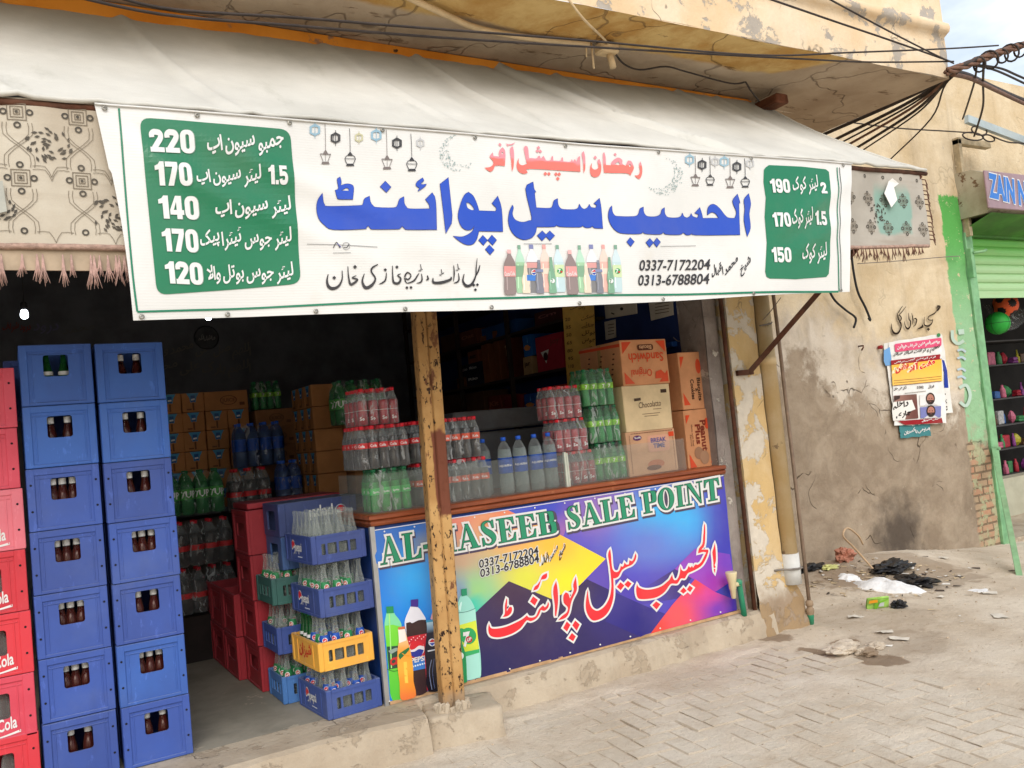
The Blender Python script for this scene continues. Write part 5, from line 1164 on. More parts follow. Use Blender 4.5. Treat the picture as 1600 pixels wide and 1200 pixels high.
# lime bottle
B8([(78, 345), (72, 385), (62, 440), (64, 520), (78, 650), (96, 860), (115, 1100), (140, 1165), (200, 1158), (226, 1140), (222, 860), (222, 650), (222, 470), (200, 410), (160, 360), (150, 345)], S(126, 216, 160), 5)
B8([(64, 465), (140, 455), (222, 475), (222, 860), (226, 1140), (200, 1158), (140, 1165), (115, 1100), (96, 860), (78, 650)], vg((450, S(120, 214, 60)), (700, S(104, 206, 50)), (1160, S(84, 196, 60))), 6, False)
B8([(82, 660), (222, 648), (222, 850), (102, 875)], S(34, 72, 56), 7, False); B8([(95, 700), (170, 670), (190, 690), (120, 730)], S(140, 160, 150), 8); T8('CE', (112, 838), (200, 812), 62, S(196, 40, 44), 9, .06)
B8([(76, 286), (144, 282), (148, 345), (80, 350)], S(24, 140, 80), 7, False); B8([(98, 350), (110, 348), (130, 860), (120, 862)], S(160, 232, 130), 8, False); L8([(84, 872), (150, 890), (222, 868)], 6, S(40, 110, 40), 8)
# cola bottle with wavy roundel
B8([(305, 285), (285, 330), (255, 400), (250, 460), (270, 560), (290, 700), (310, 900), (320, 1080), (360, 1120), (450, 1090), (470, 1000), (465, 700), (452, 560), (452, 420), (420, 350), (372, 290)], S(226, 226, 236), 6)
B8([(262, 440), (300, 430), (320, 440), (380, 412), (450, 408), (462, 560), (470, 1000), (450, 1090), (360, 1120), (320, 1080), (310, 900), (290, 700), (268, 560)], S(58, 40, 44), 7)
B8([(270, 570), (455, 535), (468, 640), (290, 690)], S(196, 40, 56), 8, False); B8([(290, 690), (468, 640), (470, 740), (300, 790)], S(190, 44, 60), 8, False); B8([(300, 790), (470, 742), (470, 858), (318, 890)], S(60, 124, 206), 8, False)
pc.disc(Z(590, 900, 6, [(358, 680)])[0], 12.4, S(228, 222, 226), 9, 24); B8([(292, 668), (310, 620), (358, 605), (405, 620), (426, 655), (380, 650), (340, 680), (308, 690)], S(210, 44, 56), 10); B8([(296, 710), (340, 705), (380, 682), (424, 690), (405, 740), (358, 758), (312, 745)], S(44, 56, 150), 10)
T8('PEPSI', (305, 815), (440, 785), 46, WHITE, 11, .03); B8([(308, 270), (378, 215), (376, 275), (372, 290), (305, 285)], S(70, 50, 140), 8, False); B8([(306, 222), (372, 214), (376, 276), (308, 284)], S(70, 50, 140), 9, False)
for i in range(9): pc.disc(Z(590, 900, 6, [(290 + i * 19, 610 - i * 4 - (i % 3) * 14)])[0], 1.0, S(236, 190, 196), 11, 7)
for i in range(6): pc.disc(Z(590, 900, 6, [(325 + i * 22, 845 - i * 6)])[0], 1.6, S(210, 230, 246), 11, 6)
# orange bottle
B8([(182, 495), (190, 600), (178, 700), (180, 850), (200, 1000), (205, 1130), (230, 1160), (310, 1145), (355, 1110), (330, 980), (325, 850), (300, 700), (275, 610), (255, 520), (245, 490)], vg((480, S(240, 226, 206)), (600, S(236, 190, 130)), (700, S(240, 160, 60)), (850, S(246, 176, 60)), (1000, S(240, 150, 50)), (1150, S(232, 120, 60))), 12)
B8([(186, 505), (246, 495), (262, 600), (192, 625)], S(238, 232, 224), 13); B8([(182, 478), (244, 468), (250, 492), (186, 500)], S(206, 110, 70), 14, False); B8([(235, 800), (265, 800), (280, 1000), (250, 1000)], S(250, 206, 80), 13)
B8([(190, 730), (280, 665), (285, 690), (200, 780)], S(30, 110, 60), 14); L8([(220, 720), (250, 740), (290, 745)], 8, S(226, 150, 40), 14)
# small dark bottle
B8([(448, 425), (452, 500), (440, 620), (432, 700), (445, 850), (450, 1010), (470, 1080), (560, 1075), (585, 1000), (560, 640), (540, 520), (520, 420)], vg((420, S(180, 210, 226)), (495, S(120, 150, 176)), (510, S(30, 30, 50)), (1080, S(24, 22, 34))), 14)
B8([(442, 415), (508, 404), (512, 424), (446, 434)], S(60, 150, 190), 15, False); pc.disc(Z(590, 900, 6, [(500, 618)])[0], 6.0, S(230, 230, 236), 16, 18); B8([(470, 612), (500, 586), (530, 606), (500, 616)], S(200, 50, 60), 17); B8([(472, 626), (530, 620), (500, 650)], S(40, 80, 180), 17); L8([(458, 700), (510, 690), (548, 680)], 12, S(210, 214, 226), 16)
L8([(495, 780), (475, 900), (500, 1060)], 7, S(120, 130, 160), 16); L8([(520, 770), (505, 900), (525, 1050)], 5, S(90, 100, 140), 16)
L8([(448, 560), (434, 700), (460, 1070)], 8, S(190, 40, 60), 13)
# green-white bottle right of the post
B8([(512, 330), (492, 400), (520, 420)], S(226, 170, 170), 5, False)
B8([(782, 180), (755, 230), (735, 290), (730, 360), (745, 500), (760, 700), (800, 950), (850, 975), (930, 955), (965, 930), (960, 720), (935, 560), (915, 400), (910, 310), (880, 240), (835, 185)], S(150, 214, 200), 6)
B8([(735, 345), (912, 302), (932, 540), (965, 930), (930, 955), (850, 975), (800, 950), (760, 700)], S(164, 222, 208), 7, False); L8([(736, 345), (830, 332), (911, 303)], 5, S(60, 110, 110), 9)
B8([(748, 462), (918, 415), (950, 700), (790, 755)], vg((420, S(206, 226, 70)), (600, S(232, 226, 60)), (750, S(190, 212, 60))), 8, False); B8([(782, 715), (948, 682), (950, 715), (810, 755)], S(50, 170, 100), 9)
pc.disc(Z(590, 900, 6, [(845, 560)])[0], 12.5, S(40, 160, 90), 9, 20, 13); pc.disc(Z(590, 900, 6, [(780, 520)])[0], 5.5, S(40, 160, 90), 9, 14); pc.text('7', (722.5, 1009), (733, 1007), 20, WHITE, 11, .06, .0); pc.disc(Z(590, 900, 6, [(850, 592)])[0], 5.2, S(176, 50, 52), 12, 16); T8('UP', (832, 612), (872, 600), 30, WHITE, 13, .03)
B8([(778, 122), (830, 114), (834, 178), (782, 190)], S(28, 140, 100), 9, False); B8([(752, 300), (775, 240), (785, 250), (770, 330)], S(200, 240, 232), 9)
B8([(738, 450), (760, 520), (790, 640), (820, 760), (830, 990), (780, 1005), (745, 900)], S(28, 140, 80), 14); pc.disc(Z(590, 900, 6, [(762, 745)])[0], 6.2, S(220, 226, 220), 15, 16); pc.disc(Z(590, 900, 6, [(762, 765)])[0], 2.6, S(180, 50, 50), 16, 12); pc.text('7', (715, 1024), (719, 1023), 7, S(30, 120, 70), 17, .05)
pc.build('printed_picture', M_BANNER, sh)
# ================================================================ BOTTLES, PACKS AND CARTONS
def glass_mat(name, tint, body, edge, rough=.08, clear=.6):
    """thin clear wall: mostly see-through, whiter and shinier towards its edges"""
    t = NT(name); lw = t.n('ShaderNodeLayerWeight'); lw.inputs[0].default_value = .45
    tr = t.n('ShaderNodeBsdfTransparent'); t.val(tr.inputs[0], tint)
    p = t.pr(body, rough, .6)
    f = t.math('ADD', t.math('MULTIPLY', lw.outputs['Facing'], edge), 1 - clear, True)
    m = t.n('ShaderNodeMixShader'); t.l(f, m.inputs[0]); t.l(tr.outputs[0], m.inputs[1]); t.l(p, m.inputs[2]); return t.done(m.outputs[0])
def film_mat(name, k=.16, col=S(214, 216, 216)):
    t = NT(name); v = t.warp(.06, 9)
    n_ = t.noise(11, 5, .6, v, (2.2, 2.2, .5), 1.4); st = t.step(n_, .56, .63)  # pale streaks painted into the film as glints of reflected light
    tr = t.n('ShaderNodeBsdfTransparent'); tr.inputs[0].default_value = (1, 1, 1, 1)
    p = t.pr(col, .22, .6, 0, t.bump(n_, .8, .02)); lw = t.n('ShaderNodeLayerWeight'); lw.inputs[0].default_value = .3
    f = t.math('ADD', t.math('MULTIPLY', st, .34), t.math('ADD', k, t.math('MULTIPLY', lw.outputs['Facing'], .10)), True)
    m = t.n('ShaderNodeMixShader'); t.l(f, m.inputs[0]); t.l(tr.outputs[0], m.inputs[1]); t.l(p, m.inputs[2]); return t.done(m.outputs[0])
M_GLASS = glass_mat('clear_glass', (.95, .96, .95), S(196, 202, 198), .5, .06, .90)
M_GGLASS = glass_mat('green_glass', (.25, .6, .3), S(30, 90, 44), .5, .07, .55)
M_PET = glass_mat('clear_plastic', (.95, .97, .97), S(206, 212, 214), .34, .10, .93)
M_PETG = glass_mat('green_plastic', (.42, .85, .52), S(84, 160, 110), .4, .12, .72)
M_PETB = glass_mat('blue_plastic', (.6, .75, .95), S(70, 90, 150), .5, .12, .7)
M_FILM = film_mat('shrink_film', .02); M_FILMW = film_mat('white_shrink_film', .07)
M_PANE = glass_mat('dusty_pane', (.93, .94, .93), S(200, 204, 198), .10, .10, .93)
def liq(name, c, rough=.12): return pm(name, c, rough, .15, 20, 0, .6)
M_COLA = liq('dark_cola', S(34, 18, 16)); M_REDL = liq('red_drink', S(170, 16, 40)); M_GRNL = liq('green_drink', S(70, 190, 96)); M_LIME = liq('pale_lime_drink', S(110, 160, 130)); M_WAT = glass_mat('water', (.9, .93, .93), S(168, 180, 178), .3, .1, .7)
M_CRED = pm('red_cap', S(214, 30, 48), .4, .1, 30); M_CBLU = pm('blue_cap', S(40, 96, 210), .4, .1, 30); M_CGRN = pm('green_cap', S(20, 104, 62), .4, .1, 30)
M_LRED = pm('red_label', S(206, 44, 48), .45, .2, 30); M_LORG = pm('orange_red_label', S(214, 92, 66), .45, .3, 40); M_LGRN = pm('green_label', S(64, 150, 60), .45, .35, 40); M_LBLU = pm('blue_label', S(24, 72, 160), .45, .2, 30); M_LYEL = pm('lime_label', S(130, 190, 60), .45, .4, 40); M_LWHT = pm('white_label', S(222, 222, 222), .5, .1, 30)
M_LTXT = pm('label_white', S(236, 236, 236), .5, .05)
def wrap_text(body, rad, z, h, off=.03, ang=0.0, width=None):
    """white lettering bent round a bottle, facing the street"""
    V, F, I = textmesh(body, off, 1); x0, x1 = min(v[0] for v in V), max(v[0] for v in V); y0, y1 = min(v[1] for v in V), max(v[1] for v in V); s_ = h / (y1 - y0)
    if width: sx_ = width / (x1 - x0)
    else: sx_ = s_
    out = []
    for (x, y) in V:
        a = -math.pi / 2 + ang + (x - (x0 + x1) / 2) * sx_ / rad; out.append((rad * math.cos(a), rad * math.sin(a), z + (y - y0) * s_))
    return out, F
def bottle_meshes(kind, prof, body, liquid, fill, cap, capz, label=None, lz=None, lr=None, txt=None, n=12, txtcol=None):
    """meshes shared by every bottle of a kind: skin, drink, cap, label"""
    d = {}; b = MB(); b.lathe(prof, n); d['body'] = b.mesh(kind, body)
    if liquid:
        pts = []
        for (r, z) in prof:
            if z <= fill: pts.append((max(r - .0022, .001), max(z, .003)))
            else:
                r0, z0 = pts[-1]; f = (fill - z0) / max(1e-6, z - z0); pts.append((max(r0 + (r - .002 - r0) * f, .001), fill)); break
        b = MB(); b.lathe(pts, n); d['drink'] = b.mesh('drink', liquid)
    b = MB(); b.lathe([(capz[0], capz[1]), (capz[0], capz[2] - .002), (capz[0] * .85, capz[2])], 10); d['cap'] = b.mesh('cap', cap)
    if label:
        b = MB(); b.lathe([(lr, lz[0]), (lr, lz[1])], n, cap=False)
        if txt:
            for (t_, z_, h_, a_) in txt:
                V, F = wrap_text(t_, lr + .0008, z_, h_, .03, a_); b.add(V, F, 1)
        d['label'] = b.mesh('label', [label, txtcol or M_LTXT], fix=False)
    return d
def put_bottle(d, parent, x, y, z, rz=0, lab=None, s=1.0):
    o = place('bottle', d['body'], parent, (x, y, z), (0, 0, rz)); o.scale = (s, s, s)
    if 'drink' in d: place('drink', d['drink'], o)
    if 'cap' in d: place('cap', d['cap'], o)
    if 'label' in d: place('label', d['label'], o)
    return o
P_SM = [(.022, 0), (.031, .006), (.032, .05), (.029, .085), (.029, .10), (.032, .13), (.032, .15), (.028, .185), (.016, .222), (.0125, .232), (.0125, .245)]
P_JU = [(.022, 0), (.032, .006), (.033, .06), (.031, .08), (.033, .11), (.033, .14), (.024, .17), (.015, .195), (.013, .2), (.013, .208)]
P_WT = [(.036, 0), (.047, .008), (.048, .1), (.045, .12), (.048, .14), (.048, .25), (.042, .29), (.022, .33), (.014, .338), (.014, .35)]
P_2L = [(.04, 0), (.053, .01), (.054, .11), (.05, .13), (.054, .16), (.054, .21), (.045, .26), (.02, .305), (.0145, .312), (.0145, .325)]
B_COLA = bottle_meshes('bottle', P_SM, M_PET, M_COLA, .19, M_CRED, (.0155, .238, .260), M_LRED, (.125, .158), .0328, [('Cola', .131, .018, -.3)])
B_COLO = bottle_meshes('bottle', P_SM, M_PET, M_COLA, .19, M_CRED, (.0155, .238, .260), M_LORG, (.118, .156), .0328, [('Kola', .127, .016, -.3)])
B_SPR = bottle_meshes('bottle', P_SM, M_PETG, M_GRNL, .18, M_CGRN, (.0155, .238, .255), M_GRNL, (.105, .145), .0328, [('Sprite', .112, .017, -.2)])
B_JUI = bottle_meshes('bottle', P_JU, M_PET, M_REDL, .15, M_CRED, (.016, .204, .224), M_LWHT, (.09, .092), .0335, [('So', .03, .024, -.2)])
B_SEV = bottle_meshes('bottle', P_SM, M_PETG, M_LIME, .18, M_CGRN, (.0155, .238, .258), M_LYEL, (.115, .155), .0328, [('7', .12, .026, -.2)])
B_WAT = bottle_meshes('bottle', P_WT, M_PET, M_WAT, .29, M_CBLU, (.0175, .344, .368), M_LBLU, (.135, .235), .0487, [('AQUAFINA', .175, .017, -.25)], 16)
B_BIG7 = bottle_meshes('bottle', P_2L, M_PETG, liq('deep_green_drink', S(20, 90, 36)), .25, M_CGRN, (.018, .318, .342), M_LGRN, (.12, .20), .0548, [('7UP', .13, .055, 0)], 14)
B_BIGC = bottle_meshes('bottle', P_2L, M_PET, M_COLA, .25, M_CRED, (.018, .318, .342), M_LRED, (.12, .16), .0548, None, 14)
B_BIGB = bottle_meshes('bottle', P_WT, M_PETB, M_WAT, .29, M_CBLU, (.0175, .344, .368), M_LBLU, (.135, .235), .0487, None, 14)
def pack(label, d, x0, y0, z, nx, ny, pit, h, r, film=M_FILM, rz=0.0, group=None, name='bottle_pack', cat='bottles', jit=.002, top=.55):
    t_ = thing(name, label, cat, (x0, y0, z), group, rz)
    for i in range(nx):
        for j in range(ny):
            put_bottle(d, t_, i * pit + RND.uniform(-jit, jit), j * pit + RND.uniform(-jit, jit), 0, RND.uniform(-.35, .25))
    if film:
        b = MB(); a0, a1, c0, c1 = -r - .001, (nx - 1) * pit + r + .001, -r - .001, (ny - 1) * pit + r + .001
        levels = [(0, .002), (.0, h * .62), (-.006, h * .74), (-.015, h * .9), (-.02, h * .985)]; rows = []
        for (ins, zz) in levels:
            lp = rrect(a0 - ins, c0 - ins, a1 + ins, c1 + ins, r * .9, 4)
            # shrink between the bottles of each row
            q = []
            n_ = 60; per = [(Vector(lp[k]), Vector(lp[(k + 1) % len(lp)])) for k in range(len(lp))]; tot = sum((e - s_).length for s_, e in per)
            for k in range(n_):
                dd = tot * k / n_
                for s_, e in per:
                    l_ = (e - s_).length
                    if dd <= l_: p_ = s_ + (e - s_) * (dd / l_); break
                    dd -= l_
                w_ = .0035 * (1 - abs(math.cos(math.pi * (p_.x) / pit))) ; m_ = Vector(((a0 + a1) / 2, (c0 + c1) / 2)); di = (m_ - p_).normalized()
                p_ = p_ + di * (w_ + .0025 * fbm(p_.x * 40, p_.y * 40, zz * 30 + x0)); q.append((p_.x, p_.y, zz + .004 * fbm(p_.x * 30, p_.y * 30, zz)))
            rows.append(q)
        b.add([p for r_ in rows for p in r_], [(i * n_ + k, i * n_ + (k + 1) % n_, (i + 1) * n_ + (k + 1) % n_, (i + 1) * n_ + k) for i in range(len(rows) - 1) for k in range(n_)], 0, True)
        o = b.build('wrapping', film, None, (0, 0, 0), fix=False); o.location = (0, 0, 0); o.parent = t_
    return t_
ZC = 1.287
GP = 'wrapped drink packs on the counter'
pack('shrink-wrapped pack of green soda bottles at the counter corner, under the cola pack', B_SPR, 1.862, .10, ZC, 4, 3, .066, .255, .0325, M_FILM, 0, GP)
pack('pack of red-labelled cola bottles on top of the green soda pack at the counter corner', B_COLA, 1.815, .11, ZC + .258, 5, 5, .066, .26, .0325, M_FILM, 0, GP)
pack('dark red juice pack topmost at the counter corner, left of the post', B_JUI, 1.855, .16, ZC + .52, 4, 4, .067, .224, .0335, M_FILM, 0.05, GP)
pack('cola pack low on the counter half hidden behind the post', B_COLO, 2.17, .14, ZC, 2, 3, .066, .26, .0325, M_FILM, 0, GP)
pack('cola pack with red labels half hidden behind the post, upper one', B_COLA, 2.165, .13, ZC + .262, 2, 3, .066, .26, .0325, None, 0, GP)
pack('lower orange-labelled cola pack behind the glass right of the post', B_COLO, 2.345, .12, ZC, 5, 3, .068, .26, .0325, M_FILMW, 0, GP)
pack('upper orange-labelled cola pack right of the post, standing above the glass', B_COLO, 2.305, .12, ZC + .262, 5, 3, .068, .26, .0325, M_FILM, 0, GP)
pack('four clear water bottles with blue caps and blue labels on the counter', B_WAT, 2.785, .12, ZC, 4, 1, .113, .36, .048, None, 0, GP, jit=.006)
o_ = thing('water_bottle', 'single water bottle standing behind the left end of the water row', 'bottle', (2.70, .26, ZC), GP); put_bottle(B_WAT, o_, 0, 0, 0, -.2)
pack('red juice pack lowest of three, behind the glass beside the water bottles', B_JUI, 3.255, .13, ZC, 4, 3, .068, .224, .0335, M_FILMW, 0, GP)
pack('red juice pack in the middle of the stack beside the green lemon soda', B_JUI, 3.215, .13, ZC + .226, 4, 3, .068, .224, .0335, M_FILMW, 0.02, GP)
pack('red juice pack with white price tags on top of the juice stack', B_JUI, 3.19, .14, ZC + .452, 4, 3, .068, .224, .0335, M_FILMW, -.02, GP)
pack('lowest lemon soda pack behind the glass beside the biscuit carton', B_SEV, 3.525, .13, ZC, 4, 3, .067, .258, .0325, M_FILMW, 0, GP)
pack('middle lemon soda pack with lime labels in the stack by the cartons', B_SEV, 3.505, .13, ZC + .26, 4, 3, .067, .258, .0325, M_FILMW, 0.02, GP)
pack('topmost lemon soda pack with green caps in the stack by the cartons', B_SEV, 3.475, .13, ZC + .52, 4, 3, .067, .258, .0325, M_FILMW, -.02, GP)
pack('green lemon soda pack leaning on the brown cartons behind the counter corner', B_BIG7, 2.23, 1.62, 1.86, 4, 2, .105, .34, .054, M_FILM, 0, 'packs inside the shop')
# glass fence on the counter
def pane(label, a, c, z0=ZC + .001, z1=1.515):
    b = MB(); a, c = Vector((*a, 0)), Vector((*c, 0)); n_ = Vector((-(c - a).y, (c - a).x, 0)).normalized() * .0025; e = (c - a).normalized()
    q = [a - n_, c - n_, c + n_, a + n_]
    b.add([p + Vector((0, 0, z)) for z in (z0, z1) for p in q], [(3, 2, 1, 0), (4, 5, 6, 7), (0, 1, 5, 4), (1, 2, 6, 5), (2, 3, 7, 6), (3, 0, 4, 7)])
    return single(b, 'glass_screen', M_PANE, label, 'glass', 'glass panes edging the counter')
pane('dusty glass pane along the counter front from the corner to the water bottles', (1.81, .02), (3.165, .02)); pane('glass pane along the counter front before the juice packs and biscuit carton', (3.205, .02), (4.22, .02)); pane('glass pane edging the left end of the counter', (1.803, .03), (1.803, .55))
b = MB(); b.box((3.17, .012, ZC), (3.185, .03, 1.516)); b.box((3.188, .012, ZC), (3.20, .03, 1.51)); single(b, 'glass_edge_strip', pm('pale_strip', S(196, 200, 186), .4, .1, 12), 'pale upright strip joining the two counter glass panes', 'strip')

# ---- cartons: card boxes with flaps, tape and print
M_CARD = None
def card(name, col):
    if name in _pm: return _pm[name]
    t = NT(name); f = t.noise(6, 6, .6); c = t.mix(t.step(f, .3, .7), tuple(x * .86 for x in col), tuple(min(1, x * 1.08) for x in col))
    g_ = t.noise(1, 3, .5, None, (3, 3, 160)); c = t.mix(t.math('MULTIPLY', g_, .12), c, tuple(x * .6 for x in col)); c = t.mix(t.math('MULTIPLY', t.step(t.noise(8, 7, .7), .6, .75), .35), c, tuple(x * .62 for x in col))
    _pm[name] = t.done(t.pr(c, .85, .15, 0, t.bump(g_, .15, .003))); return _pm[name]
def carton_mesh(mb, x0, x1, y0, y1, z0, z1, mi=0):
    mb.cbox((x0, y0, z0), (x1, y1, z1), .0035, mi, .003)
def carton(name, label, x0, x1, y0, y1, z0, z1, col, face=None, side=None, cat='carton', group=None, sidew=None, rz=0.0):
    """origin at the base middle; front face towards -y. face(ink) prints in (0..1, 0..1) of the front"""
    cx, cy = (x0 + x1) / 2, (y0 + y1) / 2
    t_ = thing(name, label, cat, (cx, cy, z0), group, rz)
    w2, d2, h = (x1 - x0) / 2, (y1 - y0) / 2, z1 - z0
    b = MB(); b.cbox((-w2, -d2, 0), (w2, d2, h), .004, 0, .003); o = place('box', b.mesh('box', card('card_%d_%d_%d' % tuple(int(c * 1000) for c in col), col)), t_)
    b = MB(); b.box((-w2 - .0012, -.022, h * .0 + .002), (-w2 + .001, .022, h - .004)); b.box((-w2 + .004, -.022, h - .001), (w2 - .004, .022, h + .0012)); place('tape', b.mesh('tape', pm('brown_tape', tuple(c * .8 for c in S(190, 150, 100)), .25, .1, 20, 0, .6)), t_)
    for (fn, mp) in ((face, lambda u, v, l: Vector((-w2 + u * 2 * w2, -d2 - .0014 - l, v * h))), (side, lambda u, v, l: Vector((-w2 - .0016 - l, d2 - u * 2 * d2, v * h)))):
        if fn:
            k = Ink(mp, None, None, .0006, True); fn(k); k.build('print', M_PAPER, None).parent = t_
    return t_
OR = S(212, 76, 44); DB = S(92, 50, 34)
CB = (S(206, 146, 104), S(216, 192, 152), S(206, 160, 126))
def tri4(k, m=.03, a=.16):
    for (x, y, sx_, sy_) in ((m, m, 1, 1), (1 - m, m, -1, 1), (m, 1 - m, 1, -1), (1 - m, 1 - m, -1, -1)): k.poly([(x, y), (x + sx_ * a, y), (x, y + sy_ * a * 1.3)], OR, 1)
def f_sand(k):   # standing on its head
    tri4(k, .04, .2); R_ = lambda s_, x0, x1, y, h, c, o, ly=2: k.text(s_, (x1, y), (x0, y), h, c, ly, o, 0)
    k.poly(rq([(.36, .76), (.70, .76), (.70, .89), (.36, .89)], .05), DB, 2); R_('Biscuits', .40, .66, .865, -.085, S(220, 170, 130), .02, 3)
    R_('Sandwich', .16, .90, .70, -.2, OR, .012); R_('Original', .18, .62, .34, -.16, OR, .008)
    k.poly([(.68, .12), (.88, .12), (.90, .22), (.82, .31), (.70, .27)], OR, 2)
def f_sides(k):
    k.poly([(.0, .90), (1, .86), (1, .93), (0, .96)], OR, 1)
    for i in range(3):
        for j in range(6): k.disc((.15 + .3 * i + .02 * j, .18 + .11 * j), .03, DB, 1, 7, .02)
def f_choc(k):
    k.text('Chocolatto', (.30, .50), (.78, .52), .13, S(72, 46, 34), 2, .0, .05); k.poly([(.22, .66), (.36, .67), (.36, .73), (.22, .72)], S(60, 40, 30), 2); k.poly([(.80, .80), (.93, .80), (.93, .88), (.80, .88)], S(60, 40, 30), 2)
    for (y, a, c) in ((.36, .36, .74), (.31, .4, .7), (.45, .6, .78)): k.poly([(a, y), (c, y), (c, y + .012), (a, y + .012)], S(120, 92, 70), 2)
def f_break(k):
    for i in range(26):
        for y in (.955, ): k.poly([(.1 + i * .033, y), (.118 + i * .033, y), (.118 + i * .033, y + .02), (.1 + i * .033, y + .02)], DB, 1)
        for x in (.06, .94): k.poly([(x, .06 + i * .034), (x + .012, .06 + i * .034), (x + .012, .08 + i * .034), (x, .08 + i * .034)], DB, 1)
    k.disc((.22, .86), .085, S(92, 50, 96), 2, 16, .06); k.text('Soft', (.16, .845), (.29, .845), .045, WHITE, 3, .02, 0)
    k.poly(rq([(.42, .50), (.86, .50), (.86, .88), (.42, .88)], .06), S(214, 160, 136), 2); k.text('BREAK', (.48, .72), (.80, .72), .10, S(96, 92, 140), 4, .04, 0); k.text('TIME', (.52, .59), (.76, .59), .10, S(96, 92, 140), 4, .04, 0)
    k.poly([(.86, .82), (.97, .82), (.97, .93), (.86, .93)], OR, 2); k.disc((.55, .22), .17, S(190, 120, 90), 2, 18, .1); k.disc((.5, .14), .15, S(120, 80, 66), 3, 18, .06)
def turned(k, s_, x, y0, y1, h, c, o=.0, ly=2):   # text running downwards
    V, F, I = textmesh(s_, o); xa, xb = min(v[0] for v in V), max(v[0] for v in V)
    W_ = [(x + v[1] / .7 * h, y1 - (v[0] - xa) / (xb - xa) * (y1 - y0)) for v in V]; n = len(k.V); k.V += W_; k.n += 1
    for f in F: k.F.append(tuple(n + i for i in f)); k.lay.append(ly + k.n % 9 * .06); k.col.append(c)
BRN = S(70, 44, 32)
def f_bisc(k):
    for (a, c, d_) in (((.06, .92), (.22, .92), (.06, .72)), ((.06, .08), (.06, .30), (.30, .08)), ((.95, .12), (.95, .30), (.84, .12)), ((.95, .93), (.95, .84), (.88, .93))): k.poly([a, c, d_], OR, 1)
    k.disc((.74, .74), .10, OR, 2, 18, .13); turned(k, 'Biscuits', .64, .14, .54, .13, BRN, .03); turned(k, '&', .54, .30, .36, .10, BRN, .02); turned(k, 'Cookies', .38, .17, .52, .13, BRN, .03)
def f_pean(k):
    for (a, c, d_) in (((.06, .92), (.22, .92), (.06, .78)), ((.06, .08), (.06, .30), (.30, .08)), ((.95, .12), (.95, .30), (.84, .12)), ((.95, .93), (.95, .84), (.88, .93))): k.poly([a, c, d_], OR, 1)
    k.disc((.83, .76), .09, OR, 2, 18, .09); turned(k, 'Peanut', .58, .32, .82, .21, S(120, 44, 30), .03); turned(k, 'Plus', .38, .44, .76, .18, S(120, 44, 30), .03)
    turned(k, 'Made with Real', .23, .42, .76, .05, BRN, .0); turned(k, 'Peanuts', .16, .42, .6, .05, BRN, .0); k.disc((.42, .30), .16, S(150, 110, 84), 2, 20, .10); k.disc((.62, .22), .17, S(162, 122, 94), 3, 20, .11)
GC = 'biscuit cartons stacked at the right end of the counter'
carton('biscuit_carton', 'pinkish carton with blue lettering behind the glass, bottom of the biscuit stack', 3.755, 4.205, .09, .5, ZC, 1.595, CB[2], f_break, None, 'carton', GC)
carton('biscuit_carton', 'pale carton with small brown script, middle of the biscuit stack', 3.775, 4.205, .10, .5, 1.597, 1.925, CB[1], f_choc, None, 'carton', GC)
carton('biscuit_carton', 'orange-brown carton printed upside down, on top of the biscuit stack', 3.80, 4.225, .10, .62, 1.927, 2.255, CB[0], f_sand, f_sides, 'carton', GC, rz=-.02)
carton('biscuit_carton', 'carton with a picture of two round biscuits, lower one next to the jamb', 4.315, 4.635 - .06, .10, .48, ZC - .035, 1.715, CB[0], f_pean, None, 'carton', GC)
carton('biscuit_carton', 'carton lettered sideways with a red badge, upper one next to the jamb', 4.325, 4.58, .11, .48, 1.717, 2.15, CB[0], f_bisc, None, 'carton', GC, rz=.01)
# ================================================================ CRATES
def crate_mat(name, c, c2, wear=.5):
    if name in _pm: return _pm[name]
    t = NT(name); oi = t.n('ShaderNodeObjectInfo'); f = t.math('ADD', t.math('MULTIPLY', t.step(t.noise(4, 6, .6), .3, .7), .6), t.math('MULTIPLY', oi.outputs['Random'], .75)); c_ = t.mix(f, c, c2)
    wv_ = t.noise(1, 6, .6, None, (6, 6, 1.2)); c_ = t.mix(t.math('MULTIPLY', t.step(wv_, .55, .8), .3), c_, tuple(x * .55 for x in c))
    sc_ = t.step(t.noise(26, 5, .7, None, (1, 1, .35)), .60, .66); c_ = t.mix(t.math('MULTIPLY', sc_, .5 * wear), c_, tuple(min(1, x * 1.8 + .08) for x in c2))
    up = t.math('MAXIMUM', t.xyz(t.geo.outputs['Normal'])[2], 0.0)
    pt = t.geo.outputs['Pointiness']; ed = t.math('MULTIPLY', t.step(pt, .53, .6), .35)
    d = t.math('ADD', t.math('MULTIPLY', t.step(t.noise(2.2, 7, .68), .45, .78), .26), t.math('MULTIPLY', up, .6), True); d = t.math('MULTIPLY', t.math('ADD', d, ed), wear, True)
    c_ = t.mix(d, c_, S(128, 136, 148)); return _pm.setdefault(name, t.done(t.pr(c_, .5, .35, 0, t.bump(t.noise(60, 4), .15, .003))))
BLU1 = (S(8, 74, 166), S(16, 92, 188)); BLU2 = (S(14, 56, 144), S(24, 72, 168)); BLU3 = (S(12, 72, 160), S(22, 90, 184))
RD1 = (S(196, 20, 36), S(218, 36, 48)); RD2 = (S(204, 44, 66), S(222, 70, 90)); RD3 = (S(214, 88, 104), S(226, 112, 124)); RDD = (S(150, 16, 28), S(176, 26, 38))
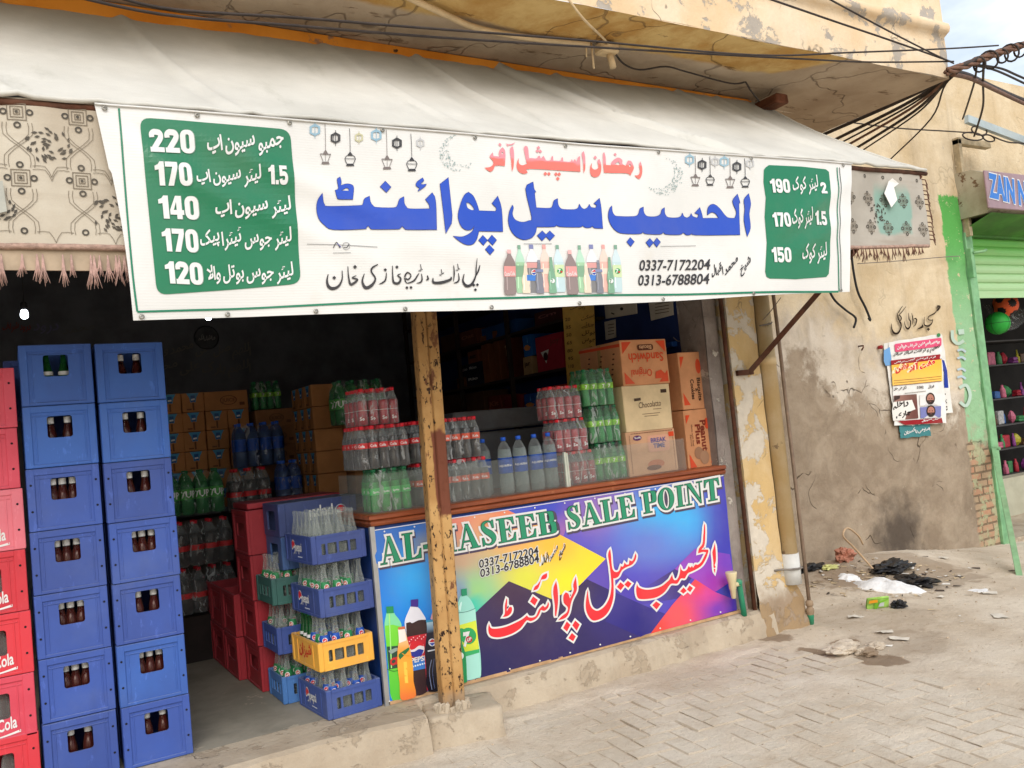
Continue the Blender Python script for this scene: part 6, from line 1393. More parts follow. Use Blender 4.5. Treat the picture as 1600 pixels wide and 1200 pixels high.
def tall_mesh(w, d, h, win, lip=.034, rib=.036, dots=False):
    """tall bottle crate, front face at y=0 with one grip window; origin mid-front at the base"""
    b = MB(); x0, x1 = -w / 2, w / 2; t_ = .009; rec = .007
    f = lambda u, v, q: (u, rec + q, v)
    b.plate([(x0 + rib, lip * .55), (x1 - rib, lip * .55), (x1 - rib, h - lip), (x0 + rib, h - lip)], [rrect(win[0], win[1], win[2], win[3], .013)], f, t_)
    b.cbox((x0, 0, .0015), (x0 + rib, .02, h - .0015), .003); b.cbox((x1 - rib, 0, .0015), (x1, .02, h - .0015), .003)
    b.cbox((x0 + rib - .004, -.001, h - lip), (x1 - rib + .004, .018, h - .0015), .003); b.cbox((x0 + rib - .004, .0, .0015), (x1 - rib + .004, .018, lip * .55), .003)
    b.cbox((x0 + rib * 1.1, rec - .004, h - lip - .020), (x1 - rib * 1.1, rec + .002, h - lip - .015), .0015)
    for s_ in (-1, 1): b.cbox((s_ * (w / 2 - rib * 1.45) - .003, rec - .003, lip), (s_ * (w / 2 - rib * 1.45) + .003, rec + .002, h - lip), .001)
    b.box((x0 + .002, .02, .0015), (x0 + .011, d, h - .002)); b.box((x1 - .011, .02, .0015), (x1 - .002, d, h - .002)); b.box((x0 + .002, d - .01, .0015), (x1 - .002, d, h - .002)); b.box((x0 + .012, .018, .003), (x1 - .012, d - .011, .012))
    for yy in (.04, d / 2, d - .05): b.box((x0 - .001, yy, .004), (x0 + .002, yy + .02, h - .004)); b.box((x1 - .002, yy, .004), (x1 + .001, yy + .02, h - .004))
    if dots:
        for zz in (h * .32, h * .74):
            for s_ in (-1, 1): b.lathe([(.0055, -.0014), (.0055, .0005)], 10, (s_ * (w / 2 - rib * .5), 0, zz), 1, 'Y')
    return b
W1, H1, D1 = .322, .3058, .43
M_HOLE = pm('hole_dark', S(24, 22, 26), .9, .1)
tallm = {}
for nm, c in (('a', BLU1), ('b', BLU2), ('c', BLU3)):
    tallm[nm] = tall_mesh(W1, D1, H1, (-.058, H1 * .475, .054, H1 * .825), dots=nm != 'a').mesh('crate_body', [crate_mat('blue_crate_' + nm, *c), M_HOLE])
P_GL = [(.024, 0), (.0295, .006), (.0295, .07), (.027, .095), (.0295, .125), (.028, .15), (.017, .2), (.0125, .235), (.012, .255), (.0145, .258), (.0145, .272), (.012, .274)]
M_NECKW = pm('frosted_label', S(196, 196, 194), .4, .3, 60)
M_BROWN = glass_mat('cola_glass', (.8, .72, .68), S(88, 56, 50), .4, .06, .88)
DKB = bottle_meshes('bottle', P_GL, M_BROWN, liq('red_cola', S(74, 22, 20)), .20, pm('crown_cap', S(150, 40, 44), .3, .2, 30, 0, .6), (.0155, .264, .276), M_NECKW, (.205, .235), .0178, None, 10)
DKG = bottle_meshes('bottle', P_GL, M_GGLASS, liq('deep_green_drink', S(20, 90, 36)), .2, M_CGRN, (.0155, .264, .276), M_LWHT, (.14, .16), .0285, None, 10)
EMP = bottle_meshes('bottle', P_GL, M_GLASS, None, 0, M_GLASS, (.0146, .262, .268), None)
RANKS = ('topmost', 'second from the top', 'third from the top', 'fourth from the top', 'fifth from the top', 'sixth from the top', 'lowest')
def tallstack(xc, y, z0, colname, kinds, group, bot):
    for i, kd in enumerate(kinds):          # from the top down
        z = z0 + (len(kinds) - 1 - i) * H1; jx, jy = RND.uniform(-.004, .004), RND.uniform(-.006, .006)
        t_ = thing('bottle_crate', 'tall blue crate, %s in the %s' % (RANKS[i] if i < len(kinds) - 1 else 'lowest', colname), 'crate', (xc + jx, y + jy, z), group, RND.uniform(-.012, .012))
        place('crate_body', tallm[kd], t_)
        d = bot(i)
        for k, bx_ in enumerate((-.048, -.004, .043) if RND.random() < .4 else (-.042, .036)):
            o = thing('glass_bottle', 'bottle inside the %s crate of the %s' % (RANKS[i], colname), 'bottle', (xc + jx + bx_, y + jy + .06 + RND.uniform(0, .01), z + .013), 'bottles inside the tall blue crates')
            put_bottle(d, o, 0, 0, 0, RND.uniform(-.6, .6))
CA, CBn = 'left blue column', 'right blue column'
tallstack(.578, .05, .2, CBn, 'aabbbcb'[:7], 'tall blue bottle crates in two columns', lambda i: DKB)
tallstack(.234, .055, .205, CA, 'aabbbbb'[:7], 'tall blue bottle crates in two columns', lambda i: DKG if i == 0 else DKB)
t_ = thing('bottle_crate', 'tall blue crate peeping out behind the top of the left blue column', 'crate', (.17, .52, .205 + 6 * H1 - .02), 'tall blue bottle crates in two columns'); place('crate_body', tallm['b'], t_)
# red column at the picture edge, only its right part in view
HR = .293; redm = {}
for nm, c in (('a', RD1), ('b', RD2), ('c', RD3)): redm[nm] = tall_mesh(.335, .43, HR, (-.066, HR * .34, .062, HR * .74), .03, .05, True).mesh('crate_body', [crate_mat('red_crate_' + nm, *c, .3), M_HOLE])
k = Ink(lambda u, v, l: Vector((-.09 + u * .20, .006 - l, v)), None, None, .0006, True)
k.text('Coca', (.0, .032), (.42, .042), .055, WHITE, 1, .02, -.0); k.text('Cola', (.48, .044), (.88, .054), .055, WHITE, 2, .02, 0.0); k.line([(.1, .022), (.5, .020), (.95, .034)], [.004, .006, .012], WHITE, 3)
script = k.mesh('lettering', M_PAPER)
for v_ in script.vertices: v_.co.z = v_.co.z   # lettering lies on the panel
for i, kd in enumerate('bbcaaba'):
    z = max(.201, 2.236 - (i + 1) * HR)
    jx = RND.uniform(-.004, .004)
    t_ = thing('bottle_crate', '%s red crate, %s in the red column' % ('faded pinkish' if kd in 'bc' else 'bright', ('topmost', 'second from the top', 'third from the top', 'fourth from the top', 'fifth from the top', 'sixth from the top', 'lowest')[i]), 'crate', (-.118 + jx, .045, z), 'red crates at the left edge')
    place('crate_body', redm[kd], t_)
    if i > 1: place('lettering', script, t_)
    for bx_ in (-.03, .035):
        o = thing('glass_bottle', 'clear empty bottle seen through the window of a red crate', 'bottle', (-.118 + jx + bx_, .12, z + .013), 'bottles inside the red crates'); put_bottle(EMP, o, 0, 0, 0)

# ---- low crates with empty bottles
def low_mesh(w, d, h, slots='x'):
    """low crate; short slotted wall towards -y, plain long wall towards -x; origin at the base middle"""
    b = MB(); t_ = .008; hw, hd = w / 2, d / 2
    def wall(L_, mp, slot):
        holes = []
        if slot:
            a = L_ / 2 - .055
            for (u0, u1) in ((-a, -a + .024), (-a + .036, -a + .092), (-a + .104, -a + .16), (-a + .172, a)):
                if u1 - u0 > .01: holes.append(rrect(u0, h * .30, u1, h * .70, .005, 2))
        b.plate([(-L_ / 2, .004), (L_ / 2, .004), (L_ / 2, h), (-L_ / 2, h)], holes, mp, t_)
    wall(w, lambda u, v, q: (u, -hd + q, v), True); wall(w, lambda u, v, q: (u, hd - q, v), True)
    wall(d - .017, lambda u, v, q: (-hw + q, u, v), slots == 'all'); wall(d - .017, lambda u, v, q: (hw - q, u, v), slots == 'all')
    for sx in (-1, 1):
        for sy in (-1, 1):
            x, y = sx * (hw - .011), sy * (hd - .011); b.cbox((x - .0155, y - .0155, 0), (x + .0155, y + .0155, h + .002), .005)
    for z0, z1, o in ((h - .016, h + .001, .004), (.001, .014, .003)):
        b.box((-hw + .026, -hd - o, z0), (hw - .026, -hd + .001, z1)); b.box((-hw - o, -hd + .026, z0), (-hw + .001, hd - .026, z1)); b.box((hw - .001, -hd + .026, z0), (hw + o, hd - .026, z1))
    for u in (-.12, .13): b.box((-hw - .003, u - .006, .014), (-hw + .001, u + .006, h - .016))
    b.box((-hw + .008, -hd + .008, .006), (hw - .008, hd - .008, .012))
    return b
WL, DL, HL = .32, .436, .158
lowm = {n_: low_mesh(WL, DL, HL).mesh('crate_body', crate_mat('low_crate_' + n_, *c)) for n_, c in (('blue', (S(14, 44, 122), S(26, 62, 146))), ('navy', (S(30, 52, 120), S(44, 70, 142))), ('sky', (S(30, 92, 164), S(50, 114, 186))), ('green', (S(12, 78, 66), S(24, 98, 82))), ('yellow', (S(240, 166, 14), S(250, 184, 30))))}
k = Ink(lambda u, v, l: Vector((-WL / 2 - .0012 - l, .12 - u * .24, v * HL)), None, None, .0005, True)
k.disc((.16, .56), .115, WHITE, 1, 24, .26); k.poly([(.055, .60), (.07, .72), (.16, .81), (.25, .70), (.262, .60), (.2, .60), (.14, .53), (.08, .50)], S(206, 40, 54), 2); k.poly([(.06, .44), (.12, .46), (.17, .52), (.25, .52), (.23, .40), (.16, .31), (.08, .36)], S(28, 60, 140), 2)
k.text('pepsi', (.30, .42), (.72, .42), .34, WHITE, 2, .02, 0, cap=.75); k.poly([(.42, .20), (.74, .20), (.74, .235), (.42, .235)], S(200, 206, 220), 2)
logo = k.mesh('emblem', M_PAPER)
k = Ink(lambda u, v, l: Vector((-WL / 2 - .0012 - l, .12 - u * .24, v * HL)), None, None, .0005, True)
k.text('شیزان', (.08, .28), (.92, .26), .58, S(206, 40, 24), 2, .03, 0, True, None, None, 0, .15); shz = k.mesh('lettering', M_PAPER)
for v_ in shz.vertices: pass
def roundel(rc, lc):
    b = MB(); n_ = 8; r0, r1 = .0300, .022; vs = []
    for z, r in ((.128, .0306), (.158, .0288), (.178, .0238)):
        for q in range(n_ + 1):
            a = -math.pi / 2 - 1.25 + 2.5 * q / n_; vs.append((r * math.cos(a), r * math.sin(a), z))
    b.add(vs, [(i * (n_ + 1) + q, i * (n_ + 1) + q + 1, (i + 1) * (n_ + 1) + q + 1, (i + 1) * (n_ + 1) + q) for i in range(2) for q in range(n_)], 0)
    def disc(R_, lift, mi, pts):
        vs = []
        for (u, v) in pts:
            z = .150 + v; r = .0306 - max(0, z - .128) / .03 * .0018 - max(0, z - .158) / .02 * .0032 + lift; a = -math.pi / 2 + u / r; vs.append((r * math.cos(a), r * math.sin(a), z))
        b.add(vs, [tuple(range(len(pts)))], mi)
    disc(0, .0006, 1, [(.0155 * math.cos(q * .4488), .0155 * math.sin(q * .4488)) for q in range(14)]); disc(0, .001, 2, [(.0125 * math.cos(q * .4488), .0115 * math.sin(q * .4488)) for q in range(14)])
    disc(0, .0014, 1, [(-.008, -.002), (.0, .0), (.008, .005), (.006, -.001), (-.002, -.005)])
    return b.mesh('label', [lc, M_LTXT, rc], fix=False)
LAB = {'blue': roundel(pm('roundel_red', S(200, 50, 60), .5, .3, 40), M_LBLU), 'green': roundel(pm('roundel_red2', S(196, 110, 100), .5, .3, 40), pm('label_green', S(40, 120, 70), .5, .2, 40)), 'none': None}
def lowcrate(label, kind, x, y, z, rz, labs, nx=4, ny=6, art=None, group='low crates of empty bottles', skip=None, what='', bs=1.0):
    t_ = thing('bottle_crate', label, 'crate', (x, y, z), group, rz); o = place('crate_body', lowm[kind], t_)
    if art: place(art.name.split('.')[0], art, t_)
    if labs is None: return t_
    c, s_ = math.cos(rz), math.sin(rz)
    for i in range(nx):
        for j in range(ny):
            if skip and skip(i, j): continue
            lx, ly = (i - (nx - 1) / 2) * .071, (j - (ny - 1) / 2) * .068
            wx, wy = x + c * lx - s_ * ly, y + s_ * lx + c * ly; lb = RND.choice(labs)
            o = thing('glass_bottle', what, 'bottle', (wx, wy, z + .013), 'empty glass bottles in the low crates')
            q = place('bottle', EMP['body'] if lb != 'g' else DKG['body'], o, (0, 0, 0), (0, 0, RND.uniform(-.8, .4) - .3))
            q.scale = (1, 1, bs)
            if lb in LAB and LAB[lb]: place('label', LAB[lb], q)
PT = .2935; FX, FY = 1.585, .222
lowcrate('blue low crate with roundel emblem at the bottom of the front stack', 'blue', FX, FY, .202, .07, ['blue', 'blue', 'none'], art=logo, what='empty bottle in the lowest crate of the front stack', bs=.89)
lowcrate('yellow low crate with red Urdu lettering between the blue crates', 'yellow', FX - .017, FY + .01, .202 + PT - .03, .055, ['blue', 'none', 'blue', 'green'], art=shz, what='empty bottle standing in the yellow crate', skip=lambda i, j: i == 0 and j > 2)
for j in (3, 4, 5):
    o = thing('glass_bottle', 'green glass bottle at the back of the yellow crate', 'bottle', (FX - .13, FY - .03 + (j - 3) * .068 + .05, .202 + PT - .017), 'green bottles in the yellow crate'); put_bottle(DKG, o, 0, 0, 0)
lowcrate('blue low crate with emblem resting on the bottles of the yellow crate', 'blue', FX + .005, FY + .0, .202 + 2 * PT - .03, .075, ['green', 'green', 'none'], art=logo, what='empty bottle in the blue crate above the yellow one')
lowcrate('blue low crate on top of the front stack, full of clear bottles', 'blue', FX - .005, FY + .02, .202 + 3 * PT - .03, .06, ['none'], art=logo, what='clear empty bottle in the top crate of the front stack')
# the stack behind it, turned sideways
SX, SY = 1.552, .66
lowm2 = {n_: low_mesh(WL, DL, HL, 'all').mesh('crate_body', _pm['low_crate_' + n_]) for n_ in ('blue', 'sky', 'green')}
lm = lowm; lowm = dict(lowm); lowm.update(lowm2)
for i, (kd, lb) in enumerate((('sky', ['green']), ('blue', ['green', 'none']), ('green', ['green', 'green', 'none']))):
    lowcrate(('light blue low crate at the foot of the second stack, behind the front stack', 'dark blue low crate second from below in the stack behind', 'dark green low crate in the stack behind the front one')[i], kd, SX - .012 * i, SY, .202 + i * PT, math.pi / 2 + .02 * i, lb, what='empty bottle in the %s crate of the stack behind' % ('light blue', 'dark blue', 'green')[i], skip=lambda i, j: j < 3)
BH = .20
bigm = low_mesh(.33, .50, BH, 'x'); 
def bigcrate():
    b = MB(); w2, d2, h = .25, .165, BH
    b.cbox((-w2, -d2, .001), (w2, -d2 + .012, h), .003); b.cbox((-w2, d2 - .012, .001), (w2, d2, h), .003); b.cbox((w2 - .012, -d2 + .012, .001), (w2, d2 - .012, h), .003); b.box((-w2 + .01, -d2 + .01, h - .012), (w2 - .01, d2 - .01, h - .002))
    b.plate([(-d2 + .012, .001), (d2 - .012, .001), (d2 - .012, h), (-d2 + .012, h)], [rrect(-.085, .035, .085, .155, .008)], lambda u, v, q: (-w2 + q, u, v), .012)
    for sx in (-1, 1): b.cbox((sx * (w2 - .02) - .022, -d2 - .005, .002), (sx * (w2 - .02) + .022, -d2 + .002, h - .002), .003)
    return b
bcm = {'navy': bigcrate().mesh('crate_body', crate_mat('big_navy', S(24, 44, 108), S(36, 60, 128))), 'blue': bigcrate().mesh('crate_body', crate_mat('big_blue', S(26, 70, 132), S(40, 88, 150)))}
k = Ink(lambda u, v, l: Vector((.2 - u * .42, -.165 - .0012 - l, BH - v * BH)), None, None, .0006, True)
k.disc((.13, .42), .088, WHITE, 1, 26, .185); k.disc((.13, .42), .078, S(30, 54, 120), 2, 26, .165); k.poly([(.06, .45), (.08, .30), (.14, .26), (.195, .36), (.14, .45), (.10, .47)], S(206, 40, 50), 3); k.poly([(.06, .46), (.10, .48), (.15, .45), (.2, .38), (.2, .46), (.14, .56), (.08, .54)], WHITE, 3)
k.text('pepsi', (.25, .30), (.62, .30), .34, WHITE, 2, .02, 0, cap=-.0 or .7); k.poly([(.30, .74), (.56, .74), (.56, .77), (.30, .77)], S(190, 196, 214), 2); lgu = k.mesh('emblem', M_PAPER)
for v_ in lgu.vertices: pass
t_ = thing('bottle_crate', 'navy crate lying upside down on top of the stack behind, emblem inverted', 'crate', (1.64, .69, 1.185), 'low crates of empty bottles', .03); place('crate_body', bcm['navy'], t_); place('emblem', lgu, t_)
t_ = thing('bottle_crate', 'blue crate under the upside-down navy crate', 'crate', (1.645, .69, .983), 'low crates of empty bottles', .02); place('crate_body', bcm['blue'], t_)
# ================================================================ INSIDE THE SHOP
M_LAMP = None
def lamp_mat():
    t = NT('lit_bulb'); e = t.n('ShaderNodeEmission'); e.inputs[0].default_value = (.86, .92, 1, 1); e.inputs[1].default_value = 9; return t.done(e.outputs[0])
M_LAMP = lamp_mat(); M_BLK = pm('black_plastic', S(34, 34, 36), .6, .2, 20)
for (x, z, lb) in ((.146, 2.731, 'lit white bulb hanging above the left blue column'), (1.277, 2.70, 'lit white bulb just under the lower left banner corner')):
    t_ = thing('hanging_bulb', lb, 'bulb', (x, 1.5, z), 'lit bulbs in the dark shop')
    b = MB(); b.lathe([(.003, -.026), (.015, -.023), (.0225, -.01), (.0235, .004), (.02, .022), (.014, .034)], 14); o = place('bulb', b.mesh('bulb', M_LAMP), t_)
    b = MB(); b.lathe([(.016, .033), (.02, .04), (.02, .075), (.012, .085)], 12); b.tube([(0, 0, .08), (.005, 0, .5), (0, 0, 4.02 - z)], .003, 5); place('lamp_holder', b.mesh('lamp_holder', M_BLK), t_)
# calligraphy on the back wall and a coloured strip of writing at the left
wl = Ink(lambda u, v, l: onY(u, v, 5.195 - .01 - l), None, None, .001)
wl.text('اللھم صل علی محمد و علی', (228, 560), (392, 564), 30, S(124, 122, 118), 1, .02, 0, True); wl.text('اللھم بارک علی محمد', (232, 592), (392, 590), 30, S(124, 122, 118), 1, .02, 0, True)
wl.text('درود شریف', (4, 520), (48, 520), 17, S(150, 60, 60), 1, .02, 0, True); wl.text('درود', (52, 522), (92, 522), 17, S(120, 120, 150), 1, .02, 0, True); wl.text('محمد', (98, 522), (148, 524), 16, S(110, 110, 110), 1, .02, 0, True)
o = wl.build('lettering', M_PAPER, None); o.parent = bw; o.location = -Vector(parent_loc(bw)); KIDS.setdefault(bw.name, []).append(o)
b = MB(); b.lathe([(.12, 0), (.135, .012), (.12, .02)], 24, (0, 0, 0), 0, 'Y'); 
t_ = thing('wall_clock', 'round dark disc with writing high on the back wall under the banner', 'clock', (1.99, 5.17, 3.05)); place('disc', b.mesh('disc', pm('dark_disc', S(70, 72, 76), .5, .2, 8)), t_)
k = Ink(lambda u, v, l: Vector((u, -.002 - l, v)), None, None, .001); k.text('ماشاءاللہ', (-.09, -.04), (.09, -.04), -.08, S(150, 150, 146), 1, .02, 0, True); k.build('lettering', M_PAPER, None).parent = t_

# juice cartons with a blue printed flap
JB = S(176, 122, 76)
def f_juice(k):
    k.poly([(.22, .98), (.78, .98), (.66, .74), (.62, .50), (.38, .50), (.34, .74)], S(74, 148, 190), 1); k.poly([(.40, .52), (.60, .52), (.60, .86), (.40, .86)], S(40, 92, 150), 2); k.poly([(.42, .60), (.58, .62), (.58, .70), (.42, .68)], WHITE, 3); k.poly([(.46, .08), (.54, .08), (.54, .46), (.46, .46)], S(96, 60, 36), 1)
    k.poly([(.2, .1), (.42, .1), (.42, .18), (.2, .18)], S(110, 70, 44), 1)
def f_long(k):
    k.disc((.55, .5), .2, S(120, 78, 50), 1, 16, .26, .17); k.text('JUICE', (.40, .42), (.70, .42), .18, S(110, 70, 46), 2, .02, 0); k.poly([(.8, .2), (.92, .2), (.92, .36), (.8, .36)], S(110, 70, 46), 1)
_cm = {}
def quick(name, key, label, cat, loc, size, col, f, side=None, group=None, rz=0.0):
    """cartons sharing one mesh: front print and left-hand print"""
    w2, d2, h = size[0] / 2, size[1] / 2, size[2]
    if key not in _cm:
        b = MB(); b.cbox((-w2, -d2, 0), (w2, d2, h), .004, 0, .003); bm_ = b.mesh('box', card('card_%d_%d_%d' % tuple(int(c * 1000) for c in col), col)); pr_ = []
        for (fn, mp) in ((f, lambda u, v, l: Vector((-w2 + u * 2 * w2, -d2 - .0018 - l, v * h))), (side, lambda u, v, l: Vector((-w2 - .0018 - l, d2 - u * 2 * d2, v * h)))):
            if fn: k = Ink(mp, None, None, .0008, True); fn(k); pr_.append(k.mesh('print', M_PAPER))
        _cm[key] = (bm_, pr_)
    t_ = thing(name, label, cat, loc, group, rz); place('box', _cm[key][0], t_)
    for m_ in _cm[key][1]: place('print', m_, t_)
    return t_
GJ = 'juice cartons stacked at the back left'; ROWS = ('top', 'second', 'third', 'fourth', 'fifth', 'sixth', 'seventh')
x0, w_, h_ = 1.21, .187, .168; zt = 2.115
for r_ in range(6):
    for c_ in range(4):
        if r_ == 0 and c_ == 3: continue
        if r_ == 0 and c_ == 2: quick('juice_carton', 'jlong', 'long brown carton at the right end of the top row of the back juice stack', 'carton', (x0 + 2.5 * w_, 3.15, zt), (2 * w_ - .004, .3, h_ - .003), JB, f_long, None, GJ); continue
        quick('juice_carton', 'jb', 'brown juice carton with blue flap, %s row, %s from the blue crates' % (ROWS[r_], ('first', 'second', 'third', 'fourth')[c_]), 'carton', (x0 + c_ * w_ + RND.uniform(-.004, .004), 3.15 + RND.uniform(-.01, .01), zt - r_ * h_), (w_ - .004, .3, h_ - .003), JB, f_juice, None, GJ)
for r_ in range(4):
    quick('juice_carton', 'jl2', 'long plain brown carton, %s row, right part of the back stack' % ROWS[r_], 'carton', (2.09 + .012 * (r_ % 2), 3.16, 1.93 - r_ * .163), (.34, .3, .16), S(160, 112, 76), f_long, None, GJ)
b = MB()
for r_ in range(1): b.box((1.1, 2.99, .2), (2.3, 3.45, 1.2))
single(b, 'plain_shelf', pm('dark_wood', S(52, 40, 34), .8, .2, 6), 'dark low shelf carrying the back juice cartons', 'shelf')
GR = 'juice cartons stacked behind the counter corner'
for r_ in range(5):
    for c_ in range(3):
        zz = 2.03 - r_ * .178; yy = 2.0 + c_ * .185
        quick('juice_carton', 'jr', 'brown juice carton, %s row, %s from the front, in the stack behind the counter corner' % (ROWS[r_], ('first', 'second', 'third')[c_]), 'carton', (2.215, yy, zz), (.235, .18, .175), JB, None, f_juice, GR)
for r_ in range(5):
    quick('juice_carton', 'jr2', 'brown carton with round seal, %s row, right of the blue-flap cartons' % ROWS[r_], 'carton', (2.47 + (.0 if r_ < 2 else .02), 1.98 + (0 if r_ < 2 else -.03), 2.0 - r_ * .172), (.255, .3, .168), S(178, 126, 84), f_long, None, GR)
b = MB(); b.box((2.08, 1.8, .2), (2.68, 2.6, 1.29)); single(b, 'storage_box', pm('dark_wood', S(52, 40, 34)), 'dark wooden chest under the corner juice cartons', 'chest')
GI = 'packs inside the shop'
pack('green glass-like bottle pack on top of the long cartons at the back', B_SEV, 1.955, 3.1, 2.095, 4, 2, .067, .26, .0325, M_FILM, 0, GI)
pack('large green lemon soda pack in the dark beside the blue crates', B_BIG7, 1.07, 2.3, 1.285, 4, 2, .11, .34, .054, M_FILM, 0, GI)
pack('large cola pack in the dark below the green soda pack', B_BIGC, 1.1, 2.25, .90, 4, 2, .11, .34, .054, M_FILM, 0, GI)
pack('lowest large cola pack in the dark beside the blue crates', B_BIGC, 1.1, 2.25, .545, 4, 2, .11, .34, .054, M_FILM, 0, GI)
pack('large cola pack in the dark right of the green soda pack', B_BIGC, 1.56, 2.35, 1.255, 3, 2, .11, .34, .054, M_FILM, 0, GI)
pack('blue water pack in front of the long cartons', B_BIGB, 1.68, 2.62, 1.60, 4, 2, .105, .36, .048, M_FILM, 0, GI)
pack('lower blue water pack in the dark left of the corner cartons', B_BIGB, 1.62, 2.3, 1.235 - .0, 5, 2, .102, .36, .048, M_FILM, 0, GI) if False else None
pack('wide blue water pack left of the corner cartons', B_BIGB, 1.93, 2.3, 1.26, 2, 2, .1, .36, .048, M_FILM, 0, GI)
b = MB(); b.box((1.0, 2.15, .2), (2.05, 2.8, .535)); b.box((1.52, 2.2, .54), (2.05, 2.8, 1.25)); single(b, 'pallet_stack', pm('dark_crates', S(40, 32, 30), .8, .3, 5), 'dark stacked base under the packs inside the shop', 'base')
# red crates on the floor and behind the low crates
redl = tall_mesh(.40, .30, .285, (-.10, .11, .10, .20), .03, .04).mesh('crate_body', [crate_mat('red_crate_d', *RDD, .25), M_HOLE])
GRC = 'red crates inside the shop'
def redc(label, x, y, z, rz=math.pi / 2 * 3):
    t_ = thing('bottle_crate', label, 'crate', (x, y, z), GRC, rz); place('crate_body', redl, t_); return t_
for i, (y, n_) in enumerate(((1.50, 2), (1.92, 2), (2.34, 2))):
    for q in range(n_): redc('red crate on the shop floor, %s, %s from the entrance' % (('lower', 'upper')[q], ('first', 'second', 'third')[i]), 1.25 + .004 * q, y, .202 + q * .287)
for q in range(4): redc('red crate behind the low crate stacks, %s from the floor' % ('first', 'second', 'third', 'fourth')[q], 1.30 - .006 * q, 1.08, .202 + q * .287)
b = MB(); b.cbox((1.30, .90, 1.352), (1.92, 1.30, 1.39), .004); single(b, 'red_tray', _pm['red_crate_d'], 'flat red crate lid under the brown cartons', 'tray')
# grey covered freezer behind the water bottles
b = MB(); b.cbox((2.86, .95, .2), (3.72, 1.6, 1.70), .012, 0, .004); b.cbox((2.84, .93, 1.715), (3.74, 1.62, 1.86), .014, 0, .006)
b.cbox((2.55, 1.0, .2), (2.84, 1.6, 1.80), .012, 0, .006)
single(b, 'covered_freezer', pm('grey_plastic_cover', S(96, 98, 104), .55, .2, 5, .1, .4, 0, .6, 14), 'grey cloth-covered chest freezer behind the water bottles', 'freezer')
# shelves along the right-hand inner wall, seen end on
sh_ = thing('wall_shelving', 'dark wooden shelving full of cartons on the right inner wall', 'shelving', (4.4, 2.6, .2)); M_DW = pm('dark_wood', S(52, 40, 34))
for z in (1.05, 1.50, 1.845, 2.185, 2.60, 2.98):
    b = MB(); b.box((4.14, 1.25, z - .022), (4.555, 4.6, z)); part('shelf_board', b, M_DW, sh_)
for y in (1.23, 2.25, 3.3, 4.62):
    b = MB(); b.box((4.13, y - .015, .2), (4.17, y + .015, 3.3)); part('upright', b, M_DW, sh_)
def f_word(w1, c, c2=None):
    def f(k):
        k.text(w1, (.15, .5), (.85, .52), .22, c, 1, .03, 0)
        if c2: k.poly([(.1, .12), (.9, .12), (.8, .36), (.2, .36)], c2, 1)
    return f
def f_pink(k): k.poly([(.18, .56), (.5, .60), (.36, .22)], S(220, 214, 206), 1); k.disc((.36, .42), .09, S(60, 30, 34), 2, 12, .12); k.text('Joy', (.55, .72), (.92, .74), .14, S(120, 30, 40), 1, .02, 0)
def f_bluebox(k): k.poly([(.1, .4), (.3, .5), (.6, .52), (.9, .4), (.75, .26), (.3, .26)], S(210, 140, 80), 1); k.poly([(.55, .6), (.65, .6), (.6, .95)], S(90, 160, 220), 1)
SHC = [  # label, pixel box, colour, print
    ('pink carton with a white badge behind the price list', (834, 514, 882, 571), S(170, 44, 62), f_pink, 0), ('narrow blue carton with orange picture', (813, 501, 831, 546), S(30, 96, 170), f_bluebox, 0), ('small cream carton under the blue one', (815, 547, 832, 577), S(170, 140, 100), f_word('jar', BRN), 0),
    ('tall brown carton on the middle shelf, left one', (748, 508, 766, 586), S(128, 78, 50), None, 0), ('tall brown carton on the middle shelf, right one', (767, 502, 783, 584), S(120, 72, 46), None, 0), ('brown-red carton beside the tall brown cartons', (784, 505, 799, 580), S(104, 52, 40), f_word('Tea', S(150, 120, 90)), 0),
    ('dark carton with white scribbled words, lower one', (727, 575, 751, 594), S(40, 42, 58), f_word('Rio', S(206, 206, 206)), 0), ('dark carton with white scribbled words, upper one', (712, 554, 751, 573), S(36, 40, 56), f_word('Rio Rio', S(206, 206, 206)), 0), ('small brown carton above the scribbled dark cartons', (728, 531, 747, 552), S(126, 72, 48), f_word('g', S(60, 40, 30)), 0), ('small tan carton left of the scribbled dark cartons', (711, 575, 726, 592), S(118, 76, 50), None, 0),
    ('brown carton on the upper shelf nearest the post', (684, 489, 712, 517), S(86, 56, 42), None, 1), ('reddish carton on the upper shelf', (713, 487, 744, 513), S(110, 64, 50), f_word('Oat', S(150, 100, 80)), 1), ('blue carton high on the upper shelf', (748, 478, 806, 500), S(28, 74, 130), None, 1), ('dark brown lettered carton high on the upper shelf', (834, 488, 878, 511), S(76, 40, 40), f_word('Crn', S(140, 90, 90)), 1),
    ('orange-topped red carton on the lower shelf', (843, 591, 889, 627), S(170, 60, 40), f_word('BB', S(220, 150, 60)), 2), ('blue carton on the lower shelf', (817, 609, 838, 638), S(26, 80, 160), f_bluebox, 2), ('dark red carton on the lower shelf', (786, 611, 816, 640), S(120, 36, 44), None, 2), ('brown-red carton on the lower shelf', (760, 607, 784, 640), S(112, 50, 42), f_word('Kit', S(160, 90, 70)), 2), ('brown carton on the lower shelf nearest the post', (684, 603, 720, 645), S(84, 60, 46), None, 2), ('second brown carton on the lower shelf from the post', (722, 601, 758, 643), S(90, 62, 46), None, 2)]
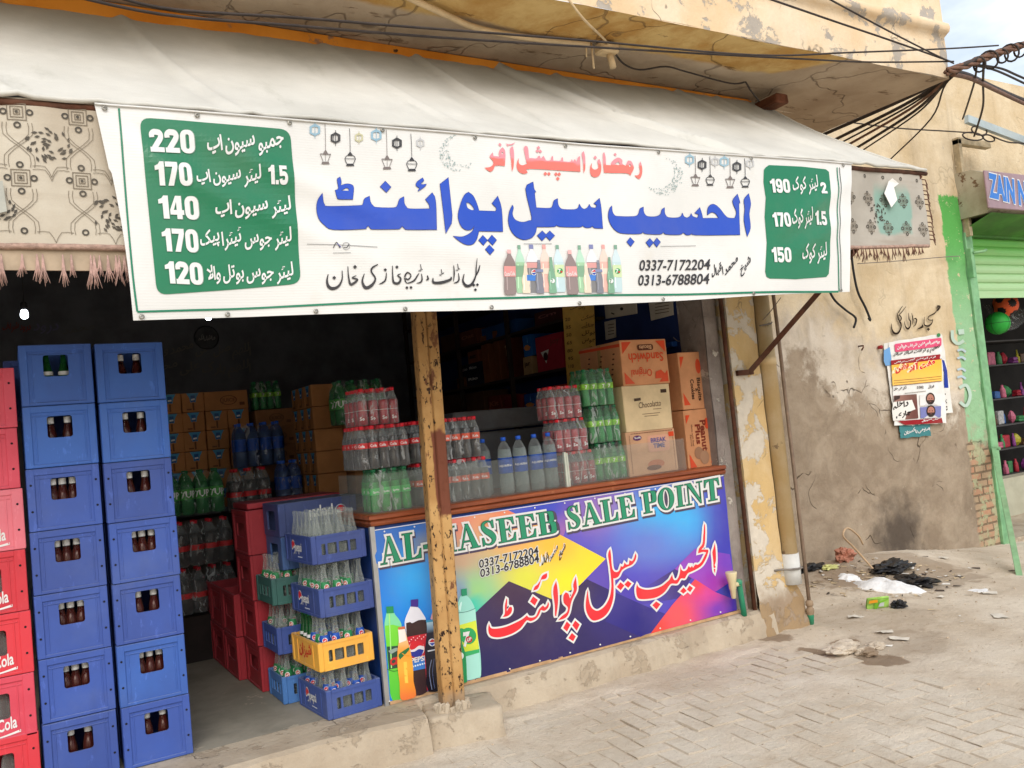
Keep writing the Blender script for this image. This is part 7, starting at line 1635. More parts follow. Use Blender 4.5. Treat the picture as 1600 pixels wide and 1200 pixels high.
for (lb, (a, t0, c, t1), col, f, _) in SHC:
    p, q = onX(a, t0, 4.2), onX(c, t1, 4.2); y0, y1 = q.y, p.y; z0 = {0: 2.186, 1: 2.601, 2: 1.846}[_] if f is not f_bluebox or _ == 2 else q.z; z1 = z0 + (p.z - (onX(a, t1, 4.2).z)) * .97
    if f is f_bluebox and _ == 0: z0 = 2.36; z1 = z0 + .2
    if 'upper one' in lb: z0 += .112; z1 += .112
    if 'small brown carton above' in lb: z0 += .225; z1 += .225
    quick('grocery_carton', lb, lb, 'carton', (4.2 + .15, (y0 + y1) / 2, z0), (.30, y1 - y0 - .006, max(.06, z1 - z0)), col, None, f, 'cartons on the wall shelving')
t_ = thing('price_list', 'long yellow sheet of handwritten prices hanging by the shelving', 'notice', (4.36, 1.2, 1.93))
q = [onY(*p, 1.2) for p in ((879, 478), (928, 474), (934, 617), (888, 625))]
b = MB(); b.add(q, [(0, 1, 2, 3)]); b.T = Matrix.Translation((0, .004, 0)); b.add(q, [(3, 2, 1, 0)]); part('sheet', b, pm('yellow_paper', S(206, 168, 84), .8, .12, 8), t_)
k = Ink(lambda u, v, l: onY(u, v, 1.1975 - l), None, None, .0006); k.text('ریٹ لسٹ', (891, 486), (914, 484), 10, S(60, 40, 30), 1, .02, 0, True)
for i, wd in enumerate(('بسکٹ', 'چائے', 'بوتل', 'جوس', 'پانی', 'کیک', 'چپس', 'نمکو', 'ٹافی', 'سوپ')):
    y = 501 + i * 12.2; k.text(wd.replace('چ', 'ج'), (908 + i * .5, y), (928 + i * .6, y - 1), 9, S(60, 40, 30), 1, .01, 0, True); k.text('%d' % (20 + i * 15), (883 + i * .9, y + 1), (891 + i * .9, y), 5, S(60, 40, 30), 1, .01, 0)
k.build('lettering', M_PAPER, t_)
for (lb, nm, px, X) in (('white framed certificate with dark seal on the blue inner wall', 'certificate', ((946, 476), (995, 466), (996, 490), (948, 498)), 4.55), ('cream notice sheet on the blue inner wall nearest the jamb', 'notice_sheet', ((1015, 470), (1051, 463), (1053, 492), (1019, 501)), 4.55), ('small grey paper below the certificate on the blue inner wall', 'paper_note', ((946, 503), (962, 499), (963, 527), (948, 531)), 4.55)):
    q = [onX(*p, X) for p in px]; t_ = thing(nm, lb, 'notice', tuple(sum((v for v in q), Vector()) / 4))
    b = MB(); b.add([v + Vector((d_, 0, 0)) for d_ in (0, -.012) for v in q], [(0, 1, 2, 3), (7, 6, 5, 4), (0, 4, 5, 1), (1, 5, 6, 2), (2, 6, 7, 3), (3, 7, 4, 0)]); part('sheet', b, pm('old_white_paper', S(196, 190, 176), .7, .15, 6), t_)
    k = Ink(lambda u, v, l: onX(u, v, X - .0125 - l), None, None, .0006); cx_ = sum(p[0] for p in px) / 4; cy_ = sum(p[1] for p in px) / 4; s_ = (px[1][0] - px[0][0])
    if nm == 'certificate': k.disc((cx_, cy_), 2.6, S(40, 40, 44), 1, 12); k.line([(955, 489), (960, 491)], 2, S(60, 60, 60), 1)
    else:
        for i in range(4): k.line([(cx_ - s_ * .3, cy_ - 8 + i * 5 + s_ * .05), (cx_ + s_ * .3, cy_ - 8 + i * 5 - s_ * .05)], 1.1, S(90, 80, 70), 1)
    k.build('lettering', M_PAPER, t_)
b = MB(); b.cbox((4.50, .35, 2.22), (4.555, 1.15, 2.26), .004); b.cbox((4.34, .5, 1.98), (4.55, .9, 2.19), .01, 0, .004)
single(b, 'blue_bin', pm('blue_bag', S(24, 70, 140), .6, .2, 8), 'blue box on a small bracket on the inner wall behind the cartons', 'box')
b = MB(); b.tube(smoothpts([onY(1052, 527, .3), onY(1062, 533, .3), onY(1080, 520, .2), onY(1090, 500, .02), onY(1093, 492, .0)], 5), .003, 5); single(b, 'loose_wire', pm('grey_wire', S(120, 112, 104)), 'thin grey wire looping from the jamb to the inner wall', 'wire')
# ================================================================ NEIGHBOUR SHOP
YS = 1.32
ns = thing('neighbour_shop', 'green-fronted small shop at the right picture edge, shutter half up', 'building', (11.2, YS, -.2))
M_GRN = pm('green_frame_paint', S(116, 168, 122), .55, .2, 8, .25, .3, 0, .2)
def shutter_mat():
    t = NT('shutter_paint'); z = t.xyz()[2]
    c = t.mix(t.step(z, 3.05, 3.45), S(160, 196, 146), S(96, 172, 72)); c = t.mix(t.math('MULTIPLY', t.step(t.noise(4, 6, .65, None, (.4, 1, 3)), .5, .75), .3), c, S(150, 156, 110)); c = t.mix(t.step(t.noise(9, 7, .7), .70, .73), c, S(196, 196, 170))
    return t.done(t.pr(c, .5, .35))
b = MB(); sl_ = []
z = 2.815
while z < 3.62:
    sl_ += [(YS + .02, z), (YS + .004, z + .012), (YS - .006, z + .04), (YS - .006, z + .075), (YS + .004, z + .098), (YS + .022, z + .106)]; z += .112
b.add([(x, y, zz) for x in (10.1, 16) for (y, zz) in sl_], [(i, i + 1, len(sl_) + i + 1, len(sl_) + i) for i in range(len(sl_) - 1)], 0, False)
b.box((10.1, YS - .012, 2.735), (16, YS + .012, 2.82)); part('roller_shutter', b, shutter_mat(), ns)
k = Ink(lambda u, v, l: onY(u, v, YS - .012 - l), None, None, .001); k.poly([(1534, 349), (1545, 350), (1563, 353), (1562, 360), (1558, 367), (1550, 366), (1545, 365), (1540, 358)], S(206, 206, 190), 1, rnd=True); k.poly([(1591, 358), (1600, 359), (1606, 366), (1600, 370), (1593, 364)], S(206, 206, 190), 1, rnd=True); o = k.build('paint_patch', M_PAPER, None); o.parent = ns; o.location = -Vector(parent_loc(ns))
b = MB(); b.cbox((9.935, YS - .12, -.4), (10.10, YS + .03, 3.65), .006); b.cbox((9.905, YS - .15, -.4), (9.93, YS - .05, 3.5), .004); part('door_frame', b, M_GRN, ns)
b = MB(); b.box((10.02, YS + .03, -.5), (10.1, YS + 2.6, 4.6)); b.box((10.02, YS + .05, 3.75), (14, YS + .25, 5.6)); part('wall', b, M_WALL, ns)
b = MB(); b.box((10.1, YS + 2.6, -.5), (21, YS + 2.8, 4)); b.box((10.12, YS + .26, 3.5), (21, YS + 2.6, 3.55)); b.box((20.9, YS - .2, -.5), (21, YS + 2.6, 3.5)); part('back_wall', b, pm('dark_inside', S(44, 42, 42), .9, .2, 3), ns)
b = MB(); b.box((10.11, YS - .1, -.5), (20.9, YS + 2.59, -.16)); part('floor', b, M_CONC, ns)
b = MB(); b.cbox((9.93, 1.12, 3.45), (9.99, 1.2, 4.62), .004); b.cbox((9.93, 1.12, 4.56), (10.6, 1.2, 4.64), .004)
for i in range(6): b.lathe([(.012, -.004), (.012, .003)], 8, (9.915, 1.18, 3.7 + i * .15), 0, 'Y')
part('bracket', b, pm('pale_angle_iron', S(176, 160, 130), .6, .25, 10, .2, .3, 0, .2), ns, 'pale angle-iron bracket above the green paint')
b = MB(); b.cbox((9.90, 1.12, 2.95), (9.95, 1.19, 3.3), .004); b.tube([(9.93, 1.11, 3.24), (10.05, 1.06, 3.25), (10.18, 1.10, 3.28)], .016, 6); part('latch', b, M_GRN, ns)
b = MB(); q = [(1.32, 3.66), (.9, 3.66), (.82, 3.72), (.81, 4.05), (.86, 4.13), (1.0, 4.20), (1.32, 4.22)]
b.add([(x, y, z) for x in (9.90, 14) for (y, z) in q], [(i, i + 1, 7 + i + 1, 7 + i) for i in range(6)] + [tuple(range(7)), tuple(range(7, 14))]); part('shutter_hood', b, plaster_mat('grimy_hood', S(158, 148, 126), S(186, 180, 160), S(116, 92, 70), .57, 0, 3, .4, .7, .2), ns)
b = MB(); b.add([(9.93, 1.3, 3.50), (14, 1.3, 3.50), (14, .84, 3.655), (9.93, .84, 3.655)], [(0, 1, 2, 3)]); b.box((9.93, 1.28, 3.48), (14, 1.31, 3.66)); part('soffit_board', b, pm('green_soffit', S(66, 122, 44), .6, .3, 3, .1), ns)
sg = thing('shop_sign', 'mauve shop sign with blue letters over the half-open green shutter', 'sign', (11.9, .80, 3.68))
b = MB(); b.cbox((onY(1542, 300, .79).x, .785, 3.685), (14.2, .812, 4.125), .008); part('sign_board', b, pm('mauve_board', S(150, 126, 136), .5, .12, 4, .2), sg)
k = Ink(lambda u, v, l: onY(u, v, .783 - l), None, None, .0015)
k.text('ZAIN NO', (1546, 306), (1619, 325), 35, S(44, 116, 200), 3, .05, -.06, edge=WHITE, ed=.03); k.build('lettering', M_PRINT, sg)
# goods inside the neighbour shop
rk = thing('display_rack', 'dark rack with shelves of small goods inside the green shop', 'shelving', (12.6, 2.6, -.16))
for z in (.36, .74, 1.08, 1.46, 1.95, 2.3):
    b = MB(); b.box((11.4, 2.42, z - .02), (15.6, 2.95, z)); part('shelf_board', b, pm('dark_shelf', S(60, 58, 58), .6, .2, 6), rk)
b = MB(); b.box((11.2, 2.2, -.16), (14.6, 2.38, .34)); b.box((11.2, 2.2, .34), (14.6, 2.42, .36)); part('front_panel', b, pm('cream_panel', S(170, 168, 148), .6, .1, 5, .3), rk)
def goods(x, z, i):
    kind = i % 5; c = [S(190, 40, 60), S(60, 110, 180), S(206, 196, 60), S(70, 150, 90), S(206, 206, 206), S(150, 70, 150), S(226, 120, 150), S(110, 80, 60)][(i * 5 + int(z * 7)) % 8]; y = 2.5 + RND.uniform(0, .08); w_ = RND.uniform(.05, .1); b = MB()
    if kind == 0: b.cbox((-w_, -.03, 0), (w_, .03, RND.uniform(.1, .2)), .01, 0, .006); nm, ct_ = 'boxed_toy', 'toy'
    elif kind == 1: b.lathe([(w_ * .5, 0), (w_ * .55, .02), (w_ * .5, .12), (w_ * .25, .16), (w_ * .25, .19)], 10); nm, ct_ = 'small_jar', 'jar'
    elif kind == 2: b.lathe([(w_ * .3, 0), (w_ * .9, .05), (w_ * 1.0, .10), (w_ * .5, .16), (w_ * .1, .18)], 7, smooth=False); nm, ct_ = 'goods_bag', 'bag'
    elif kind == 3: b.cbox((-w_, -.05, 0), (w_, .05, .045), .01, 0, .008); b.cbox((-w_ * .8, -.05, .047), (w_ * .9, .04, .09), .01, 0, .008); nm, ct_ = 'folded_packet', 'packet'
    else: b.lathe([(w_ * .35, 0), (w_ * .35, .14), (w_ * .2, .145), (w_ * .2, .2)], 8); b.cbox((-w_ * .4, -.03, .0), (w_ * .4, .03, .1), .01); nm, ct_ = 'spray_bottle', 'bottle'
    o = single(b, nm, pm('goods_%d' % ((i * 5 + int(z * 7)) % 8), tuple(q * .5 for q in c), .5, .3, 30), 'small %s on the dark rack of the green shop, among other goods' % nm.replace('_', ' '), ct_, 'small goods on the green shop rack', None, (0, 0, 0)); o.location = (x, y, z + .001)  # goods colours halved: the shade inside the shop is put into them
i = 0
for z in (.36, .74, 1.08, 1.46, 1.95):
    x = 11.75
    while x < 13.4:
        goods(x, z, i); i += 1; x += RND.uniform(.13, .2)
# balls in a net by the shutter
t_ = thing('foam_football', 'orange football with black patches hanging under the green shutter', 'ball', (11.0, 1.75, 2.40))
bm_ = bmesh.new(); bmesh.ops.create_icosphere(bm_, subdivisions=4, radius=.16); me = bpy.data.meshes.new('ball'); ico = bmesh.new(); bmesh.ops.create_icosphere(ico, subdivisions=1, radius=1); cs = [v.co.normalized() for v in ico.verts]; rot = Matrix.Rotation(.5, 3, 'X') @ Matrix.Rotation(.4, 3, 'Z')
for f in bm_.faces:
    d_ = f.calc_center_median().normalized(); f.material_index = 1 if max(d_.dot(rot @ c) for c in cs) > .94 else 0; f.smooth = True
bm_.to_mesh(me); bm_.free(); me.materials.append(pm('orange_ball', S(226, 92, 50), .5, .1, 8)); me.materials.append(M_BLK)
PB = onY(1571, 476, 1.75); t_.location = PB - Vector((0, 0, .16)); place('ball', me, t_, (0, 0, .16))
t_ = thing('green_ball', 'green basketball in a clear bag below the orange football', 'ball', tuple(onY(1559, 505, 1.72) - Vector((0, 0, .15))))
b = MB(); pr_ = [(.15 * math.sin(math.pi * i / 14) + .0005, .15 - .15 * math.cos(math.pi * i / 14)) for i in range(15)]; b.lathe(pr_, 20, cap=False); place('ball', b.mesh('ball', pm('green_rubber', S(44, 160, 60), .5, .1, 40, 0, .3, 0, .3)), t_)
b = MB()
for a in (0, math.pi / 2): b.tube([(.151 * math.cos(q) * math.cos(a), .151 * math.cos(q) * math.sin(a), .15 + .151 * math.sin(q)) for q in [2 * math.pi * i / 24 for i in range(25)]], .003, 4)
b.tube([(.151 * math.cos(q), .151 * math.sin(q), .15) for q in [2 * math.pi * i / 24 for i in range(25)]], .003, 4); place('seams', b.mesh('seams', M_BLK), t_)
b = MB(); P0 = onY(1585, 485, 1.7)
b.grid(lambda u, v: P0 + Vector((-.28 + u * .75, .25 - .2 * v, .12 - .38 * v * (1 - .9 * (u - .2) ** 2) + .02 * fbm(u * 5, v * 5))), 16, 8); single(b, 'clear_bag', M_FILMW, 'clear plastic bag slung round the balls under the shutter', 'bag')
# green prop leaning out from the frame
b = MB(); bar(b, (9.93, 1.16, .92), (7.70, -.26, -.07), .05, .055); b.lathe([(.02, -.05), (.02, .05)], 8, (9.93, 1.14, .93), 0, 'Y'); single(b, 'leaning_prop', M_GRN, 'green wooden prop leaning from the door frame to the ground', 'prop')

# ---- writing and bills on the old wall
wt = lambda u, v, l: onY(u, v, 1.2 - .020 - l)
wi = Ink(wt, None, None, .001); KW = 11.43
def wn(p, wd): wi.line(Z(1370, 460, KW, p), [a / KW for a in wd], S(46, 34, 26), 2)
wn([(1078, 215), (1120, 220), (1095, 270), (1065, 300), (1020, 345), (940, 385), (915, 420), (930, 455), (1000, 460)], [40, 46, 36, 12, 24, 18, 14, 20, 16]); wn([(1000, 440), (985, 510), (930, 560), (880, 560), (845, 530), (850, 400)], [10, 18, 34, 28, 20, 8]); wn([(820, 540), (810, 580), (770, 600), (715, 625)], [14, 40, 24, 4]); wi.poly(Z(1370, 460, KW, [(915, 590), (952, 620), (925, 652), (890, 625)]), S(46, 34, 26), 3)
wn([(665, 440), (690, 430), (712, 455), (705, 500), (690, 545), (650, 575)], [10, 26, 24, 20, 16, 4]); wn([(622, 330), (645, 440), (640, 540)], [6, 24, 6]); wn([(565, 330), (575, 440), (600, 480), (600, 560), (560, 612), (515, 580), (490, 480)], [6, 18, 22, 18, 34, 22, 6])
wn([(462, 205), (410, 285), (385, 330)], [8, 14, 16]); wn([(522, 215), (450, 310), (395, 370), (420, 385), (440, 430), (415, 470), (385, 440), (365, 330)], [8, 14, 14, 20, 20, 14, 26, 8]); wn([(400, 480), (430, 520), (430, 600), (380, 690), (310, 690), (270, 620), (262, 520)], [30, 30, 20, 34, 40, 22, 6])
o = wi.build('painted_words', M_PAPER, None); tag(o, 'black Urdu words painted on the old wall above the bills', 'writing')
# faded white letters on the green strip
wi = Ink(wt, None, None, .001); WF = S(178, 200, 186)
wi.line([(1488, 516), (1489, 530), (1497, 537), (1506, 532)], 5, WF, 1); wi.poly([(1497, 515), (1506, 514), (1507, 522), (1498, 523)], WF, 1)
for y in (548, 560, 578, 590): wi.line([(1496, y), (1503, y - 2), (1509, y + 2)], 3.5, S(176, 196, 206), 1)
wi.line([(1499, 606), (1510, 602), (1516, 618), (1510, 634), (1500, 628)], 5, WF, 1)
o = wi.build('faded_letters', M_PAPER, None); tag(o, 'faded white letters on the green painted wall strip', 'writing')
def bill(name, label, quad, col, fn, off):
    t_ = thing(name, label, 'poster', tuple(onY(*quad[3], 1.2 - off)), 'paper bills pasted on the old wall')
    b = MB(); m_ = 10
    def g_(u, v):
        a = Vector(quad[0]).lerp(quad[1], u); c = Vector(quad[3]).lerp(quad[2], u); p = a.lerp(c, v); e = 1.6 * fbm(u * 5 + off * 900, v * 7)
        if v in (0, 1): p.y += e
        if u in (0, 1): p.x += e
        q = onY(p.x, p.y, 1.2 - off - .004 * abs(fbm(u * 3, v * 4, off * 100)) - (.02 * max(0, u - .85) / .15 * (v > .7))); return q
    b.grid(g_, 10, 14); b.T = Matrix.Translation((0, .003, 0)); b.grid(g_, 10, 14); part('paper', b, pm('bill_paper_' + name, col, .85, .08, 9, .0), t_)
    k = Ink(lambda u, v, l: onY(u, v, 1.2 - off - .0085 - l), (1380, 1500, 6), (510, 700, 8), .0011); fn(k); k.build('print', M_PAPER, t_); return t_
def Zb(p): return Z(1370, 500, 5.457, p)
def f_teal(k): k.text('اسلامی پاکستان', *Zb([(235, 985), (455, 955)]), 11, WHITE, 1, .03, -.05, True); k.text('جماعت', *Zb([(300, 905), (400, 890)]), 6, WHITE, 1, .02, -.05, True)
bill('teal_bill', 'torn teal bill with white Urdu letters below the larger posters', Zb([(190, 890), (450, 850), (462, 985), (205, 1010)]), S(64, 124, 128), f_teal, .024)
def f_old(k):
    for y in (632, 692, 752): 
        for a in range(4): x_, y_ = 597 + 12 * math.cos(a * 1.571), y + 12 * math.sin(a * 1.571); k.poly(Zb([(x_ - 8, y_), (x_, y_ - 8), (x_ + 8, y_), (x_, y_ + 8)]), S(40, 36, 36), 1)
    k.poly(Zb([(540, 330), (575, 345), (600, 430), (612, 580), (575, 578), (575, 440), (555, 400)]), S(36, 60, 150), 1)
    k.poly(Zb([(60, 260), (110, 230), (125, 330), (120, 385), (75, 390), (60, 350)]), S(110, 160, 210), 1)
bill('white_bill', 'older white bill with blue edge behind the hospital poster', Zb([(60, 200), (560, 130), (650, 790), (150, 860)]), S(220, 218, 212), f_old, .030)
def f_pinkb(k):
    k.poly(rq(Zb([(150, 205), (552, 150), (552, 222), (158, 275)]), 3), S(214, 84, 120), 1); k.text('جامعۃ المومنین شریف خواتین'.replace('ۃ', 'ہ'), *Zb([(175, 258), (540, 210)]), 9, WHITE, 2, .04, -.05, True); k.text('تعلیم و تربیت ساتھ ساتھ', *Zb([(140, 325), (540, 268)]), 11, S(60, 56, 56), 2, .03, -.05, True); k.disc(Zb([(528, 128)])[0], 3, S(60, 130, 80), 1, 10)
bill('pink_bill', 'white bill with a pink headline above the orange poster', Zb([(100, 190), (552, 118), (556, 330), (130, 370)]), S(224, 222, 218), f_pinkb, .036)
def f_hosp(k):
    k.poly(Zb([(120, 345), (552, 290), (552, 335), (125, 385)]), S(150, 36, 44), 1); k.text('فری آپریشن کیمپ مریض', *Zb([(150, 375), (505, 325)]), 5.5, WHITE, 2, .04, -.05, True)
    k.poly(Zb([(125, 385), (552, 335), (560, 520), (135, 560)]), lambda x, y: lerp3(S(240, 182, 70), S(244, 196, 96), (y - 560) / 40), 1); k.text('مفت آپریشن', *Zb([(160, 462), (500, 420)]), 15, S(206, 40, 50), 3, .06, -.05, True, edge=S(250, 226, 190), ed=.05)
    for i, y in enumerate((500, 520, 540)): k.line(Zb([(145, y + 18), (350, y), (548, y - 20)]), .9, S(150, 100, 50), 2)
    k.text('2 DHQ', *Zb([(345, 585), (400, 580)]), 3.8, S(50, 46, 46), 2, .04, -.05); k.text('اپریل', *Zb([(440, 588), (490, 580)]), 6, S(50, 46, 46), 2, .03, -.05, True); k.text('ڈی جی خان', *Zb([(145, 605), (255, 592)]), 6, S(50, 46, 46), 2, .03, -.05, True); k.line(Zb([(240, 625), (420, 605)]), 1, S(150, 146, 140), 2)
    # photo panels: two bearded men and a scribbled over panel
    k.poly(Zb([(145, 645), (340, 632), (355, 838), (165, 855)]), lambda x, y: lerp3(S(150, 110, 100), S(110, 70, 64), (x - 1400) / 30), 1); k.poly(Zb([(150, 648), (200, 645), (195, 670), (150, 690)]), S(60, 44, 44), 2); k.poly(Zb([(140, 700), (300, 680), (330, 760), (260, 790), (240, 850), (140, 860), (130, 780)]), S(226, 224, 218), 2)
    k.text('داخلہ', *Zb([(140, 770), (272, 735)]), 12, S(30, 28, 28), 3, .04, -.05, True); k.text('جاری', *Zb([(165, 850), (295, 820)]), 11, S(30, 28, 28), 3, .04, -.05, True)
    for (x0_, y0_, bgc) in ((365, 632, S(226, 224, 222)), (370, 738, S(120, 124, 176))):
        k.poly(Zb([(x0_, y0_ + 6), (x0_ + 190, y0_ - 6), (x0_ + 194, y0_ + 92), (x0_ + 4, y0_ + 100)]), bgc, 1); c_ = (x0_ + 92, y0_ + 38)
        k.poly(Zb([(c_[0] - 60, c_[1] + 62), (c_[0] - 30, c_[1] + 40), (c_[0] + 34, c_[1] + 38), (c_[0] + 62, c_[1] + 56)]), S(206, 204, 204), 2)
        k.disc(Zb([c_])[0], 7.2, S(48, 36, 34), 3, 16, 9.4); k.disc(Zb([(c_[0], c_[1] + 2)])[0], 5.4, S(176, 120, 104), 4, 16, 7.4); k.poly(Zb([(c_[0] - 28, c_[1] + 14), (c_[0] + 28, c_[1] + 12), (c_[0] + 18, c_[1] + 48), (c_[0] - 16, c_[1] + 50)]), S(52, 42, 40), 5, rnd=True); k.poly(Zb([(c_[0] - 12, c_[1] + 22), (c_[0] + 12, c_[1] + 21), (c_[0] + 2, c_[1] + 27)]), S(150, 84, 80), 6)
        for q in (-11, 12): k.disc(Zb([(c_[0] + q, c_[1] - 2)])[0], .8, S(40, 30, 30), 6, 7)
    k.poly(Zb([(180, 862), (590, 830), (596, 875), (240, 895)]), S(146, 34, 42), 2); k.text('لطیف ہسپتال', *Zb([(385, 872), (550, 852)]), 6, WHITE, 3, .04, -.05, True)
bill('hospital_bill', 'orange and white hospital bill with two portrait photos on the wall', Zb([(122, 345), (552, 290), (596, 880), (150, 900)]), S(226, 224, 220), f_hosp, .042)
# nails, hook and plugs in the wall
b = MB(); q = onY(1349, 540, 1.14); b.tube([q + Vector((0, .06, 0)), q, q + Vector((-.03, -.02, -.02)), q + Vector((-.05, -.01, -.05))], .008, 6); single(b, 'wall_hook', M_RUST, 'small bent iron hook in the pale wall patch', 'hook')
b = MB(); b.lathe([(.012, -.03), (.022, -.02), (.02, .02)], 10, tuple(onY(1351, 541, 1.17) + Vector((.25, 0, -.02))), 0, 'Y'); single(b, 'wall_plug', pm('red_plug', S(150, 40, 44), .5), 'tiny red plug in the wall right of the hook', 'plug')
# two cables that come out of the wall under the banner
for (lb, pts) in (('black cable bent against the wall under the right banner corner', [(1296, 455), (1305, 470), (1322, 485), (1337, 497), (1334, 512)]), ('longer black cable hanging from the banner corner down the wall', [(1330, 390), (1333, 420), (1340, 455), (1352, 480), (1360, 500), (1357, 497)])):
    b = MB(); b.tube(smoothpts([onY(x, y, 1.12) for x, y in pts], 4), .012, 6); single(b, 'wall_cable', M_BLK, lb, 'cable', 'cables against the old wall')
b = MB(); b.tube(smoothpts([onY(1340, 412, 1.1), onY(1400, 408, 1.13), onY(1470, 402, 1.14), onY(1500, 400, 1.15)], 5), .005, 5); single(b, 'wall_cable', pm('grey_wire', S(120, 112, 104)), 'thin wire running level along the wall to the green strip', 'cable', 'cables against the old wall')

# ---- overhead cables
M_CAB = pm('weathered_cable', S(58, 50, 46), .7, .25, 12); M_CABB = pm('brown_cable', S(112, 82, 66), .7, .25, 12)
def cable(label, pts, r, mat=M_CAB, name='overhead_cable', k=6):
    b = MB(); b.tube(smoothpts([onY(x, y, Y) for x, y, Y in pts], k), r, 6); return single(b, name, mat, label, 'cable', 'overhead cables')
HUB = (1500, 104, -1.0)
cable('upper of two cables crossing the slab front from the top left corner', [(120, -30, -1.5), (250, 12, -1.45), (470, 28, -1.4), (640, 42, -1.35), (900, 62, -1.2), (1180, 86, -1.1), (1330, 82, -1.05), (1480, 76, -1.0), (1560, 71, -1.0)], .0065)
cable('lower of two cables crossing the slab front from the top left corner', [(60, -20, -1.5), (250, 22, -1.45), (460, 40, -1.4), (680, 58, -1.3), (900, 72, -1.2), (1100, 84, -1.1), (1250, 92, -1.05), (1360, 97, -1.0), (1490, 96, -1.0)], .0065)
cable('cable rising from the cable knot to the top edge, left of two', [(1190, -6, -1.3), (1300, 32, -1.2), (1400, 66, -1.1), (1485, 96, -1.0)], .007)
cable('cable rising from the cable knot to the top edge, right of two', [(1280, -10, -1.3), (1380, 44, -1.2), (1450, 80, -1.1), (1490, 99, -1.0)], .006)
n_ = 0
for (x1, y1, Y1, r, lb) in ((1287, 210, .7, .022, 'thick dark cable fanning down left from the knot, topmost of the fan'), (1305, 218, .75, .020, 'thick dark cable fanning down left, second of the fan'), (1316, 222, .7, .012, 'thin cable fanning down left, third of the fan'), (1322, 228, .6, .016, 'brownish cable fanning down left, fourth of the fan'), (1337, 232, .7, .018, 'dark cable fanning down left, fifth of the fan'), (1346, 236, .8, .011, 'thin cable fanning down left, sixth of the fan'), (1390, 250, .4, .009, 'thin cable slanting down to the awning end, last of the fan')):
    mx_, my_ = (x1 + 1500) / 2 + 10, (y1 + 104) / 2 - 4 + n_
    cable(lb, [(x1, y1, Y1), (mx_, my_ + 6, (Y1 - 1) / 2), (1478, 122 + n_ * 1.5, -.75), (1500 + n_ * 3, 104 - n_, -1.0), (1530 + n_ * 2, 92 - n_, -1.0)], r * .8, M_CABB if 'brown' in lb else M_CAB); n_ += 1
# the twisted bundle leaving to the right
b = MB(); ax = [Vector(onY(x, y, -1.0)) for x, y in ((1480, 112), (1510, 102), (1540, 90), (1570, 80), (1600, 70), (1660, 52))]; AX = smoothpts(ax, 10)
for s_ in range(4):
    b.tube([p + Vector((0, .02 * math.cos(i * .30 + s_ * 1.57), .02 * math.sin(i * .30 + s_ * 1.57))) for i, p in enumerate(AX)], .014, 6)
single(b, 'twisted_cable', M_CABB, 'thick twisted brown cable bundle at the upper right edge', 'cable', 'overhead cables')
for j, (i0, r_) in enumerate(((14, .05), (20, .062), (26, .048), (31, .06), (36, .05))):
    p = AX[i0]; b = MB(); b.tube([p + Vector((.03 * math.sin(q * .5) + q * .012, r_ * math.cos(q), r_ * math.sin(q) * 1.1 - .01)) for q in [k_ * .45 for k_ in range(19)]], .008, 6)
    single(b, 'cable_loop', M_CAB, 'loop of cable wound round the twisted bundle, %s from the left' % ('first', 'second', 'third', 'fourth', 'fifth')[j], 'cable', 'cable loops on the bundle')
cable('cable leaving the knot to the right over the old wall, upper', [(1510, 100, -1.0), (1560, 106, -.9), (1590, 118, -.8), (1640, 140, -.7)], .010)
cable('cable leaving the knot to the right over the old wall, middle', [(1500, 100, -1.0), (1550, 108, -.8), (1600, 130, -.6), (1640, 150, -.5)], .010)
cable('heavy dark cable sagging from the knot along the old wall top', [(1485, 112, -.9), (1512, 118, -.6), (1550, 136, -.2), (1600, 157, .3), (1660, 176, .6)], .026)
cable('second heavy cable sagging along the old wall top', [(1488, 116, -.9), (1520, 124, -.6), (1560, 143, -.2), (1610, 166, .3), (1660, 184, .6)], .020, M_CABB)
cable('cable drop from the knot down to the metal arm, right one', [(1537, 98, -1.0), (1536, 130, -.4), (1536, 165, .2), (1528, 195, .6), (1522, 213, .85)], .011)
cable('cable drop from the knot down to the metal arm, left one', [(1526, 104, -1.0), (1522, 130, -.4), (1508, 175, .4), (1504, 186, .8)], .009)
cable('thin wire running level over the old wall to the metal arm', [(1320, 190, .9), (1400, 200, 1.0), (1480, 205, 1.0), (1525, 208, .95)], .008)
for j, (cx_, cy_, rx, ry) in enumerate(((1520, 213, 16, 6), (1545, 216, 9, 5), (1530, 204, 12, 7))):
    b = MB(); b.tube([onY(cx_ + rx * math.cos(q), cy_ + ry * math.sin(q) + 2 * math.cos(q), .9) for q in [i_ * .35 for i_ in range(19)]], .009, 5); single(b, 'wire_coil', M_CAB, 'coil of slack wire at the metal arm above the green shop, %s' % ('largest', 'smallest', 'middle one')[j], 'wire', 'slack wire coils')
b = MB(); bar(b, onY(1510, 186, .9), onY(1640, 235, .9), .05, .09); single(b, 'street_light_arm', pm('pale_blue_metal', S(170, 184, 188), .5, .1, 6, .2), 'pale metal arm with wires above the green shop sign', 'arm')
b = MB(); b.tube(smoothpts([onY(1548, 212, .86), onY(1575, 222, .86), onY(1600, 224, .86), onY(1640, 230, .86)], 4), .009, 5); single(b, 'overhead_cable', M_CAB, 'cable running right along the pale metal arm', 'cable', 'overhead cables')
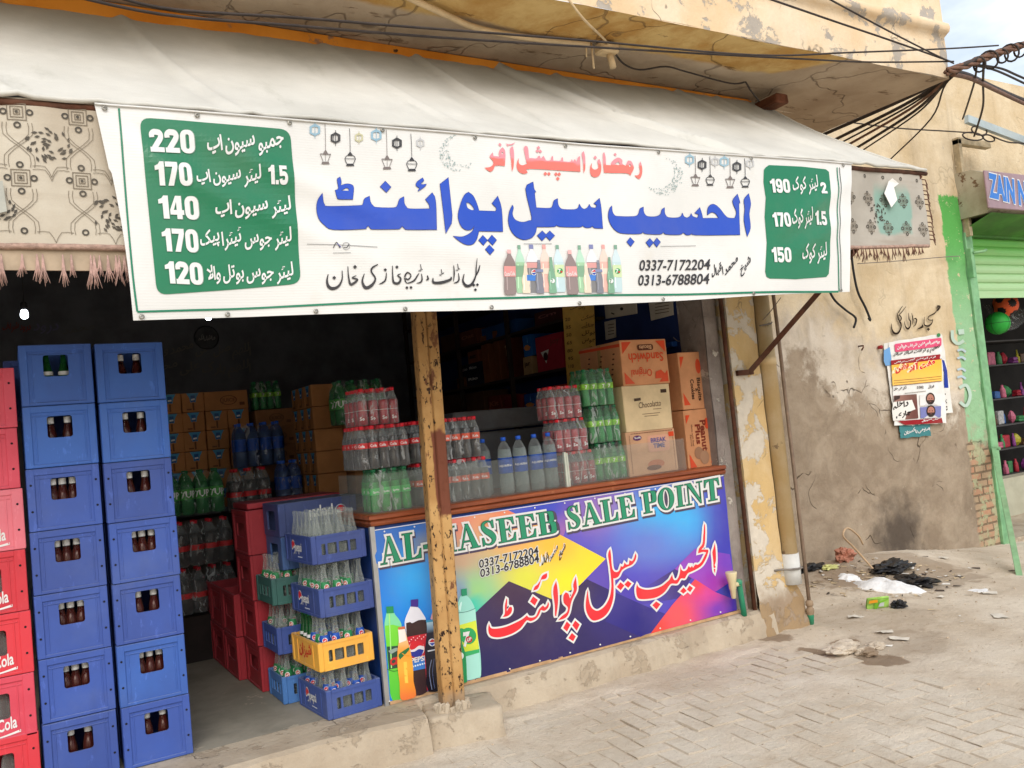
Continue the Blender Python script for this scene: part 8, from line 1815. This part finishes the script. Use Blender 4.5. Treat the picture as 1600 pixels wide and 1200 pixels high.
# conduit and wires on the soffit
M_COND = pm('cream_conduit', S(196, 172, 134), .6, .15, 8, .2)
t_ = thing('soffit_conduit', 'cream conduit pipe running under the slab soffit to a junction', 'conduit', tuple(onZ(860, 60, 4.12)))
b = MB(); b.tube(smoothpts([onZ(x, y, 4.105) for x, y in ((630, -8), (690, 20), (740, 42), (800, 55), (860, 63), (920, 69))], 5), .019, 8); part('conduit', b, M_COND, t_)
b = MB(); b.T = Matrix.Translation(onZ(948, 78, 4.09)); b.cbox((-.07, -.05, -.03), (.07, .05, .04), .012); b.tube([(.02, 0, -.02), (.03, -.01, -.12)], .022, 8); b.tube([(-.12, .0, .03), (-.12, 0, -.14)], .007, 6); b.tube([(-.16, .0, .03), (-.17, 0, -.07)], .006, 6); part('junction', b, M_COND, t_)
b = MB(); b.tube(smoothpts([onZ(x, y, 4.10) for x, y in ((960, 82), (975, 100), (1000, 109), (1040, 104), (1072, 112), (1140, 130), (1165, 128))], 5) + [onZ(1172, 140, 4.05), onZ(1186, 158, 4.0)], .0065, 6); single(b, 'overhead_cable', M_CAB, 'black cable looping under the soffit to the timber end', 'cable', 'overhead cables')
b = MB(); b.tube(smoothpts([onY(885, -6, -.9), onY(912, 30, -.88), onZ(945, 62, 4.10), onZ(960, 82, 4.09)], 4), .0075, 6); single(b, 'overhead_cable', M_COND, 'cream wire dropping over the slab front to the junction', 'cable', 'overhead cables')
# thin wire by the drain pipe
b = MB(); b.tube(smoothpts([onY(1220, 465, -.3), onY(1205, 485, -.2), onY(1192, 500, -.12)], 4), .0035, 5); single(b, 'tie_wire', pm('grey_wire', S(120, 112, 104)), 'thin tie wire from the drain pipe up to the banner', 'wire')

# ---- rubbish by the wall
def gzz(x, y): return ground_h(x, y)
def heap(name, label, cat, cx, cy, rx, ry, h, mat, seed, n=26, rough=.5, ragged=.3, group=None):
    b = MB(); rows = 7
    for j in range(rows + 1):
        f = j / rows
        for i in range(n):
            a = 2 * math.pi * i / n; rr_ = (1 - f) * (1 + ragged * fbm(math.cos(a) * 1.6 + seed, math.sin(a) * 1.6, seed, 3)); x = cx + rx * rr_ * math.cos(a); y = cy + ry * rr_ * math.sin(a)
            z = gzz(x, y) - .004 + h * (1 - (1 - f) ** 2) * (1 + rough * fbm(x * 9, y * 9, seed)) + (.004 if f > 0 else 0); b.v.append(Vector((x, y, z)))
    for j in range(rows):
        for i in range(n): b.f.append([j * n + i, j * n + (i + 1) % n, (j + 1) * n + (i + 1) % n, (j + 1) * n + i]); b.m.append(0); b.sm.append(True)
    return single(b, name, mat, label, cat, group)
M_ASH = pm('white_ash', S(232, 232, 232), .95, .12, 14, 0, .1, 0, .6, 40); M_BAG = pm('black_bag', S(26, 25, 27), .4, .4, 20, 0, .5, 0, .9, 30)
heap('ash_heap', 'heap of white powder on the dirt by the wall', 'heap', 6.50, .22, .19, .30, .07, M_ASH, 3.1, ragged=.6)
heap('ash_heap', 'smaller white powder patch left of the main white heap', 'heap', 6.52, .62, .10, .12, .03, M_ASH, 8.2, ragged=.6)
heap('ash_heap', 'thin white dust smear on the dirt to the right', 'heap', 6.85, -.42, .10, .09, .004, M_ASH, 5.2, ragged=.6)
def crumple(name, label, cat, c, s, mat, seed, group=None, amp=.7):
    b = MB(); bm_ = bmesh.new(); bmesh.ops.create_icosphere(bm_, subdivisions=4, radius=1); vs = []
    for v in bm_.verts: f = 1 + amp * fbm(v.co.x * 1.8 + seed, v.co.y * 1.8, v.co.z * 1.8 + seed, 6); vs.append((c[0] + v.co.x * f * s[0], c[1] + v.co.y * f * s[1], gzz(c[0], c[1]) + s[2] * .75 + v.co.z * f * s[2]))
    b.add(vs, [tuple(v.index for v in f.verts) for f in bm_.faces]); bm_.free(); return single(b, name, mat, label, cat, group)
crumple('plastic_bag', 'crumpled black plastic bag behind the white heap', 'bag', (6.98, .52), (.20, .12, .05), M_BAG, 1.3); crumple('plastic_bag', 'black plastic shreds at the right of the white heap', 'bag', (6.78, .14), (.12, .15, .04), M_BAG, 4.4); crumple('plastic_bag', 'black plastic scrap against the wall left of the rubbish', 'bag', (6.5, 1.02), (.13, .07, .03), M_BAG, 7.7)
crumple('paper_scrap', 'pale yellowish scrap next to the black plastic at the wall', 'paper', (6.62, .9), (.09, .05, .02), pm('yellowish_scrap', S(196, 196, 130), .7, .2, 10), 2.2)
crumple('clay_lump', 'reddish lump on the rubbish near the wall', 'lump', (6.95, .98), (.09, .07, .07), pm('reddish_lump', S(170, 116, 96), .9, .2, 12, bump=.4), 6.1); crumple('paper_scrap', 'white crumpled tip at the end of the black bag', 'paper', (7.2, .48), (.045, .04, .025), pm('white_paper', S(232, 230, 226)), 5.5)
b = MB(); b.tube(smoothpts([(6.72, .5, .12), (6.78, .72, .28), (6.92, .95, .36), (7.15, 1.08, .40), (7.32, 1.1, .30), (7.4, 1.12, .2)], 5), .010, 6); single(b, 'bent_hose', pm('beige_hose', S(186, 158, 126), .6, .1), 'bent beige hose arching over the rubbish', 'hose')
t_ = thing('drink_packet', 'crushed green and orange packet in front of the white heap', 'packet', (5.88, -.16, gzz(5.88, -.16) + .01)); P0 = Vector((5.88, -.16, gzz(5.88, -.16) + .008))
b = MB(); b.T = Matrix.Translation(P0) @ Matrix.Rotation(-.5, 4, 'Z') @ Matrix.Rotation(.45, 4, 'X') @ Matrix.Scale(.58, 4); b.grid(lambda u, v: ((u - .5) * .30, (v - .5) * .02 + .012 * fbm(u * 4, v * 4), v * .16 * (1 + .12 * fbm(u * 3, 2))), 8, 6); b.grid(lambda u, v: ((u - .5) * .30, .035 + .012 * fbm(u * 4, v * 4, 3), v * .15), 8, 6); b.box((-.15, -.01, .0), (.15, .035, .005)); b.box((-.148, .0, .147), (.148, .034, .152)); part('packet_body', b, pm('silver_green_packet', S(150, 190, 90), .35, .3, 12, 0, .5), t_)
MX = Matrix.Translation(P0) @ Matrix.Rotation(-.5, 4, 'Z') @ Matrix.Rotation(.45, 4, 'X') @ Matrix.Scale(.58, 4)
k = Ink(lambda u, v, l: MX @ Vector(((u - .5) * .30, -.022 - l, v * .16)), None, None, .001); k.poly([(.02, .62), (.45, .66), (.42, .95), (.05, .92)], S(240, 160, 30), 1); k.poly([(.3, 0), (.45, 0), (.5, .6), (.3, .6)], S(110, 180, 40), 2); k.poly([(.55, .55), (.95, .85), (.9, .95), (.5, .75)], S(130, 200, 60), 2); k.poly([(.5, .2), (.75, .2), (.75, .6), (.55, .6)], S(200, 206, 206), 1); k.build('print', M_PAPER, t_)
crumple('plastic_bag', 'black scrap touching the green and orange packet', 'bag', (6.0, -.26), (.05, .05, .03), M_BAG, 3.7)
M_SCR = pm('dusty_white_scrap', S(212, 204, 190), .8, .12, 9)
SCR = ((5.55, -.2, 'cream paper scrap left of the packet'), (5.35, -.62, 'flat cream scrap in front of the broken patch, back one'), (5.28, -.78, 'flat cream scrap in front of the broken patch, front one'), (6.42, -.35, 'small torn white paper right of the packet'), (6.75, -.55, 'small greenish white scrap on the dirt'), (7.0, -1.2, 'flat white paper at the right edge of the dirt'), (6.75, .05, 'white paper bit right of the white heap'), (6.15, -.98, 'tiny pale scrap lying on the open dirt'), (7.9, .6, 'pale scrap near the old wall foot'), (6.9, -.95, 'small straw-coloured scrap on the dirt'))
for i, (x, y, lb) in enumerate(SCR):
    z = gzz(x, y) + .012; a = RND.uniform(0, 6); w_ = RND.uniform(.04, .075); b = MB(); ca_, sa_ = math.cos(a), math.sin(a)
    b.grid(lambda u, v: (x + ca_ * (u - .5) * w_ * 2 * (1 - .5 * v) - sa_ * (v - .5) * w_, y + sa_ * (u - .5) * w_ * 2 + ca_ * (v - .5) * w_ * (1 + .5 * u), z + .014 * fbm(u * 2 + i, v * 2, i)), 4, 4); single(b, 'paper_scrap', M_SCR, lb, 'paper', 'paper scraps on the dirt')
# small stones and crumbs: nobody could count them
b = MB(); r3 = random.Random(11)
for i in range(1000):
    if i < 700: x, y = r3.uniform(4.9, 9.0), r3.uniform(-2.4, 1.15)
    else: x, y = r3.uniform(.5, 7), r3.uniform(-3.2, -.1)
    if y > -.42 and x < 4.95: continue
    z = gz(x, y); s_ = r3.choice((.003, .003, .004, .005, .006, .009)) * r3.uniform(.6, 1.2); a = r3.uniform(0, 6); ca_, sa_ = math.cos(a), math.sin(a); vs = []
    for (u, v, w_) in ((-1, -.6, -.5), (1, -.7, -.5), (.9, .6, -.5), (-.8, .7, -.5), (-.5, -.3, .6), (.6, -.2, .7), (.3, .4, .55), (-.4, .35, .6)): vs.append((x + s_ * (ca_ * u - sa_ * v), y + s_ * (sa_ * u + ca_ * v), z + s_ * .4 + s_ * w_ * .8 + .001))
    b.add(vs, [(4, 5, 6, 7), (0, 1, 5, 4), (1, 2, 6, 5), (2, 3, 7, 6), (3, 0, 4, 7)])
o = b.build('grit', pm('grit', S(176, 158, 136), .95, .35, 30), fix=False); tag(o, 'small stones and crumbs scattered on the dirt and bricks', 'grit', None, 'stuff')
b = MB(); r4 = random.Random(21)
for i in range(230):
    a = r4.uniform(0, 6.3); q = r4.random() ** .6; x, y = (6.72 + .75 * q * math.cos(a), .35 + .6 * q * math.sin(a)) if i < 205 else (r4.uniform(5, 8), r4.uniform(-1.6, .9))
    if y > 1.15: continue
    a = r4.uniform(0, 6.3); l, w_ = r4.uniform(.012, .045), r4.uniform(.004, .014); z = gzz(x, y) + .003; ca_, sa_ = math.cos(a), math.sin(a)
    b.add([(x + ca_ * u * l - sa_ * v * w_, y + sa_ * u * l + ca_ * v * w_, z + r4.uniform(0, .012)) for u, v in ((-1, -1), (1, -.6), (.8, 1), (-.7, .8))], [(0, 1, 2, 3)], r4.choice((0, 0, 1, 2)))
o = b.build('litter', [pm('straw_bits', S(196, 176, 142), .9, .2, 20), pm('white_bits', S(220, 216, 208), .8, .1, 20), pm('dark_bits', S(70, 60, 54), .8, .2, 20)], fix=False); tag(o, 'tiny scraps and straw scattered round the rubbish', 'litter', None, 'stuff')
for i, (x, y, s_) in enumerate(((4.70, -.76, .11), (4.88, -.66, .09), (4.82, -.86, .08), (5.0, -.80, .07))):
    crumple('rubble_lump', 'dusty concrete lump in the broken wet patch, %s' % ('largest', 'behind the largest', 'in front', 'rightmost')[i], 'rubble', (x, y), (s_, s_ * .8, .03), M_DIRT, i * 2.2 + .5, 'broken concrete lumps', .35)
